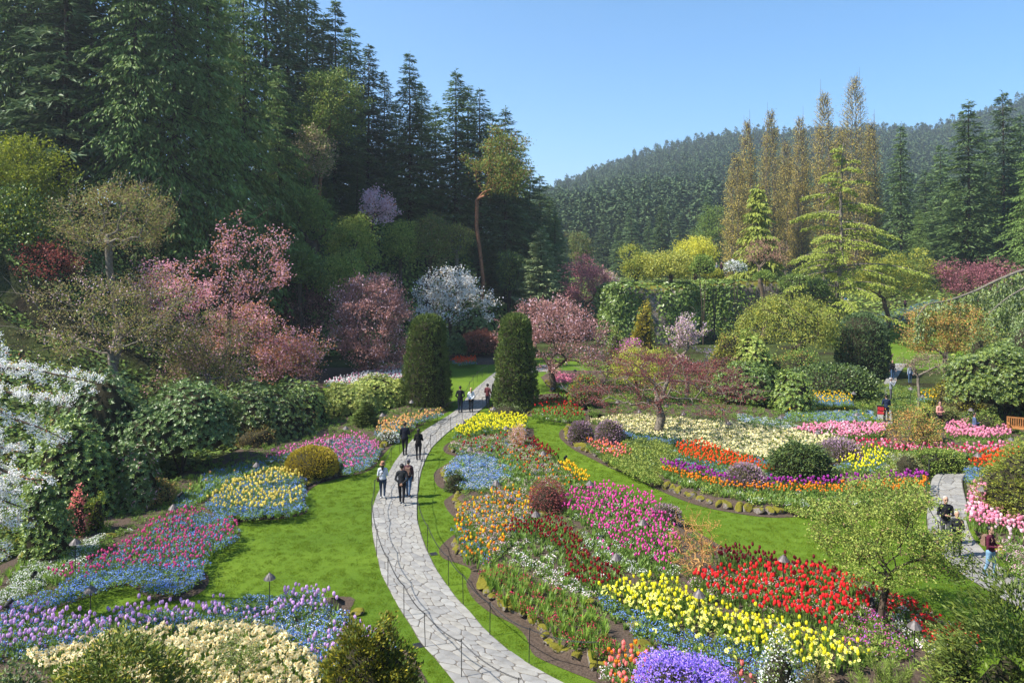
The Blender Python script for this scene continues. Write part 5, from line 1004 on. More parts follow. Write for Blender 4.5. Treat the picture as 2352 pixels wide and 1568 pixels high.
# white cherry reaching in from the left
def white_cherry():
    rng = np.random.default_rng(95); D = 19.0; b0 = np.array([PX(-150, D), D + 1, tz(PX(-150, D), D + 1)]); root = empty('white_cherry', b0); tag(root, 'white double-flowered cherry reaching in at the left edge', 'tree')
    def W(u, v, D): return np.array([PX(u, D), D, PZ(v, D)]) - b0
    tipsets = [[(-60, 870), (60, 850), (140, 862), (225, 880)], [(-60, 905), (40, 905), (110, 915), (160, 925)], [(-40, 950), (40, 965), (100, 985), (150, 1010)], [(-60, 1000), (10, 1030), (60, 1040)], [(-60, 1060), (20, 1085), (70, 1100), (110, 1100)], [(-60, 1130), (10, 1150), (50, 1165)], [(-60, 1180), (0, 1200), (60, 1195)], [(-60, 1250), (0, 1260), (20, 1275)], [(-60, 800), (0, 800), (20, 815)], [(-60, 1090), (-10, 1120), (30, 1130)]]
    m_ = MB(); hub = W(-150, 1120, D); m_.path([np.array([0, 0, -.2]), hub * .5, hub], [.16, .13, .11], 7); P = []; Q = []
    for ts in tipsets:
        dz = D + rng.uniform(-1.2, 1.0); pts = [hub] + [W(u, v, dz) for u, v in ts]; s = spline(pts, 6); m_.path(s, np.linspace(.06, .012, len(s)), 5)
        for p in resample(s[4:], .055):
            q = p + rng.normal(size=3) * np.array([.10, .22, .09])
            if rng.random() < .85: P.append(q + rng.normal(size=(46, 3)) * .06)
            Q.append(q + np.array([0, 0, .07]) + rng.normal(size=(5, 3)) * .08)
    P = np.concatenate(P); Q = np.concatenate(Q); m_.build('trunk', BARK, root, True)
    obj('blossom', crown_mesh('blossom', P, rng.normal(size=P.shape), rng.uniform(.03, .055, len(P)), rng.uniform(.03, .05, len(P)), [(C['white'], 1)], rng), root)
    obj('crown', crown_mesh('crown', Q, rng.normal(size=Q.shape) + np.array([0, 0, .6]), rng.uniform(.06, .11, len(Q)), .03, [(C['shrubl'], 2), (C['yellowg'], 1), (C['bronze'], .5)], rng), root)
white_cherry()
# rocks lying in the banks and among the flowers
ROCK_LABELS = [((1478, 1490), .7, 'mossy boulder above the pink and orange tulips', .3), ((1345, 1385), .5, 'pale pointed stone between dark red and yellow tulips', .35), ((2085, 985), .6, 'boulder among the pink tulips by the walk', .2), ((1360, 1310), .45, 'row stone below the magenta tulips', .3), ((1335, 1275), .42, 'second row stone left of the magenta tulips', .3), ((1330, 1240), .42, 'third row stone left of the magenta tulips', .3), ((1245, 1180), .45, 'stone under the red laceleaf maple', .3), ((1455, 1440), .6, 'mossy stone beside the yellow narcissus', .25), ((1655, 1090), .4, 'stone beside the purple heather dome', .3), ((255, 1230), .6, 'mossy rock under the coral shrub', .3), ((120, 1250), .7, 'dark mossy rock at the left bank', .3), ((60, 1275), .6, 'dark rock at the left edge of the bank', .3), ((820, 1405), .42, 'light stone in the soil notch beside the lilac tulips', .05), ((870, 1345), .01, '', 0)]
for (u, v), s_, lb, z_ in ROCK_LABELS:
    if not lb: continue
    x, y = G(u, v, z_); o = put_rock(x, y, z_, s_, None, .4, .8, 'boulder'); tag(o, lb, 'rock')

# ---------------------------------------------------------------- flowers
def petal(name, c, v=.18, trans=.35):
    c = np.array(c); return fol('petal_' + name, [np.clip(c * (1 - v), 0, 1), c, np.clip(c * (1 + v * .6) + .03 * v, 0, .92)], trans=trans, rough=.5, spec=.25, big=.15, bigscale=3)
PT = {k: petal(k, *v) for k, v in {
 'lilac': ((.60, .40, .66),), 'cream': ((.76, .66, .43), .25), 'creamc': ((.78, .52, .18),), 'pinkm': ((.62, .10, .28),), 'pinkl': ((.72, .24, .47),), 'yellow': ((.84, .70, .03),), 'yellowp': ((.82, .72, .22),),
 'yellowt': ((.80, .62, .16),), 'magenta': ((.68, .09, .38),), 'darkred': ((.20, .008, .012), .5), 'maroon': ((.13, .006, .014), .5), 'red': ((.70, .025, .03), .3), 'crimson': ((.50, .02, .09), .3), 'orange': ((.82, .27, .02),), 'orangered': ((.76, .09, .015),),
 'peach': ((.82, .47, .18),), 'coral': ((.78, .22, .20),), 'purple': ((.33, .035, .30), .3), 'pinks': ((.76, .30, .42),), 'pinkp': ((.80, .55, .60),), 'blue': ((.08, .18, .66), .35), 'bluel': ((.18, .31, .74), .3), 'white': ((.80, .80, .78), .08), 'violet': ((.38, .13, .52),), 'rose': ((.62, .30, .42),), 'yellowo': ((.84, .50, .02),)}.items()}
def blades(b, rng, n, h, spread, wd, m, lean=.5):
    for i in range(n):
        a = rng.random() * 6.28; d = np.array([math.cos(a), math.sin(a), 0]); o = d * rng.random() * .03; hh = h * rng.uniform(.7, 1.15); le = lean * rng.uniform(.3, 1.2); s = np.array([-d[1], d[0], 0]) * wd * .5 * rng.uniform(.7, 1.2)
        p1 = o + d * spread * le * .35 + np.array([0, 0, hh * .55]); p2 = o + d * spread * le + np.array([0, 0, hh * rng.uniform(.85, 1.0)])
        b.add([o - s * .6, o + s * .6, p1 + s, p1 - s, p2], [[0, 1, 2, 3]], m); b.T.append(np.array([[3, 2, 4]]) + b.n - 5); b.tm.append(np.array([m]))
def fin(b, name, mats, rng):
    F = []; mi = []
    if b.T: F.append(np.concatenate(b.T)); mi.append(np.concatenate(b.tm))
    if b.Q: F.append(np.concatenate(b.Q)); mi.append(np.concatenate(b.qm))
    mi = np.concatenate(mi); return mesh(name, np.concatenate(b.V), F, mats, mi, rng.random(len(mi)))
def tulip_mesh(col, seed, h=.42, leafm='bladeb', big=1.0, open_=0.0):
    rng = np.random.default_rng(seed); b = MB(); ln = rng.normal(size=2) * .03; top = np.array([ln[0], ln[1], h])
    b.tube(np.zeros(3), top, .006, .005, 3, 0); blades(b, rng, 4, h * .72, .16, .045, 0)
    pr = np.array([(.010, -.004), (.030, .016), (.037, .045), (.033 + open_ * .02, .075), (.020 + open_ * .03, .098)]) * big
    n = 6; k = MB().lathe(pr, n); V = k.V[0].copy(); V[-n:, 2] += np.array([.008, -.012] * 3) * big
    b.add(V + top, k.Q[0], 1); b.add([V[-n + i] * np.array([.75, .75, .93]) + top for i in range(0, n)], [[0, 1, 2, 3], [0, 3, 4, 5]], 1)
    return fin(b, 'tulip', [C[leafm], PT[col]], rng)
def narc_mesh(pet, cor, seed, h=.36, heads=3):
    rng = np.random.default_rng(seed); b = MB(); blades(b, rng, 7, h * .95, .14, .016, 0, .6)
    for i in range(heads):
        a = rng.random() * 6.28; base = np.array([math.cos(a), math.sin(a), 0]) * rng.uniform(.02, .09); top = base * 1.6 + np.array([0, 0, h * rng.uniform(.88, 1.12)]); b.tube(base * .5, top, .004, .004, 3, 0)
        f = norm(np.array([math.cos(a) * .6 + rng.normal() * .3, -.75 + rng.normal() * .5, .45 + rng.normal() * .25])); x = norm(np.cross(f, [0, 0, 1.0])); y = np.cross(x, f)
        for j in range(6):
            t = j * 1.047; d = x * math.cos(t) + y * math.sin(t); s = np.cross(f, d); b.add([top, top + d * .030 + s * .021 + f * .005, top + d * .058, top + d * .030 - s * .021 + f * .005], [[0, 1, 2, 3]], 1)
        c1 = [top + f * .02 + (x * math.cos(t) + y * math.sin(t)) * .017 for t in np.arange(5) * 1.2566]; c0 = [top + (x * math.cos(t) + y * math.sin(t)) * .008 for t in np.arange(5) * 1.2566]
        b.add(c0 + c1, [[j, (j + 1) % 5, 5 + (j + 1) % 5, 5 + j] for j in range(5)], 2)
    return fin(b, 'narcissus', [C['blade'], PT[pet], PT[cor]], rng)
def tuft_mesh(cols, seed, h=.22, rad=.2, nf=70, fs=.022, nl=46, leafm='tuft', ll=.09):
    """low leafy cushion with many small flowers"""
    rng = np.random.default_rng(seed); b = MB()
    a = rng.random(nl) * 6.28; r = rad * np.sqrt(rng.random(nl)); P = np.stack([r * np.cos(a), r * np.sin(a), h * rng.uniform(.1, .75, nl)], 1); V, F = leaves(P, rng.normal(size=(nl, 3)) * .6 + np.array([0, 0, .8]), ll * rng.uniform(.6, 1.2, nl), ll * .4, rng); b.add(V, F, 0)
    a = rng.random(nf) * 6.28; r = rad * 1.1 * np.sqrt(rng.random(nf)); P = np.stack([r * np.cos(a), r * np.sin(a), h * (1.05 - .35 * (r / rad) ** 2) * rng.uniform(.8, 1.15, nf)], 1)
    V, F = leaves(P, rng.normal(size=(nf, 3)) * .8 + np.array([0, -.5, .1]), fs * rng.uniform(.8, 1.4, nf), fs * rng.uniform(.8, 1.3, nf), rng, 0, np.array([0, -.4, .9])); mi = 1 + rng.integers(0, len(cols), nf); b.add(V, F, mi)
    return fin(b, 'flower_tuft', [C[leafm]] + [PT[c] for c in cols], rng)
def blade_mesh(seed, h=.32, n=16, m='blade', wd=.022, spread=.2):
    rng = np.random.default_rng(seed); b = MB(); blades(b, rng, n, h, spread, wd, 0, .7); return fin(b, 'leaf_tuft', [C[m]], rng)
def leafy_mesh(seed, m='tuft', h=.22, rad=.2, n=60, ll=.10):
    rng = np.random.default_rng(seed); a = rng.random(n) * 6.28; r = rad * np.sqrt(rng.random(n)); P = np.stack([r * np.cos(a), r * np.sin(a), h * rng.uniform(.1, 1, n) * (1.1 - .5 * (r / rad) ** 2)], 1)
    V, F = leaves(P, rng.normal(size=(n, 3)) * .7 + np.array([0, 0, .5]), ll * rng.uniform(.6, 1.3, n), ll * .45, rng, .1); b = MB(); b.add(V, F, 0); return fin(b, 'leafy_tuft', [C[m]], rng)
PROTO = {}
def proto(key, fn, n=4): PROTO[key] = [fn(1000 + 17 * i + (sum(map(ord, key)) % 97)) for i in range(n)]
for c, h, bg_ in [('lilac', .46, 1.1), ('pinkm', .42, 0.9), ('pinkl', .42, 1.0), ('yellow', .46, 1.08), ('yellowt', .42, 1.1), ('magenta', .44, 1.0), ('darkred', .40, 1.05), ('maroon', .40, 1.1), ('red', .44, 1.2), ('orange', .38, 0.95), ('orangered', .40, 1.05), ('peach', .40, 1.15), ('coral', .38, 1.2), ('purple', .44, 1.15), ('yellowo', .40, 1.15), ('white', .42, 1.2), ('pinks', .40, 1.25), ('pinkp', .40, 1.25), ('crimson', .40, 1.15)]:
    proto('t_' + c, lambda s, c=c, h=h, bg_=bg_: tulip_mesh(c, s, h, big=bg_, open_=.5 if c in ('pinks', 'pinkp', 'purple', 'orange') else 0.0))
proto('n_cream', lambda s: narc_mesh('cream', 'creamc', s, .36, 4)); proto('n_yellow', lambda s: narc_mesh('yellowp', 'yellow', s, .36, 4)); proto('n_pale', lambda s: narc_mesh('cream', 'yellow', s, .38, 4))
proto('f_blue', lambda s: tuft_mesh(['blue', 'bluel', 'bluel'], s, .24, .2, 46, .030)); proto('f_bluel', lambda s: tuft_mesh(['bluel', 'bluel', 'blue', 'white'], s, .22, .2, 54, .030))
proto('f_white', lambda s: tuft_mesh(['white'], s, .2, .18, 46, .030)); proto('f_daisy', lambda s: tuft_mesh(['pinkp', 'white'], s, .16, .16, 34, .036)); proto('f_crim', lambda s: tuft_mesh(['crimson'], s, .2, .16, 34, .034)); proto('f_rose', lambda s: tuft_mesh(['rose', 'pinkp'], s, .34, .18, 50, .026, 60, 'tuft', .11))
proto('f_violet', lambda s: tuft_mesh(['violet', 'magenta'], s, .26, .2, 46, .034)); proto('f_red', lambda s: tuft_mesh(['red'], s, .34, .14, 14, .075, 40)); proto('f_pansy', lambda s: tuft_mesh(['bluel', 'blue', 'white'], s, .18, .2, 50, .022)); proto('f_yell', lambda s: tuft_mesh(['yellow'], s, .14, .12, 26, .03))
proto('blade', lambda s: blade_mesh(s)); proto('bladeb', lambda s: blade_mesh(s, .30, 12, 'bladeb', .036, .2)); proto('tall', lambda s: blade_mesh(s, .42, 18, 'blade', .022, .26)); proto('leafy', lambda s: leafy_mesh(s)); proto('leafyl', lambda s: leafy_mesh(s, 'shrubl', .26, .22, 60, .11)); proto('leafyd', lambda s: leafy_mesh(s, 'rhodo', .24, .22, 60, .11)); proto('moss', lambda s: leafy_mesh(s, 'goldcyp', .1, .2, 70, .05)); proto('low', lambda s: leafy_mesh(s, 'tuft', .14, .16, 50, .07))
PATCH = []
frng = np.random.default_rng(321)
def patch(name, label, poly, mix, z=.62, base=.27, wpoly=None):
    """poly: outline of the blooms as seen; mix: (plant, plants per square metre)"""
    W = np.array([G(u, v, z) for u, v in poly]) if wpoly is None else np.array(wpoly, float)
    x0, y0 = W.min(0); x1, y1 = W.max(0); A = (x1 - x0) * (y1 - y0); pts = []
    for key, den in mix:
        step = 1 / math.sqrt(den); gx = np.arange(x0, x1, step); gy = np.arange(y0, y1, step); X, Y = np.meshgrid(gx, gy); X = X.ravel() + frng.uniform(-.5, .5, X.size) * step; Y = Y.ravel() + frng.uniform(-.5, .5, Y.size) * step
        k = inpoly(X, Y, W); X, Y = X[k], Y[k]
        # thin out in drifts
        k = snoise(np.stack([X, Y, 0 * X], 1), .9, sum(map(ord, key))) > (-.85 if key[0] != 'n' else -9); X, Y = X[k], Y[k]
        pts += [(key, x, y) for x, y in zip(X, Y)]
    PATCH.append((name, label, pts, base))
l_ = lambda *q: [L(*p) for p in q]; r_ = lambda *q: [Rr(*p) for p in q]
patch('lilac_tulip_bed', 'lilac tulips over blue forget-me-nots in the near left bed', l_((-20, 690), (110, 700), (240, 718), (330, 695), (480, 690), (600, 668), (650, 648), (740, 645), (820, 635), (890, 690), (960, 742), (1025, 765), (1010, 800), (930, 815), (870, 830), (840, 845), (805, 800), (745, 752), (640, 722), (540, 728), (420, 742), (330, 755), (230, 772), (120, 796), (-20, 815)), [('t_lilac', 29.2), ('f_bluel', 15.0), ('bladeb', 5.0)])
patch('forget_me_not_patch', 'blue forget-me-nots between the narcissus and the golden cypress', l_((700, 740), (760, 755), (860, 800), (900, 840), (860, 896), (830, 880), (815, 830), (770, 780)), [('f_blue', 16.0), ('bladeb', 4.0)], .45)
patch('cream_narcissus_bed', 'mass of cream narcissus at the bottom left', l_((80, 810), (200, 785), (330, 758), (450, 742), (560, 728), (660, 730), (740, 752), (800, 805), (840, 860), (860, 930), (820, 1000), (560, 1010), (300, 960), (120, 850)), [('n_cream', 44.0), ('bladeb', 8.0)], .6)
patch('pink_tulip_bed', 'deep pink tulips over blue forget-me-nots by the curving left lawn', l_((120, 612), (300, 535), (400, 475), (470, 438), (600, 440), (625, 480), (610, 512), (545, 545), (530, 585), (470, 600), (380, 585), (300, 590), (200, 620)), [('t_pinkm', 27.3), ('f_blue', 15.0), ('bladeb', 7.0)])
patch('forget_me_not_patch', 'blue forget-me-nots fringing the rocks of the left bed', l_((20, 680), (140, 630), (240, 610), (330, 590), (430, 590), (520, 585), (540, 612), (500, 648), (400, 655), (335, 622), (240, 658), (100, 700), (20, 720)), [('f_blue', 20.0), ('blade', 3.0)], .45)
patch('white_flower_strip', 'strip of white rock cress and green blades on the left bank', l_((-20, 610), (90, 565), (180, 530), (330, 470), (345, 488), (260, 545), (150, 605), (40, 665), (-20, 690)), [('f_white', 22.0), ('blade', 14.0)], .5)
patch('leaf_strip', 'strip of tulip leaves and buds behind the yellow tulips', l_((450, 395), (560, 335), (680, 305), (705, 325), (620, 355), (560, 385), (505, 430), (460, 425)), [('bladeb', 26.0), ('f_blue', 8.0), ('t_peach', 0.6)], .5)
patch('yellow_tulip_bed', 'pale yellow tulips over blue flowers left of the lawn', l_((545, 412), (600, 367), (680, 338), (740, 328), (800, 352), (795, 395), (785, 420), (740, 435), (640, 440), (560, 428)), [('t_yellowt', 25.4), ('f_blue', 16.0), ('bladeb', 7.0)])
patch('forget_me_not_patch', 'blue flowers and leaves below the pale yellow tulips', l_((545, 425), (640, 440), (740, 437), (800, 425), (800, 445), (740, 456), (650, 460), (560, 450)), [('f_blue', 14.0), ('bladeb', 12.0)], .42)
patch('pink_tulip_bed', 'light pink tulips over pale blue flowers beside the path', l_((690, 305), (760, 275), (860, 250), (940, 240), (1000, 268), (985, 300), (955, 322), (905, 335), (885, 305), (830, 278), (740, 300)), [('t_pinkl', 19.5), ('t_pinkm', 7.8), ('f_bluel', 18.0), ('bladeb', 5.0)])
patch('peach_tulip_bed', 'peach tulips with blue flowers below the column yew', l_((985, 232), (1000, 206), (1085, 193), (1160, 175), (1160, 185), (1100, 205), (1050, 235), (1010, 245)), [('t_peach', 23.4), ('f_bluel', 12.0), ('bladeb', 8.0), ('t_red', 0.8)])
patch('white_tulip_bed', 'far white and pink tulips behind the lawn on the left', l_((845, 108), (930, 85), (1065, 62), (1065, 92), (1030, 104), (900, 116)), [('t_white', 23.4), ('t_pinks', 5.9), ('blade', 8.0), ('f_bluel', 4.0)])
patch('red_tulip_bed', 'thin line of scarlet tulips at the far end of the lawn', l_((1183, 48), (1200, 40), (1250, 42), (1250, 52), (1200, 56)), [('t_orangered', 31.2), ('f_bluel', 10.0)])
patch('green_ground_cover', 'low green edging plants along the lilac tulip bed', l_((870, 715), (905, 760), (960, 800), (1060, 815), (1090, 860), (1120, 920), (1030, 930), (1000, 830), (900, 790)), [('low', 26.0), ('f_daisy', 1.2)], .4)
patch('yellow_tulip_bed', 'bright yellow tulips in the far tip of the big bed', [(1040, 992), (1063, 974), (1105, 954), (1180, 951), (1213, 959), (1206, 985), (1170, 992), (1120, 985), (1070, 1003)], [('t_yellow', 42.9), ('bladeb', 8.0), ('f_bluel', 4.0)])
patch('mixed_flower_bed', 'red tulips among rose wallflowers and blades', [(1032, 1010), (1070, 1002), (1170, 992), (1212, 1000), (1258, 1040), (1275, 1070), (1200, 1085), (1160, 1050), (1110, 1040), (1055, 1032)], [('t_darkred', 5.9), ('t_red', 1.5), ('f_rose', 9.0), ('f_bluel', 4.0), ('tall', 9.0)])
patch('forget_me_not_patch', 'bright blue forget-me-not patch beside the path', l_((1165, 335), (1200, 297), (1260, 285), (1330, 318), (1345, 345), (1290, 378), (1220, 380), (1180, 358)), [('f_bluel', 26.0), ('f_white', 1.5), ('blade', 3.0)], .5)
patch('orange_tulip_bed', 'orange tulips among rose wallflowers and blue flowers', l_((1195, 485), (1210, 425), (1300, 382), (1400, 385), (1400, 440), (1355, 480), (1300, 560), (1250, 575), (1208, 545)), [('t_orange', 9.8), ('t_yellowo', 5.9), ('f_rose', 13.0), ('f_blue', 4.0), ('blade', 6.0)])
patch('green_tulip_leaves', 'green leaf bed dotted with orange tulips', r_((-40, 300), (0, 262), (60, 282), (120, 312), (175, 345), (195, 372), (110, 400), (20, 400), (-20, 380)), [('bladeb', 16.0), ('blade', 8.0), ('t_orange', 3.6), ('f_rose', 3.0), ('f_white', 1.5)])
patch('dark_red_tulip_strip', 'strip of dark red tulips along the lawn edge', r_((30, 248), (62, 256), (124, 290), (112, 302), (60, 282)), [('t_darkred', 42.9), ('bladeb', 8.0)])
patch('orange_tulip_strip', 'strip of golden orange tulips along the lawn edge', r_((122, 312), (150, 315), (205, 352), (197, 368), (168, 352), (128, 328)), [('t_yellowo', 42.9), ('bladeb', 8.0)])
patch('magenta_tulip_bed', 'magenta tulips thinning into white rock cress', r_((120, 405), (220, 372), (290, 380), (370, 405), (400, 440), (435, 500), (435, 560), (400, 585), (330, 560), (270, 520), (200, 470), (130, 432)), [('t_magenta', 29.2), ('bladeb', 16.0), ('f_white', 3.0)])
patch('white_flower_strip', 'white rock cress and leaves below the magenta tulips', r_((190, 480), (270, 525), (330, 565), (440, 575), (445, 610), (380, 612), (300, 590), (220, 560), (185, 520)), [('f_white', 9.0), ('bladeb', 14.0), ('t_magenta', 3.8)], .5)
patch('dark_red_tulip_bed', 'dark red tulips with pale pink daisies in the big bed', r_((-30, 500), (0, 470), (50, 452), (130, 465), (180, 510), (205, 560), (290, 600), (280, 625), (210, 645), (130, 612), (0, 545)), [('t_darkred', 33.1), ('bladeb', 12.0), ('f_daisy', 4.0)])
patch('daisy_strip', 'pink and white daisy cushions below the dark red tulips', r_((0, 545), (130, 612), (210, 645), (200, 668), (120, 635), (0, 575)), [('f_daisy', 14.0), ('bladeb', 4.0)], .4)
patch('crimson_primula_bed', 'crimson primulas among bright green blades beside the path', r_((-60, 560), (0, 580), (120, 638), (205, 668), (235, 725), (290, 790), (225, 812), (130, 772), (60, 715), (0, 680), (-60, 640), (-85, 590)), [('tall', 15.0), ('f_crim', 9.0), ('blade', 4.0)], .55)
patch('yellow_tulip_bed', 'bright yellow tulips and narcissus filling the near bed', r_((222, 645), (290, 622), (370, 612), (440, 632), (560, 692), (680, 722), (780, 742), (865, 770), (935, 805), (905, 835), (800, 842), (680, 815), (560, 770), (420, 735), (300, 690)), [('t_yellow', 23.4), ('n_yellow', 16.0), ('bladeb', 8.0)], .65)
patch('forget_me_not_patch', 'blue flowers and leaves in front of the yellow tulips', r_((215, 665), (300, 700), (420, 745), (560, 780), (680, 822), (800, 850), (760, 880), (600, 850), (440, 830), (400, 800), (330, 770), (250, 710)), [('f_blue', 13.0), ('bladeb', 14.0), ('n_yellow', 2.0)], .45)
patch('red_tulip_bed', 'scarlet tulips filling the bed below the lawn', r_((465, 612), (540, 590), (620, 592), (740, 582), (860, 602), (965, 642), (945, 690), (850, 742), (740, 722), (640, 692), (520, 655)), [('t_red', 27.3), ('bladeb', 12.0), ('f_rose', 5.0)], .65)
patch('maroon_tulip_strip', 'maroon tulips along the lawn edge above the scarlet ones', r_((520, 545), (580, 530), (680, 556), (790, 576), (880, 602), (860, 612), (720, 590), (640, 592), (550, 575)), [('t_maroon', 35.1), ('bladeb', 8.0)])
patch('red_flower_drift', 'red double blooms with pale daisies at the tip of the bed', r_((950, 640), (1010, 652), (1100, 692), (1180, 742), (1225, 778), (1170, 800), (1100, 775), (1050, 715), (980, 690)), [('f_red', 12.0), ('f_daisy', 6.0), ('bladeb', 4.0)], .55)
patch('daisy_strip', 'pale pink daisies under the red double blooms', r_((1010, 715), (1060, 722), (1110, 780), (1170, 805), (1120, 825), (1050, 790), (1000, 745)), [('f_daisy', 14.0), ('low', 6.0)], .4)
patch('violet_flower_patch', 'violet flowers round the foot of the crab apple', r_((840, 735), (930, 695), (1000, 720), (1050, 790), (1040, 830), (930, 810), (880, 780)), [('f_violet', 7.0), ('leafy', 12.0), ('leafyl', 3.0)], .5)
patch('pink_orange_tulip_patch', 'pink and orange tulips over daisies at the bottom', r_((235, 835), (270, 805), (330, 795), (375, 820), (395, 865), (380, 920), (270, 930)), [('t_coral', 23.4), ('t_orange', 15.6), ('f_daisy', 14.0), ('bladeb', 4.0)])
patch('pink_orange_tulip_patch', 'a few coral tulips right of the violet azalea', r_((590, 850), (640, 870), (640, 910), (590, 910)), [('t_coral', 15.6), ('leafy', 8.0)])
# island bed and beyond
patch('cream_narcissus_bed', 'broad band of cream narcissus behind the red maple trunk', r_((200, 202), (320, 190), (430, 198), (600, 213), (720, 230), (855, 250), (875, 266), (800, 267), (700, 285), (675, 303), (600, 292), (500, 272), (420, 247), (330, 240), (260, 217)), [('n_pale', 26.0), ('n_cream', 6.0), ('f_bluel', 4.0)], .6)
patch('forget_me_not_patch', 'blue forget-me-nots in front of the cream narcissus band', r_((225, 222), (330, 243), (430, 255), (520, 282), (620, 305), (690, 310), (680, 325), (560, 298), (440, 268), (300, 252)), [('f_blue', 14.0), ('blade', 6.0)], .45)
patch('pink_tulip_bed', 'pink double tulips at the foot of the walk', r_((735, 228), (850, 213), (985, 218), (975, 240), (880, 247), (800, 244)), [('t_pinks', 39.0), ('t_pinkp', 7.8), ('bladeb', 6.0)])
patch('pink_tulip_bed', 'pink double tulips left of the bench', r_((1135, 212), (1200, 208), (1290, 222), (1315, 240), (1250, 252), (1170, 256), (1140, 240)), [('t_pinks', 46.8), ('bladeb', 6.0)])
patch('crimson_tulip_strip', 'strip of crimson and pink tulips behind the low hedge', r_((870, 256), (1000, 263), (1100, 268), (1200, 272), (1320, 266), (1310, 288), (1150, 296), (1050, 287), (900, 272)), [('t_crimson', 13.7), ('t_pinks', 11.7), ('f_white', 5.0), ('bladeb', 12.0)])
patch('orange_red_tulip_bed', 'orange-red tulips in the island bed', r_((432, 268), (500, 260), (560, 285), (640, 310), (695, 330), (690, 342), (600, 328), (520, 320), (440, 295)), [('t_orangered', 35.1), ('bladeb', 8.0)])
patch('leaf_strip', 'green leaves and blue flowers below the orange-red tulips', r_((425, 285), (520, 318), (610, 330), (690, 345), (680, 358), (580, 350), (480, 335), (425, 312)), [('bladeb', 16.0), ('f_blue', 6.0)], .42)
patch('coral_tulip_patch', 'coral pink tulips behind the edging rocks', r_((190, 258), (240, 258), (300, 275), (312, 288), (280, 302), (230, 288)), [('t_coral', 23.4), ('t_orange', 7.8), ('f_daisy', 6.0), ('leafy', 6.0)])
patch('green_ground_cover', 'mossy leafy plants round the red maple trunk', r_((290, 250), (380, 258), (430, 275), (430, 315), (390, 340), (330, 330), (300, 305)), [('leafyl', 14.0), ('leafyd', 8.0), ('moss', 12.0)], .42)
patch('green_ground_cover', 'leafy plants along the rocks of the island bed', r_((230, 290), (300, 310), (370, 345), (400, 375), (360, 372), (290, 340), (220, 300)), [('leafyl', 16.0), ('leafy', 10.0)], .3)
patch('purple_tulip_band', 'band of purple tulips curving through the island bed', r_((385, 318), (440, 320), (520, 340), (580, 358), (700, 362), (820, 364), (920, 357), (1000, 348), (1092, 343), (1092, 356), (1000, 364), (860, 374), (700, 373), (580, 368), (480, 345), (400, 328)), [('t_purple', 42.9), ('bladeb', 8.0)])
patch('orange_tulip_band', 'band of orange tulips below the purple ones', r_((395, 330), (480, 348), (580, 370), (700, 376), (860, 376), (1000, 366), (1096, 358), (1097, 376), (1000, 388), (860, 392), (700, 388), (580, 380), (480, 362), (400, 340)), [('t_orange', 42.9), ('bladeb', 8.0)])
patch('leaf_strip', 'green tulip leaves above the island rocks', r_((395, 345), (480, 368), (580, 388), (700, 396), (860, 398), (1000, 394), (1095, 382), (1085, 410), (990, 425), (860, 432), (760, 430), (640, 420), (520, 395), (420, 365)), [('bladeb', 30.0), ('leafyl', 4.0), ('f_white', 2.0)], .4)
patch('green_ground_cover', 'light leafy clumps hanging over the island rocks', r_((700, 420), (800, 425), (900, 430), (1000, 420), (1080, 405), (1080, 425), (960, 450), (820, 458), (720, 445)), [('leafyl', 12.0), ('leafy', 10.0)], .2, .12)
patch('yellow_tulip_bed', 'clear yellow tulips right of the dark spreading yew', r_((838, 318), (900, 292), (970, 280), (988, 300), (962, 328), (900, 342), (850, 336)), [('t_yellow', 27.3), ('bladeb', 14.0), ('f_bluel', 8.0)])
patch('pink_flower_patch', 'pale pink flowers beside the yellow tulips', r_((985, 290), (1030, 282), (1050, 310), (1010, 335), (970, 330)), [('f_daisy', 10.0), ('leafyl', 8.0)], .45)
patch('red_orange_tulip_strip', 'orange-red tulips beyond the bend of the side path', r_((1200, 318), (1230, 290), (1320, 284), (1360, 292), (1300, 312), (1240, 332)), [('t_orangered', 39.0), ('t_darkred', 7.8), ('bladeb', 6.0)], .8, .45)
patch('forget_me_not_patch', 'blue flowers at the inner bend of the side path', r_((1190, 330), (1215, 318), (1240, 335), (1225, 365), (1200, 365)), [('f_blue', 20.0), ('blade', 3.0)], .7, .45)
patch('pink_tulip_bed', 'bright pink double tulips along the side path', r_((1205, 380), (1232, 362), (1290, 405), (1370, 460), (1370, 540), (1300, 512), (1240, 475), (1195, 462), (1195, 410)), [('t_pinks', 46.8), ('t_pinkp', 9.8), ('bladeb', 6.0)], .85, .45)
patch('leaf_strip', 'violet and green plants below the pink tulips by the woman', r_((1285, 510), (1370, 545), (1370, 640), (1320, 600), (1290, 560)), [('f_rose', 10.0), ('bladeb', 14.0), ('leafy', 6.0)], .7, .45)
# terraces on the right, behind
def terrace(nm, lb, u0, u1, v0, v1, mix, z): 
    patch(nm, lb, [(u0, v1), (u0 + 10, v0), (u1 - 10, v0), (u1, v1)], mix, z, z - .4)
terrace('terrace_flowers', 'yellow tulips and blue flowers on the upper left terrace', 1848, 1960, 897, 922, [('t_yellowo', 11.7), ('f_blue', 12.0), ('blade', 10.0)], .9)
terrace('terrace_flowers', 'blue flowers and blades on the lower left terrace', 1800, 2015, 935, 958, [('f_bluel', 12.0), ('blade', 22.0), ('t_yellowo', 0.8)], .6)
terrace('terrace_flowers', 'yellow tulips and blades on the right terrace', 2110, 2265, 893, 912, [('t_yellowo', 13.7), ('f_blue', 7.0), ('blade', 16.0)], 1.2)
terrace('terrace_flowers', 'blue flowers in front of the seated visitors', 2150, 2270, 938, 955, [('f_bluel', 10.0), ('bladeb', 16.0)], .6)
patch('green_ground_cover', 'mossy leafy edging under the lower left terrace', [(1800, 985), (1810, 955), (2020, 955), (2020, 985), (1900, 990)], [('moss', 20.0), ('leafyl', 6.0)], .3, .05)
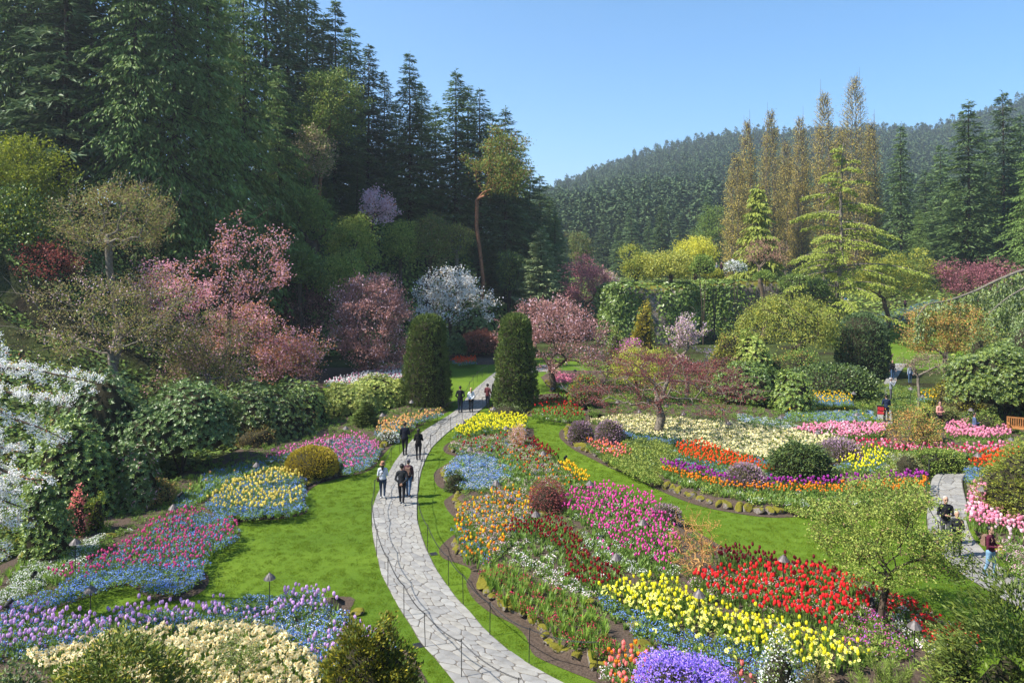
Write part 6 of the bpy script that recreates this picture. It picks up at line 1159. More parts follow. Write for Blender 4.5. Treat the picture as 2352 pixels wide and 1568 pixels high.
patch('white_flower_strip', 'white and blue flowers at the back of the narcissus band', r_((590, 190), (700, 205), (760, 220), (720, 228), (600, 212)), [('f_white', 8.0), ('f_bluel', 6.0), ('leafy', 10.0)], .4)
patch('red_tulip_bed', 'dark red tulips and blades under the plum tree', [(1225, 912), (1300, 905), (1335, 925), (1345, 955), (1290, 958), (1220, 950)], [('t_darkred', 11.7), ('t_red', 3.0), ('blade', 22.0), ('f_daisy', 2.0)])
patch('pink_flower_patch', 'bright pink flowers beyond the plum trunk', [(1262, 868), (1285, 858), (1315, 862), (1345, 872), (1310, 878), (1270, 880)], [('t_pinks', 46.8), ('bladeb', 4.0)])
patch('forget_me_not_patch', 'grey-blue flowers at the edge of the pink ones', [(1265, 884), (1310, 878), (1350, 875), (1345, 888), (1290, 892)], [('f_pansy', 12.0), ('leafy', 10.0)], .4)
patch('blue_flower_carpet', 'carpet of blue flowers under the yellow maple on the far meadow', None, [('f_blue', 5.0), ('low', 4.0)], base=0.1, wpoly=[(38, 97), (66, 100), (66, 108), (40, 106)])
patch('bank_ferns', 'ferns and low leafy plants on the dark bank behind the left bed', None, [('leafyd', 3.0), ('leafy', 2.0), ('moss', 2.0)], wpoly=[(-18.5, 20), (-16.8, 30), (-16.3, 37), (-13, 42), (-15.5, 46), (-18.5, 36), (-21, 22)])
patch('bank_ferns', 'leafy ground plants on the bank behind the island bed', None, [('leafyd', 3.0), ('leafy', 4.0), ('leafyl', 2.0), ('moss', 1.5)], base=.05, wpoly=[(6, 50.5), (16, 49), (24, 48.5), (30, 47), (36, 52), (30, 60), (18, 64), (8, 64)])
for bk, lb in (('B1', 'left'), ('B3', 'big middle'), ('B4', 'island'), ('B10', 'back right')):
    patch('green_ground_cover', 'low leafy ground cover filling the gaps of the %s bed' % lb, None, [('low', 5.0), ('leafy', 2.0)], base=BEDS[bk][2] - .02, wpoly=inset(BEDS[bk][1], .75))
def finish_flowers():
    tul = []; nar = []
    for pi, (nm, lb, pts, bz) in enumerate(PATCH):
        for qi, (k, x, y) in enumerate(pts):
            u = UC + x / y * FPX; v = HOR + (CAMH - bz - .4) * FPX / y
            if 0 < u < 2352 and v < 1560:
                if k[:2] == 't_': tul.append((y, pi, qi))
                elif k[:2] == 'n_': nar.append((y, pi, qi))
    solo = set((p, q) for _, p, q in sorted(tul)[:300]) | set((p, q) for _, p, q in sorted(nar)[:160])
    names = {'t_lilac': 'lilac', 't_yellow': 'bright yellow', 't_coral': 'coral pink', 't_orange': 'orange', 't_red': 'scarlet', 't_pinkm': 'deep pink', 't_yellowt': 'pale yellow', 't_darkred': 'dark red', 't_magenta': 'magenta', 'n_cream': 'cream', 'n_yellow': 'yellow'}
    rng = np.random.default_rng(12)
    for pi, (nm, lb, pts, bz) in enumerate(PATCH):
        keys = sorted(set(k for k, _, _ in pts))
        if not keys: print('EMPTY PATCH', lb); continue
        meshes = []; off = {}
        for k in keys: off[k] = len(meshes); meshes += PROTO[k]
        X = np.array([p[1] for p in pts]); Y = np.array([p[2] for p in pts])
        Z = np.maximum(terrain(X, Y), 0) + bz if bz < .15 or nm in ('bank_ferns',) else np.full(len(X), bz)
        P = []; I = []; Ro = []; Sc = []
        for qi, (k, x, y) in enumerate(pts):
            s = rng.uniform(.82, 1.15); rt = (rng.normal() * .06, rng.normal() * .06, rng.random() * 6.28); s *= rng.choice([.75, .9, 1, 1, 1.08]); vi = int(rng.integers(len(PROTO[k]))); z = Z[qi] - .02
            if (pi, qi) in solo:
                kind = 'tulip' if k[0] == 't' else 'narcissus'; o = obj(kind, PROTO[k][vi]); o.location = (x, y, z); o.rotation_euler = rt; o.scale = (s, s, s)
                c = names.get(k, k[2:]); tag(o, ('single %s %s growing among the %s' % (c, kind, lb))[:110].rsplit(' ', 0)[0], kind, '%s %s plants in the %s' % (c, kind, nm.replace('_', ' ')))
                w_ = o['label'].split()
                if len(w_) > 16: o['label'] = ' '.join(w_[:16])
            else: P.append((x, y, z)); I.append(off[k] + vi); Ro.append(rt); Sc.append((s, s, s * rng.uniform(.9, 1.1)))
        coll = proto_coll(nm + '_%02d' % pi, meshes); o = scatter(nm, P, I, Ro, Sc, coll); tag(o, lb, 'flowers' if 'ground' not in nm and 'fern' not in nm and 'lea' not in nm else 'plants', kind='stuff')
finish_flowers()

def lawn_blades():
    rng = np.random.default_rng(31); meshes = []
    for sd in range(5):
        b = MB(); g = np.random.default_rng(sd); n = 46; a = g.random(n) * 6.28; r = .13 * np.sqrt(g.random(n)); P = np.stack([r * np.cos(a), r * np.sin(a), 0 * a], 1); V, F = leaves(P, g.normal(size=(n, 3)) * .45 + np.array([0, 0, 1]), g.uniform(.025, .05, n), g.uniform(.007, .012, n), g); b.add(V, F, 0); meshes.append(fin(b, 'grass_tuft', [GRASSB], g))
    n = 26000; X = rng.uniform(-16, 19, n); Y = 15 + 30 * rng.random(n) ** 1.15; ok = inpoly(X, Y, LWN)
    for k in BEDS: ok &= ~inpoly(X, Y, BEDS[k][1])
    for A, B in PATHS: ok &= ~inpoly(X, Y, np.concatenate([A, B[::-1]]))
    u = UC + X / Y * FPX; ok &= (u > -20) & (u < 2372); X, Y = X[ok], Y[ok]; m = len(X); s = rng.uniform(.8, 1.3, m)
    o = scatter('lawn_grass', np.stack([X, Y, 0 * X - .004], 1), rng.integers(0, 5, m), np.stack([0 * X, 0 * X, rng.random(m) * 6.28], 1), np.stack([s, s, s * rng.uniform(.7, 1.2, m)], 1), proto_coll('grass_tuft', meshes)); tag(o, 'short mown grass blades of the lawns beside the path', 'grass', kind='stuff')
GRASSB = fol('grass_blade', [(0.05, 0.095, 0.008), (0.085, 0.145, 0.012), (0.15, 0.20, 0.025)], trans=.4, big=.3, bigscale=.3)
lawn_blades()

# ---------------------------------------------------------------- posts, chains, lamps, drains
IRON = plain('black_iron', (0.018, 0.018, 0.02), .5, .4, var=.3, scale=20)
CHAIN = plain('chain_steel', (0.06, 0.06, 0.065), .4, .5, .6, var=.3, scale=30)
COPPERM = plain('weathered_copper', (0.11, 0.095, 0.095), .55, .4, .2, var=.4, scale=9, c2=(.17, .15, .145))
def link_mesh():
    """one chain link, lying along x, plus its neighbour turned a quarter"""
    b = MB(); a = np.arange(8) * math.pi / 4; ring = np.stack([np.cos(a) * .034, np.sin(a) * .017, 0 * a], 1); b.tube(ring, np.roll(ring, -1, 0), np.full(8, .0055), np.full(8, .0055), 4)
    return np.concatenate(b.V), np.concatenate(b.Q)
LV, LF = link_mesh()
def chain_span(p, q, sag, label, group):
    p = np.array(p); q = np.array(q); ln = np.linalg.norm(q - p); n = max(6, int((ln + sag) / .05)); t = (np.arange(n) + .5) / n
    C_ = p + (q - p) * t[:, None]; C_[:, 2] -= sag * 4 * t * (1 - t); d = np.gradient(C_, axis=0); d = norm(d); z = np.array([0, 0, 1.0]); y = norm(np.cross(z, d)); zz = np.cross(d, y)
    V = []; F = []
    for i in range(n):
        a, b_ = (y[i], zz[i]) if i % 2 else (zz[i], y[i]); V.append(C_[i] + LV[:, :1] * d[i] + LV[:, 1:2] * a + LV[:, 2:] * b_ - p); F.append(LF + i * len(LV))
    o = obj('barrier_chain', mesh('barrier_chain', np.concatenate(V), [np.concatenate(F)], [CHAIN], smooth=True)); o.location = p; tag(o, label, 'chain', group)
def post_proto():
    b = MB(); b.lathe([(.004, 0), (.011, .0), (.011, .93), (.015, .935), (.015, .95), (.006, .965), (.0005, .966)], 8); shaft = mesh('shaft', b.V[0], [b.Q[0]], [IRON], smooth=False)
    r = MB(); a = np.arange(8) * math.pi / 4; ring = np.stack([np.cos(a) * .02 + .02, 0 * a, np.sin(a) * .02 + .925], 1); r.tube(ring, np.roll(ring, -1, 0), np.full(8, .005), np.full(8, .005), 4)
    return shaft, mesh('ring', np.concatenate(r.V), [np.concatenate(r.Q)], [IRON])
PSH, PRG = post_proto()
def post_row(pts, where, group, sag=.13):
    tops = []
    for i, (u, v) in enumerate(pts):
        x, y = G(u, v); e = empty('chain_post', (x, y, 0.0), frng.random() * 6); tag(e, '%s black chain post from the near end %s' % (ORD[i], where), 'post', 'chain posts ' + group)
        e.rotation_euler = (frng.normal() * .02, frng.normal() * .02, frng.random() * 6); obj('shaft', PSH, e); obj('ring', PRG, e); tops.append((x, y, .925))
    for i in range(len(tops) - 1):
        chain_span(tops[i], tops[i + 1], sag * min(1.4, np.linalg.norm(np.array(tops[i]) - tops[i + 1]) / 2.2), 'chain hanging between the %s and %s posts %s' % (ORD[i], ORD[i + 1], where), 'chains ' + group)
post_row([(1190, 1650), (1060, 1557), (977, 1487), (928, 1416), (891, 1346), (865, 1276), (854, 1206), (861, 1152), (878, 1108), (898, 1071), (918, 1038), (945, 1011), (974, 992), (1004, 973), (1029, 957), (1067, 927), (1079, 903), (1087, 889), (1096, 878), (1108, 867), (1123, 857)], 'on the left side of the main path', 'on the left side of the main path')
post_row([(1371, 1558), (1215, 1525), (1125, 1460), (1064, 1390), (1030, 1344), (982, 1265), (958, 1197), (962, 1128), (975, 1070), (990, 1038), (1013, 1010), (1035, 993), (1062, 973), (1086, 959), (1109, 942), (1132, 929), (1136, 905)], 'on the right side of the main path', 'on the right side of the main path')
post_row([(2460, 1470), (2325, 1391), (2233, 1333), (2157, 1255), (2128, 1205), (2128, 1150), (2134, 1100), (2152, 1085)], 'along the side path', 'along the side path')
def lamp_proto():
    b = MB(); n = 20; b.lathe([(.002, 1.205), (.02, 1.20), (.06, 1.165), (.11, 1.115), (.150, 1.065), (.172, 1.035), (.166, 1.032), (.10, 1.09), (.02, 1.15)], n, flute=.035); sh = mesh('shade', b.V[0], [b.Q[0]], [COPPERM], smooth=False)
    c = MB(); c.lathe([(.002, 1.23), (.012, 1.228), (.016, 1.215), (.010, 1.2)], 8); cap = mesh('finial', c.V[0], [c.Q[0]], [COPPERM])
    s = MB(); s.lathe([(.03, -.1), (.013, -.09), (.013, 1.1), (.02, 1.1), (.02, 1.16)], 8); st = mesh('stem', s.V[0], [s.Q[0]], [IRON], smooth=False)
    k = MB(); k.lathe([(.012, 1.05), (.026, 1.06), (.026, 1.1), (.012, 1.11)], 8); soc = mesh('lamp_socket', k.V[0], [k.Q[0]], [IRON])
    return sh, cap, st, soc
LSH, LCP, LST, LSC = lamp_proto()
def lamp(u, v, base, where):
    D = FPX * (CAMH - base - 1.22) / (v - HOR); e = empty('path_light', (PX(u, D), D, base), frng.random() * 6); tag(e, 'mushroom-shaped copper path light ' + where, 'path light', 'mushroom path lights')
    e.rotation_euler = (frng.normal() * .015, frng.normal() * .015, frng.random() * 6)
    s = obj('shade', LSH, e); obj('finial', LCP, s); obj('stem', LST, e); obj('lamp_socket', LSC, e)
for (x, y), w_ in [((198, 515), 'in the white rock cress on the left bank'), ((237, 637), 'over the rocks of the left bed'), ((453, 426), 'among the deep pink tulips'), ((675, 315), 'left of the golden thuja'), ((708, 605), 'among the lilac tulips'), ((865, 253), 'behind the golden thuja among pink tulips'), ((907, 220), 'left of the small cone conifer'), ((1003, 186), 'in front of the big yellow-green shrub'), ((1080, 152), 'at the foot of the left column yew'), ((1234, 275), 'over the blue forget-me-not patch'), ((1304, 362), 'over the orange tulips by the path'), ((1216, 205), 'at the path end of the far yellow tulips'), ((1297, 170), 'at the foot of the right column yew'), ((1328, 220), 'beside the small peach-coloured shrub'), ((930, 748), 'half hidden behind the golden cypress')]:
    lamp(*L(x, y), .26, w_)
for (x, y), w_, b_ in [((82, 285), 'over the green leaf bed dotted with orange tulips', .26), ((204, 363), 'at the top of the magenta tulips', .26), ((62, 443), 'behind the dark red tulips', .26), ((342, 464), 'in the middle of the magenta tulips', .26), ((273, 553), 'between dark red tulips and white rock cress', .26), ((712, 558), 'among the maroon tulips', .26), ((492, 648), 'in the near yellow tulip bed', .26), ((1057, 730), 'below the crab apple', .26), ((278, 153), 'under the left side of the red maple', .2), ((405, 163), 'behind the trunk of the red maple', .2), ((335, 178), 'in front of the left boughs of the red maple', .2), ((452, 183), 'right of the red maple trunk', .2), ((553, 172), 'at the back of the narcissus band', .2), ((568, 208), 'standing in the cream narcissus', .2), ((705, 192), 'below the lower left terrace', .2), ((803, 232), 'at the end of the cream narcissus', .2), ((905, 185), 'on the lower left terrace', .3), ((897, 130), 'on the upper left terrace', .6), ((1046, 118), 'by the rocks of the flagstone walk', .9), ((1077, 138), 'by the bare grey twiggy tree', .6), ((1219, 150), 'on the right terrace below the rhododendron', .8), ((1205, 173), 'beside the visitor with the tablet', .5), ((1222, 290), 'at the bend of the side path', .4), ((1236, 378), 'in the pink tulips along the side path', .45), ((1309, 250), 'below the wooden bench', .4), ((106, 118), 'beside the trunk of the plum tree', .2), ((166, 72), 'behind the plum tree', .1)]:
    lamp(*Rr(x, y), b_, w_)
def spot(u, v, z, yaw, h, label):
    x, y = G(u, v, z + h); e = empty('garden_spotlight', (x, y, z), yaw); tag(e, label, 'spotlight', 'black garden spotlights'); b = MB(); b.lathe([(.03, -.15), (.012, -.1), (.012, h - .06), (.03, h - .05), (.03, h - .02)], 8); b.build('stake', IRON, e)
    c = MB(); k = MB().lathe([(.002, -.10), (.05, -.10), (.062, -.06), (.062, .10), (.07, .11), (.07, .15), (.055, .15), (.05, .08), (.002, .07)], 12); V = k.V[0]; t = .9; V = np.stack([V[:, 0], V[:, 1] * math.cos(t) - V[:, 2] * math.sin(t), V[:, 1] * math.sin(t) + V[:, 2] * math.cos(t)], 1) + np.array([0, 0, h + .04]); c.add(V, k.Q[0]); c.build('lamp_head', IRON, e, True)
    y_ = MB(); y_.box((-.075, 0, h), (.01, .03, .12)); y_.box((.075, 0, h), (.01, .03, .12)); y_.box((0, 0, h - .06), (.16, .03, .01)); y_.build('bracket', IRON, e)
for (u, v), z, yw, h, lb in [((18, 1390), .26, 2.5, .55, 'black spotlight on a stake at the left end of the lilac tulips'), ((77, 1322), .26, 1, .3, 'black spotlight between the white cress and the pink tulips'), ((413, 1138), .26, 2, .4, 'black spotlight beside the brown dome shrub'), ((967, 942), .26, 2, .3, 'black spotlight below the left column yew'), ((1298, 1052), .2, .5, .25, 'black spotlight at the lawn edge by the dark red strip'), ((1762, 1305), .26, 1.2, .3, 'spotlight among the maroon tulips'), ((2004, 1388), .26, 3, .35, 'black spotlight beside the crab apple trunk'), ((1570, 995), .2, .8, .35, 'black spotlight below the cream narcissus')]:
    spot(u, v, z, yw, h, lb)
def drain(u, v, label):
    x, y = G(u, v); e = empty('drain_grate', (x, y, .004), .4); tag(e, label, 'drain'); b = MB(); b.box((0, -.11, .006), (.26, .03, .012)); b.box((0, .11, .006), (.26, .03, .012)); b.box((-.115, 0, .006), (.03, .19, .012)); b.box((.115, 0, .006), (.03, .19, .012)); b.build('frame', CHAIN, e)
    for i in range(5): MB().box((-.07 + i * .035, 0, .005), (.016, .19, .008)).build('bar', CHAIN, e)
    MB().box((0, 0, .0005), (.2, .19, .001)).build('sump', IRON, e)
drain(961, 1482, 'small metal drain grate in the grass left of the path'); drain(996, 1272, 'small drain grate in the grass right of the path')

# ---------------------------------------------------------------- bench, railings, stroller
WOOD = plain('bench_teak', (.34, .15, .05), .6, .3, var=.35, scale=8)
def bench():
    x, y = PX(2345, 40), 40; e = empty('wooden_bench', (x + .3, y, .2), R(-28)); e.scale = (1.15, 1.15, 1.15); tag(e, 'orange-brown slatted wooden garden bench at the right edge', 'bench')
    for i in range(6): MB().box((0, -.22 + i * .085, .43), (1.5, .07, .025)).build('seat_slat', WOOD, e)
    for i in range(15): MB().box((-.66 + i * .094, .27, .67), (.045, .022, .40)).build('back_slat', WOOD, e)
    MB().box((0, .27, .90), (1.5, .035, .07)).build('top_rail', WOOD, e); MB().box((0, .27, .47), (1.5, .035, .05)).build('lower_rail', WOOD, e)
    for sx in (-.74, .74):
        MB().box((sx, -.24, .31), (.06, .06, .62)).build('leg', WOOD, e); MB().box((sx, .27, .46), (.06, .06, .93)).build('leg', WOOD, e); MB().box((sx, .0, .635), (.075, .62, .03)).build('armrest', WOOD, e); MB().box((sx, .0, .37), (.04, .46, .06)).build('side_rail', WOOD, e)
bench()
def railing(u0, u1, D, z, n, label, h=1.0):
    x0, x1 = PX(u0, D), PX(u1, D); e = empty('metal_railing', (x0, D, z)); tag(e, label, 'railing'); w_ = x1 - x0
    for zz in (.15, h): MB().box((w_ / 2, 0, zz), (w_, .04, .05)).build('rail', IRON, e)
    for i in range(n + 1): MB().box((w_ * i / n, 0, h / 2), (.035, .03, h)).build('baluster' if i % 6 else 'post', IRON, e)
railing(1715, 1868, 96, PZ(648, 96), 36, 'black metal railing along the top of the rock wall')
railing(1480, 1545, 92, PZ(645, 92), 16, 'black metal railing at the left end of the bluff top')

# ---------------------------------------------------------------- people
SKIN = plain('skin', (.46, .27, .19), .55, .35, var=.08); SKIND = plain('skin_tan', (.32, .17, .11), .55, .35, var=.08)
PM = {}
def pm(name, c, rough=.85):
    if name not in PM: PM[name] = plain('cloth_' + name, c, rough, .15, var=.22, scale=14, bump=.25)
    return PM[name]
HAIRD = plain('hair_dark', (.012, .009, .008), .5, .4, var=.3, scale=40); HAIRB = plain('hair_blond', (.42, .28, .14), .5, .4, var=.3, scale=40); HAIRG = plain('hair_grey', (.35, .34, .33), .6, .3, var=.2, scale=40)
def capsule(p, q, r0, r1, sq=1.0, n=12):
    """closed tapered limb with rounded ends, sq flattens it front to back"""
    p = np.array(p, float); q = np.array(q, float); d = q - p; ln = np.linalg.norm(d); d = d / max(ln, 1e-6)
    th = np.linspace(-math.pi / 2, 0, 5)[:-1]; prof = [(r0 * math.cos(t), r0 * math.sin(t)) for t in th] + [(r0, 0), (r1, ln)] + [(r1 * math.cos(t), ln + r1 * math.sin(t)) for t in np.linspace(0, math.pi / 2, 5)[1:]]
    prof[0] = (1e-3, -r0); prof[-1] = (1e-3, ln + r1); k = MB().lathe(prof, n); V = k.V[0]
    ref = np.array([0, 1.0, 0]) if abs(d[1]) < .9 else np.array([0, 0, 1.0]); x = norm(np.cross(ref, d)); y = np.cross(d, x)
    F = k.Q[0]; caps = np.array([list(range(n))[::-1], [(len(prof) - 1) * n + i for i in range(n)]])
    return V[:, :1] * x + V[:, 1:2] * y * sq + V[:, 2:] * d + p, F, caps
def person(label, x, y, z, yaw, h=1.72, pose='stand', jacket=('black', (.012, .012, .014)), trousers=('dark', (.015, .016, .02)), shoes=('shoe', (.05, .05, .05)), hair='dark', hat=None, long_hair=False, bag=None, arms='back', skirt_len=.0, fem=False, step=.16, skin=None, voxel=.02, glasses=False, stripes=None, sit=False):
    """local frame: faces -Y, x to its left as seen from behind; built 1.72 m tall and scaled"""
    S_ = h / 1.72; sk = skin or SKIN; prims = []           # (kind, p, q, r0, r1, flatten, material slot)
    hip = .88 if not sit else .52; shw = .185 if not fem else .165; hw = .095
    A = lambda p, q, r0, r1, sq, m: prims.append((p, q, r0, r1, sq, m))
    # torso: 0 skin 1 jacket 2 trousers 3 shoes
    A((0, 0, hip + .02), (0, .005, hip + .18), .155 if fem else .145, .135, .72, 2); A((0, .005, hip + .13), (0, -.005, hip + .38), .14, .165 if not fem else .15, .68, 1); A((0, 0, hip + .06), (0, .0, hip + .2), .16, .15, .74, 1)
    A((-shw * .72, 0, hip + .48), (shw * .72, 0, hip + .48), .085, .085, .9, 1); A((0, .0, hip + .36), (0, .0, hip + .46), .165, .13, .66, 1)
    A((0, .01, hip + .50), (0, -.01, hip + .62), .055, .05, 1, 0)
    hz = hip + .72; A((0, -.012, hz - .045), (0, -.005, hz + .045), .072, .082, 1.12, 0); A((0, -.075, hz - .07), (0, -.085, hz - .075), .028, .025, 1, 0); A((0, -.1, hz - .025), (0, -.112, hz - .03), .012, .013, 1, 0)
    for s in (-1, 1): A((s * .08, .0, hz - .015), (s * .083, .005, hz + .01), .016, .018, .6, 0)
    # legs
    for s in (-1, 1):
        f = step * s if pose == 'walk' else .02 * s; lift = .07 if (pose == 'walk' and s < 0) else 0
        if sit: kn = (s * .1, -.42, hip - .02); an = (s * .1, -.44, .09)
        else: kn = (s * hw * .95, -f * .55 - .015, hip * .54 + lift * .3); an = (s * hw * .9, -f + (.05 if lift else 0), .09 + lift)
        A((s * hw, 0, hip + .0), kn, .093 if not fem else .098, .064, 1, 2); A(kn, an, .060, .043, 1, 2); A((an[0], an[1] + .02, an[2] - .045), (an[0] + s * .015, an[1] - .15, an[2] - .055 - (.03 if lift else 0)), .042, .036, 1.0, 3)
    # arms
    for s in (-1, 1):
        sh = np.array([s * shw, .0, hip + .475])
        if arms == 'back': el = sh + np.array([s * .075, .09, -.25]); wr = np.array([s * .05, .17, hip + .06])
        elif arms == 'front': el = sh + np.array([s * .06, -.02, -.27]); wr = np.array([s * .09, -.24, hip + .24])
        elif arms == 'camera': el = sh + np.array([s * .08, -.2, -.14]); wr = np.array([s * .06, -.34, hip + .62])
        elif arms == 'pocket': el = sh + np.array([s * .09, .05, -.26]); wr = np.array([s * .17, -.05, hip + .08])
        elif arms == 'hip': el = sh + np.array([s * .13, .05, -.24]); wr = np.array([s * .15, -.10, hip + .12])
        else: el = sh + np.array([s * .05, .02 * s, -.28]); wr = sh + np.array([s * .06, -.06 * s - .04, -.52])
        A(sh, el, .060, .048, 1, 1); A(el, wr, .048, .034, 1, 1); d = norm(wr - el); pa = wr + d * .06; A(wr, pa, .028, .033, .7, 0)
        side = norm(np.cross(d, [0, 1.0, .2]))
        for i in range(4): o = pa + side * (i - 1.5) * .021; e1 = o + d * (.045 - abs(i - 1.4) * .006); A(o, e1, .0115, .0105, 1, 0); A(e1, e1 + norm(d + np.array([-s * .5, 0, 0])) * (.032 - abs(i - 1.4) * .004), .0105, .009, 1, 0)
        A(wr + d * .03 + side * .028, wr + d * .075 + side * .055, .0125, .011, 1, 0)
    V = []; Q = []; NG = []; n = 0; cents = []
    for p, q, r0, r1, sq, m in prims:
        v, f, c = capsule(p, q, r0, r1, sq, 10); V.append(v); Q += [list(a + n) for a in f]; Q += [list(a + n) for a in c]; n += len(v)
    me = bpy.data.meshes.new('body'); me.from_pydata(np.concatenate(V).tolist(), [], Q); me.update()
    tmp = bpy.data.objects.new('body_build', me); COL.objects.link(tmp); md = tmp.modifiers.new('r', 'REMESH'); md.mode = 'VOXEL'; md.voxel_size = voxel; s2 = tmp.modifiers.new('s', 'SMOOTH'); s2.factor = .5; s2.iterations = 2
    dg = bpy.context.evaluated_depsgraph_get(); body = bpy.data.meshes.new_from_object(tmp.evaluated_get(dg)); bpy.data.objects.remove(tmp); bpy.data.meshes.remove(me); body.name = 'body'
    nv = len(body.vertices); co = np.empty(nv * 3, np.float32); body.vertices.foreach_get('co', co); co = co.reshape(-1, 3)
    npf = len(body.polygons); ce = np.empty(npf * 3, np.float32); body.polygons.foreach_get('center', ce); ce = ce.reshape(-1, 3); best = np.full(npf, 9e9); mi = np.zeros(npf, int)
    for p, q, r0, r1, sq, m in prims:
        p = np.array(p, float); q = np.array(q, float); d = q - p; t = np.clip((ce - p) @ d / max(d @ d, 1e-9), 0, 1); dd = np.linalg.norm(ce - (p + t[:, None] * d), axis=1) - (r0 + (r1 - r0) * t)
        if m == 1 and abs(p[0]) > .1 and False: pass
        k = dd < best; best[k] = dd[k]; mi[k] = m
    mi[(mi == 2) & (ce[:, 2] > hip + .10)] = 1
    body.materials.clear()
    for m_ in (sk, pm(*jacket), pm(*trousers), pm(*shoes)): body.materials.append(m_)
    body.polygons.foreach_set('material_index', mi.astype(np.int32)); body.polygons.foreach_set('use_smooth', np.ones(npf, bool)); body.update()
    e = empty('person', (x, y, z), yaw); e.scale = (S_, S_, S_); tag(e, label, 'person'); obj('body', body, e)
    hm = {'dark': HAIRD, 'blond': HAIRB, 'grey': HAIRG}[hair]
    b = MB(); b.ell((0, .018, hz + .036), (.09, .1, .1), 0, 12, 8)
    if long_hair: b.path([(0, .07, hz), (0, .095, hz - .12), (.01, .10, hz - .26)], [.075, .07, .03], 10)
    b.build('hair', hm, e, True)
    if hat == 'bucket': c = MB(); c.lathe([(.001, .12), (.075, .115), (.095, .06), (.10, .0), (.15, -.045), (.148, -.052), (.095, -.005)], 16, (0, .008, hz + .03)); c.build('bucket_hat', pm('hatbrown', (.34, .17, .10)), e, True)
    elif hat == 'cap': c = MB(); c.lathe([(.001, .125), (.06, .115), (.093, .06), (.1, .0), (.096, -.01)], 14, (0, .012, hz + .012)); c.box((0, -.125, hz + .02), (.13, .09, .012)); c.build('cap', pm('capblack', (.02, .02, .024)), e, True)
    elif hat == 'beanie': c = MB(); c.lathe([(.001, .14), (.05, .13), (.09, .07), (.105, .0), (.1, -.02)], 14, (0, .012, hz + .012)); c.build('knit_hat', pm('knit', (.16, .15, .17)), e, True)
    if bag == 'backpack': c = MB(); c.box((0, .17, hip + .33), (.26, .13, .34), 0, 0, .86); c.box((0, .245, hip + .26), (.2, .05, .16), 0, 0, .9); k = c.build('backpack', pm('packbrown', (.20, .12, .09)), e); tag(k, 'brown backpack worn on both shoulders'); s_ = MB(); [s_.path([(q * .09, .12, hip + .48), (q * .1, -.02, hip + .56), (q * .1, -.11, hip + .42), (q * .1, -.02, hip + .24)], .016, 6) for q in (-1, 1)]; s_.build('strap', pm('packbrown', 0), k, True)
    if bag == 'shoulder': c = MB(); c.box((.22, .03, hip + .02), (.08, .2, .17), 0, 0, .9); k = c.build('shoulder_bag', pm('bagdark', (.06, .035, .03)), e); s_ = MB(); s_.path([(-.13, .0, hip + .56), (0, .13, hip + .35), (.2, .06, hip + .1)], .012, 6); s_.build('strap', pm('bagdark', 0), k, True)
    if glasses: c = MB(); [c.ell((q * .034, -.088, hz + .005), (.026, .012, .02), 0, 10, 6) for q in (-1, 1)]; c.build('sunglasses', IRON, e, True)
    if arms == 'camera': c = MB(); c.box((0, -.40, hip + .66), (.14, .03, .085)); c.build('camera', IRON, e)
    return e
PI = math.pi
def pp(u, v): x, y = G(u, v, .04); return x, y, .042
person('woman in white hoodie and brown bucket hat on the path', *pp(879, 1144), PI + .1, 1.62, 'walk', ('whitehoodie', (.56, .58, .66)), ('jeansdark', (.035, .05, .085)), ('whiteshoe', (.65, .65, .66)), hat='bucket', long_hair=True, bag='shoulder', arms='front', fem=True, step=.06, voxel=.014)
person('man in dark sweater and cap with hands clasped behind his back', *pp(923, 1158), PI, 1.74, 'walk', ('charcoal', (.022, .024, .028)), ('blacktr', (.012, .012, .016)), ('sneaker', (.3, .3, .3)), hat='cap', arms='back', step=.13, voxel=.014, skin=SKIND)
person('person in burgundy jacket with brown backpack and knit hat', *pp(938, 1140), PI - .1, 1.66, 'walk', ('burgundy', (.07, .03, .04)), ('jeans', (.06, .11, .20)), ('bootbrown', (.06, .035, .025)), hat='beanie', bag='backpack', arms='side', fem=True, step=.14, voxel=.014)
person('man in black shirt and black trousers on the path', *pp(930, 1046), PI - .05, 1.80, 'walk', ('navyblack', (.010, .012, .022)), ('blacktr', 0), ('blackshoe', (.02, .02, .02)), arms='front', step=.08, voxel=.014)
person('woman in black with long dark hair beside the man in black', *pp(961, 1057), PI + .1, 1.68, 'walk', ('blackcoat', (.012, .011, .012)), ('blacktr', 0), ('blackshoe', 0), long_hair=True, arms='front', fem=True, step=.13, voxel=.014)
person('man in black jacket walking between the column yews', *pp(1057, 947), PI, 1.84, 'stand', ('blackjacket', (.010, .011, .015)), ('navytr', (.012, .016, .03)), ('blackshoe', 0), arms='pocket', voxel=.016)
person('blonde woman in white jacket between the column yews', *pp(1082, 945), PI, 1.66, 'stand', ('whitejacket', (.62, .64, .68)), ('blacktr', 0), ('blackshoe', 0), hair='blond', long_hair=True, arms='back', fem=True, voxel=.016)
person('man in maroon plaid shirt beside the right column yew', *pp(1120, 937), PI - .5, 1.74, 'stand', ('plaidmaroon', (.09, .025, .03)), ('navytr', 0), ('blackshoe', 0), hat='cap', arms='front', voxel=.016)
person('visitor mostly hidden behind the right column yew', *pp(1137, 925), PI - .3, 1.68, 'stand', ('tan', (.3, .22, .15)), ('blacktr', 0), ('blackshoe', 0), arms='side', voxel=.022)
x_, y_, z_ = pp(2275, 1325)
person('woman in burgundy top and light jeans looking down at her phone', x_, y_, z_, .55, 1.68, 'walk', ('burgundytop', (.075, .012, .028)), ('lightjeans', (.17, .30, .44)), ('blueshoe', (.12, .2, .28)), long_hair=False, arms='front', fem=True, step=.1, bag='backpack', voxel=.014)
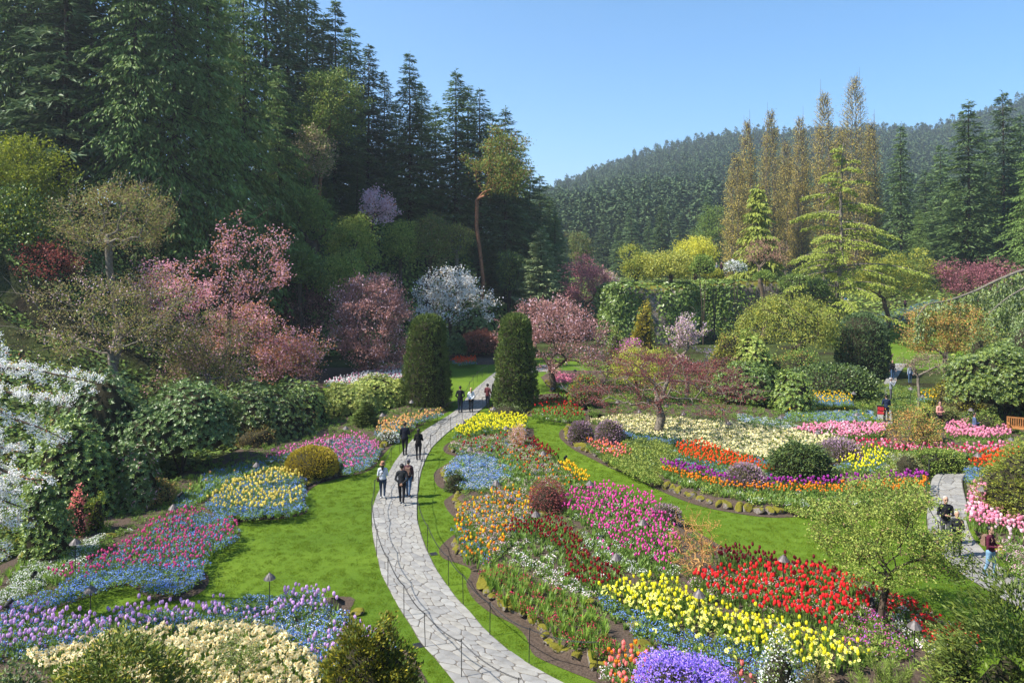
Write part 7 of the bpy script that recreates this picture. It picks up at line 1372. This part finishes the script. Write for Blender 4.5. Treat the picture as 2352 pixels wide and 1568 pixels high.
person('man in black with sunglasses behind the crab apple', *pp(2172, 1250), -.25, 1.78, 'stand', ('blackjacket', 0), ('greytr', (.08, .08, .09)), ('blackshoe', 0), hair='grey', arms='front', glasses=True, voxel=.016)
person('grey-haired person in dark clothes behind the crab apple', *pp(2198, 1278), -.3, 1.62, 'stand', ('charcoal', 0), ('blacktr', 0), ('blackshoe', 0), hair='grey', arms='front', fem=True, voxel=.018)
person('man in navy jacket bending over the red stroller', *pp(2036, 968), PI - .2, 1.76, 'stand', ('navyjacket', (.018, .028, .06)), ('navytr', 0), ('blackshoe', 0), arms='front', voxel=.018)
person('grey-haired man in grey jacket taking a photograph', *pp(2046, 921), 1.1, 1.76, 'stand', ('greyjacket', (.20, .22, .25)), ('greytr', 0), ('blackshoe', 0), hair='grey', arms='camera', voxel=.018)
person('man in dark jacket with sunglasses on the narrow walk', *pp(2050, 872), .2, 1.74, 'stand', ('blackjacket', 0), ('jeans', 0), ('blackshoe', 0), arms='side', glasses=True, voxel=.022)
person('woman in light blue top at the upper walk', *pp(2090, 880), .2, 1.64, 'stand', ('lightblue', (.32, .38, .48)), ('jeans', 0), ('blackshoe', 0), arms='side', fem=True, voxel=.022)
person('woman in purple jacket and hat holding up a camera', *pp(2042, 848), 1.2, 1.66, 'stand', ('purplejacket', (.10, .03, .09)), ('blacktr', 0), ('blackshoe', 0), hat='cap', arms='camera', fem=True, voxel=.022)
x_, y_ = PX(2158, 41), 41
person('person in salmon pink shirt behind the leafy bush', x_, y_, PZ(985, 41), .3, 1.66, 'stand', ('salmon', (.62, .28, .24)), ('blacktr', 0), ('blackshoe', 0), arms='front', voxel=.02)
x_, y_ = PX(2238, 40.5), 40.5
person('person in blue hooded jacket sitting with a tablet', x_, y_, PZ(998, 40.5), 1.2, 1.66, 'stand', ('bluejacket', (.07, .10, .19)), ('jeans', 0), ('blackshoe', 0), arms='front', fem=True, sit=True, voxel=.02)
def far_person(u, vtop, D, label, **k):
    person(label, PX(u, D), D, PZ(vtop, D) - 1.68, k.pop('yaw', .2), 1.7, 'stand', voxel=.028, shoes=('blackshoe', 0), trousers=('blacktr', 0), **k)
far_person(1646, 604, 93, 'grey-haired visitor standing on the rock wall', jacket=('greyjacket', 0), hair='grey', arms='front')
far_person(1657, 602, 93.5, 'visitor in maroon jacket standing on the rock wall', jacket=('burgundy', 0), arms='side', fem=True)
far_person(1497, 618, 93, 'visitor in blue jeans behind the railing on the bluff', jacket=('bluejacket', 0), arms='pocket', yaw=3.1)
far_person(1943, 680, 103, 'visitor in bright blue jacket on the far meadow', jacket=('brightblue', (.05, .2, .45)), arms='side')
far_person(1934, 681, 104, 'visitor in dark clothes beside the bright blue jacket', jacket=('blackjacket', 0), arms='side')
far_person(2079, 686, 102, 'visitor in pink on the blue flower carpet', jacket=('pinktop', (.45, .2, .24)), arms='side', fem=True)
def stroller():
    x, y, z = pp(2022, 966); e = empty('stroller', (x, y, z), PI - .4); tag(e, 'red and black child stroller on the narrow walk', 'stroller'); RED = pm('strollerred', (.45, .03, .04)); BLK = pm('strollerblack', (.02, .02, .022))
    b = MB(); b.box((0, .05, .48), (.36, .34, .06)); b.box((0, .24, .72), (.36, .06, .46)); b.build('seat', RED, e)
    c = MB(); V = []; a = np.linspace(-.2, 1.5, 7); P = np.stack([0 * a, .24 - np.sin(a) * .34, .9 + np.cos(a) * .2 - .05], 1)
    for s0, s1 in zip(P[:-1], P[1:]): c.add([s0 + [-.19, 0, 0], s0 + [.19, 0, 0], s1 + [.19, 0, 0], s1 + [-.19, 0, 0]], [[0, 1, 2, 3]])
    c.build('hood', BLK, e)
    f = MB(); [f.path([(s * .2, -.3, .12), (s * .2, .1, .5), (s * .2, .42, 1.0)], .014, 6) for s in (-1, 1)]; [f.path([(s * .2, .36, .12), (s * .2, .05, .48)], .014, 6) for s in (-1, 1)]; f.path([(-.2, .42, 1.0), (.2, .42, 1.0)], .016, 6); f.build('frame', IRON, e, True)
    for wx in (-.22, .22):
        for wy in (-.3, .36):
            w_ = MB(); a = np.arange(12) * PI / 6; ring = np.stack([0 * a + wx, np.cos(a) * .1 + wy, np.sin(a) * .1 + .11], 1); w_.tube(ring, np.roll(ring, -1, 0), np.full(12, .018), np.full(12, .018), 5); w_.tube(np.tile([wx, wy, .11], (4, 1)), ring[::3], np.full(4, .006), np.full(4, .006), 4); w_.build('wheel', BLK, e, True)
stroller()

# ---------------------------------------------------------------- air
def haze():
    m = bpy.data.materials.new('haze_air'); m.use_nodes = True; N = m.node_tree.nodes; K = m.node_tree.links; N.remove(N['Principled BSDF'])
    v = N.new('ShaderNodeVolumePrincipled'); v.inputs['Color'].default_value = (.80, .90, 1.0, 1); v.inputs['Density'].default_value = HAZE; v.inputs['Anisotropy'].default_value = .3
    K.new(v.outputs[0], N['Material Output'].inputs['Volume'])
    b = MB(); b.box((0, 0, 160), (5600, 5600, 346)); o = b.build('haze', m); tag(o, 'thin bluish air between the garden and the hill', 'haze', kind='stuff')
HAZE = 0.0004
haze()
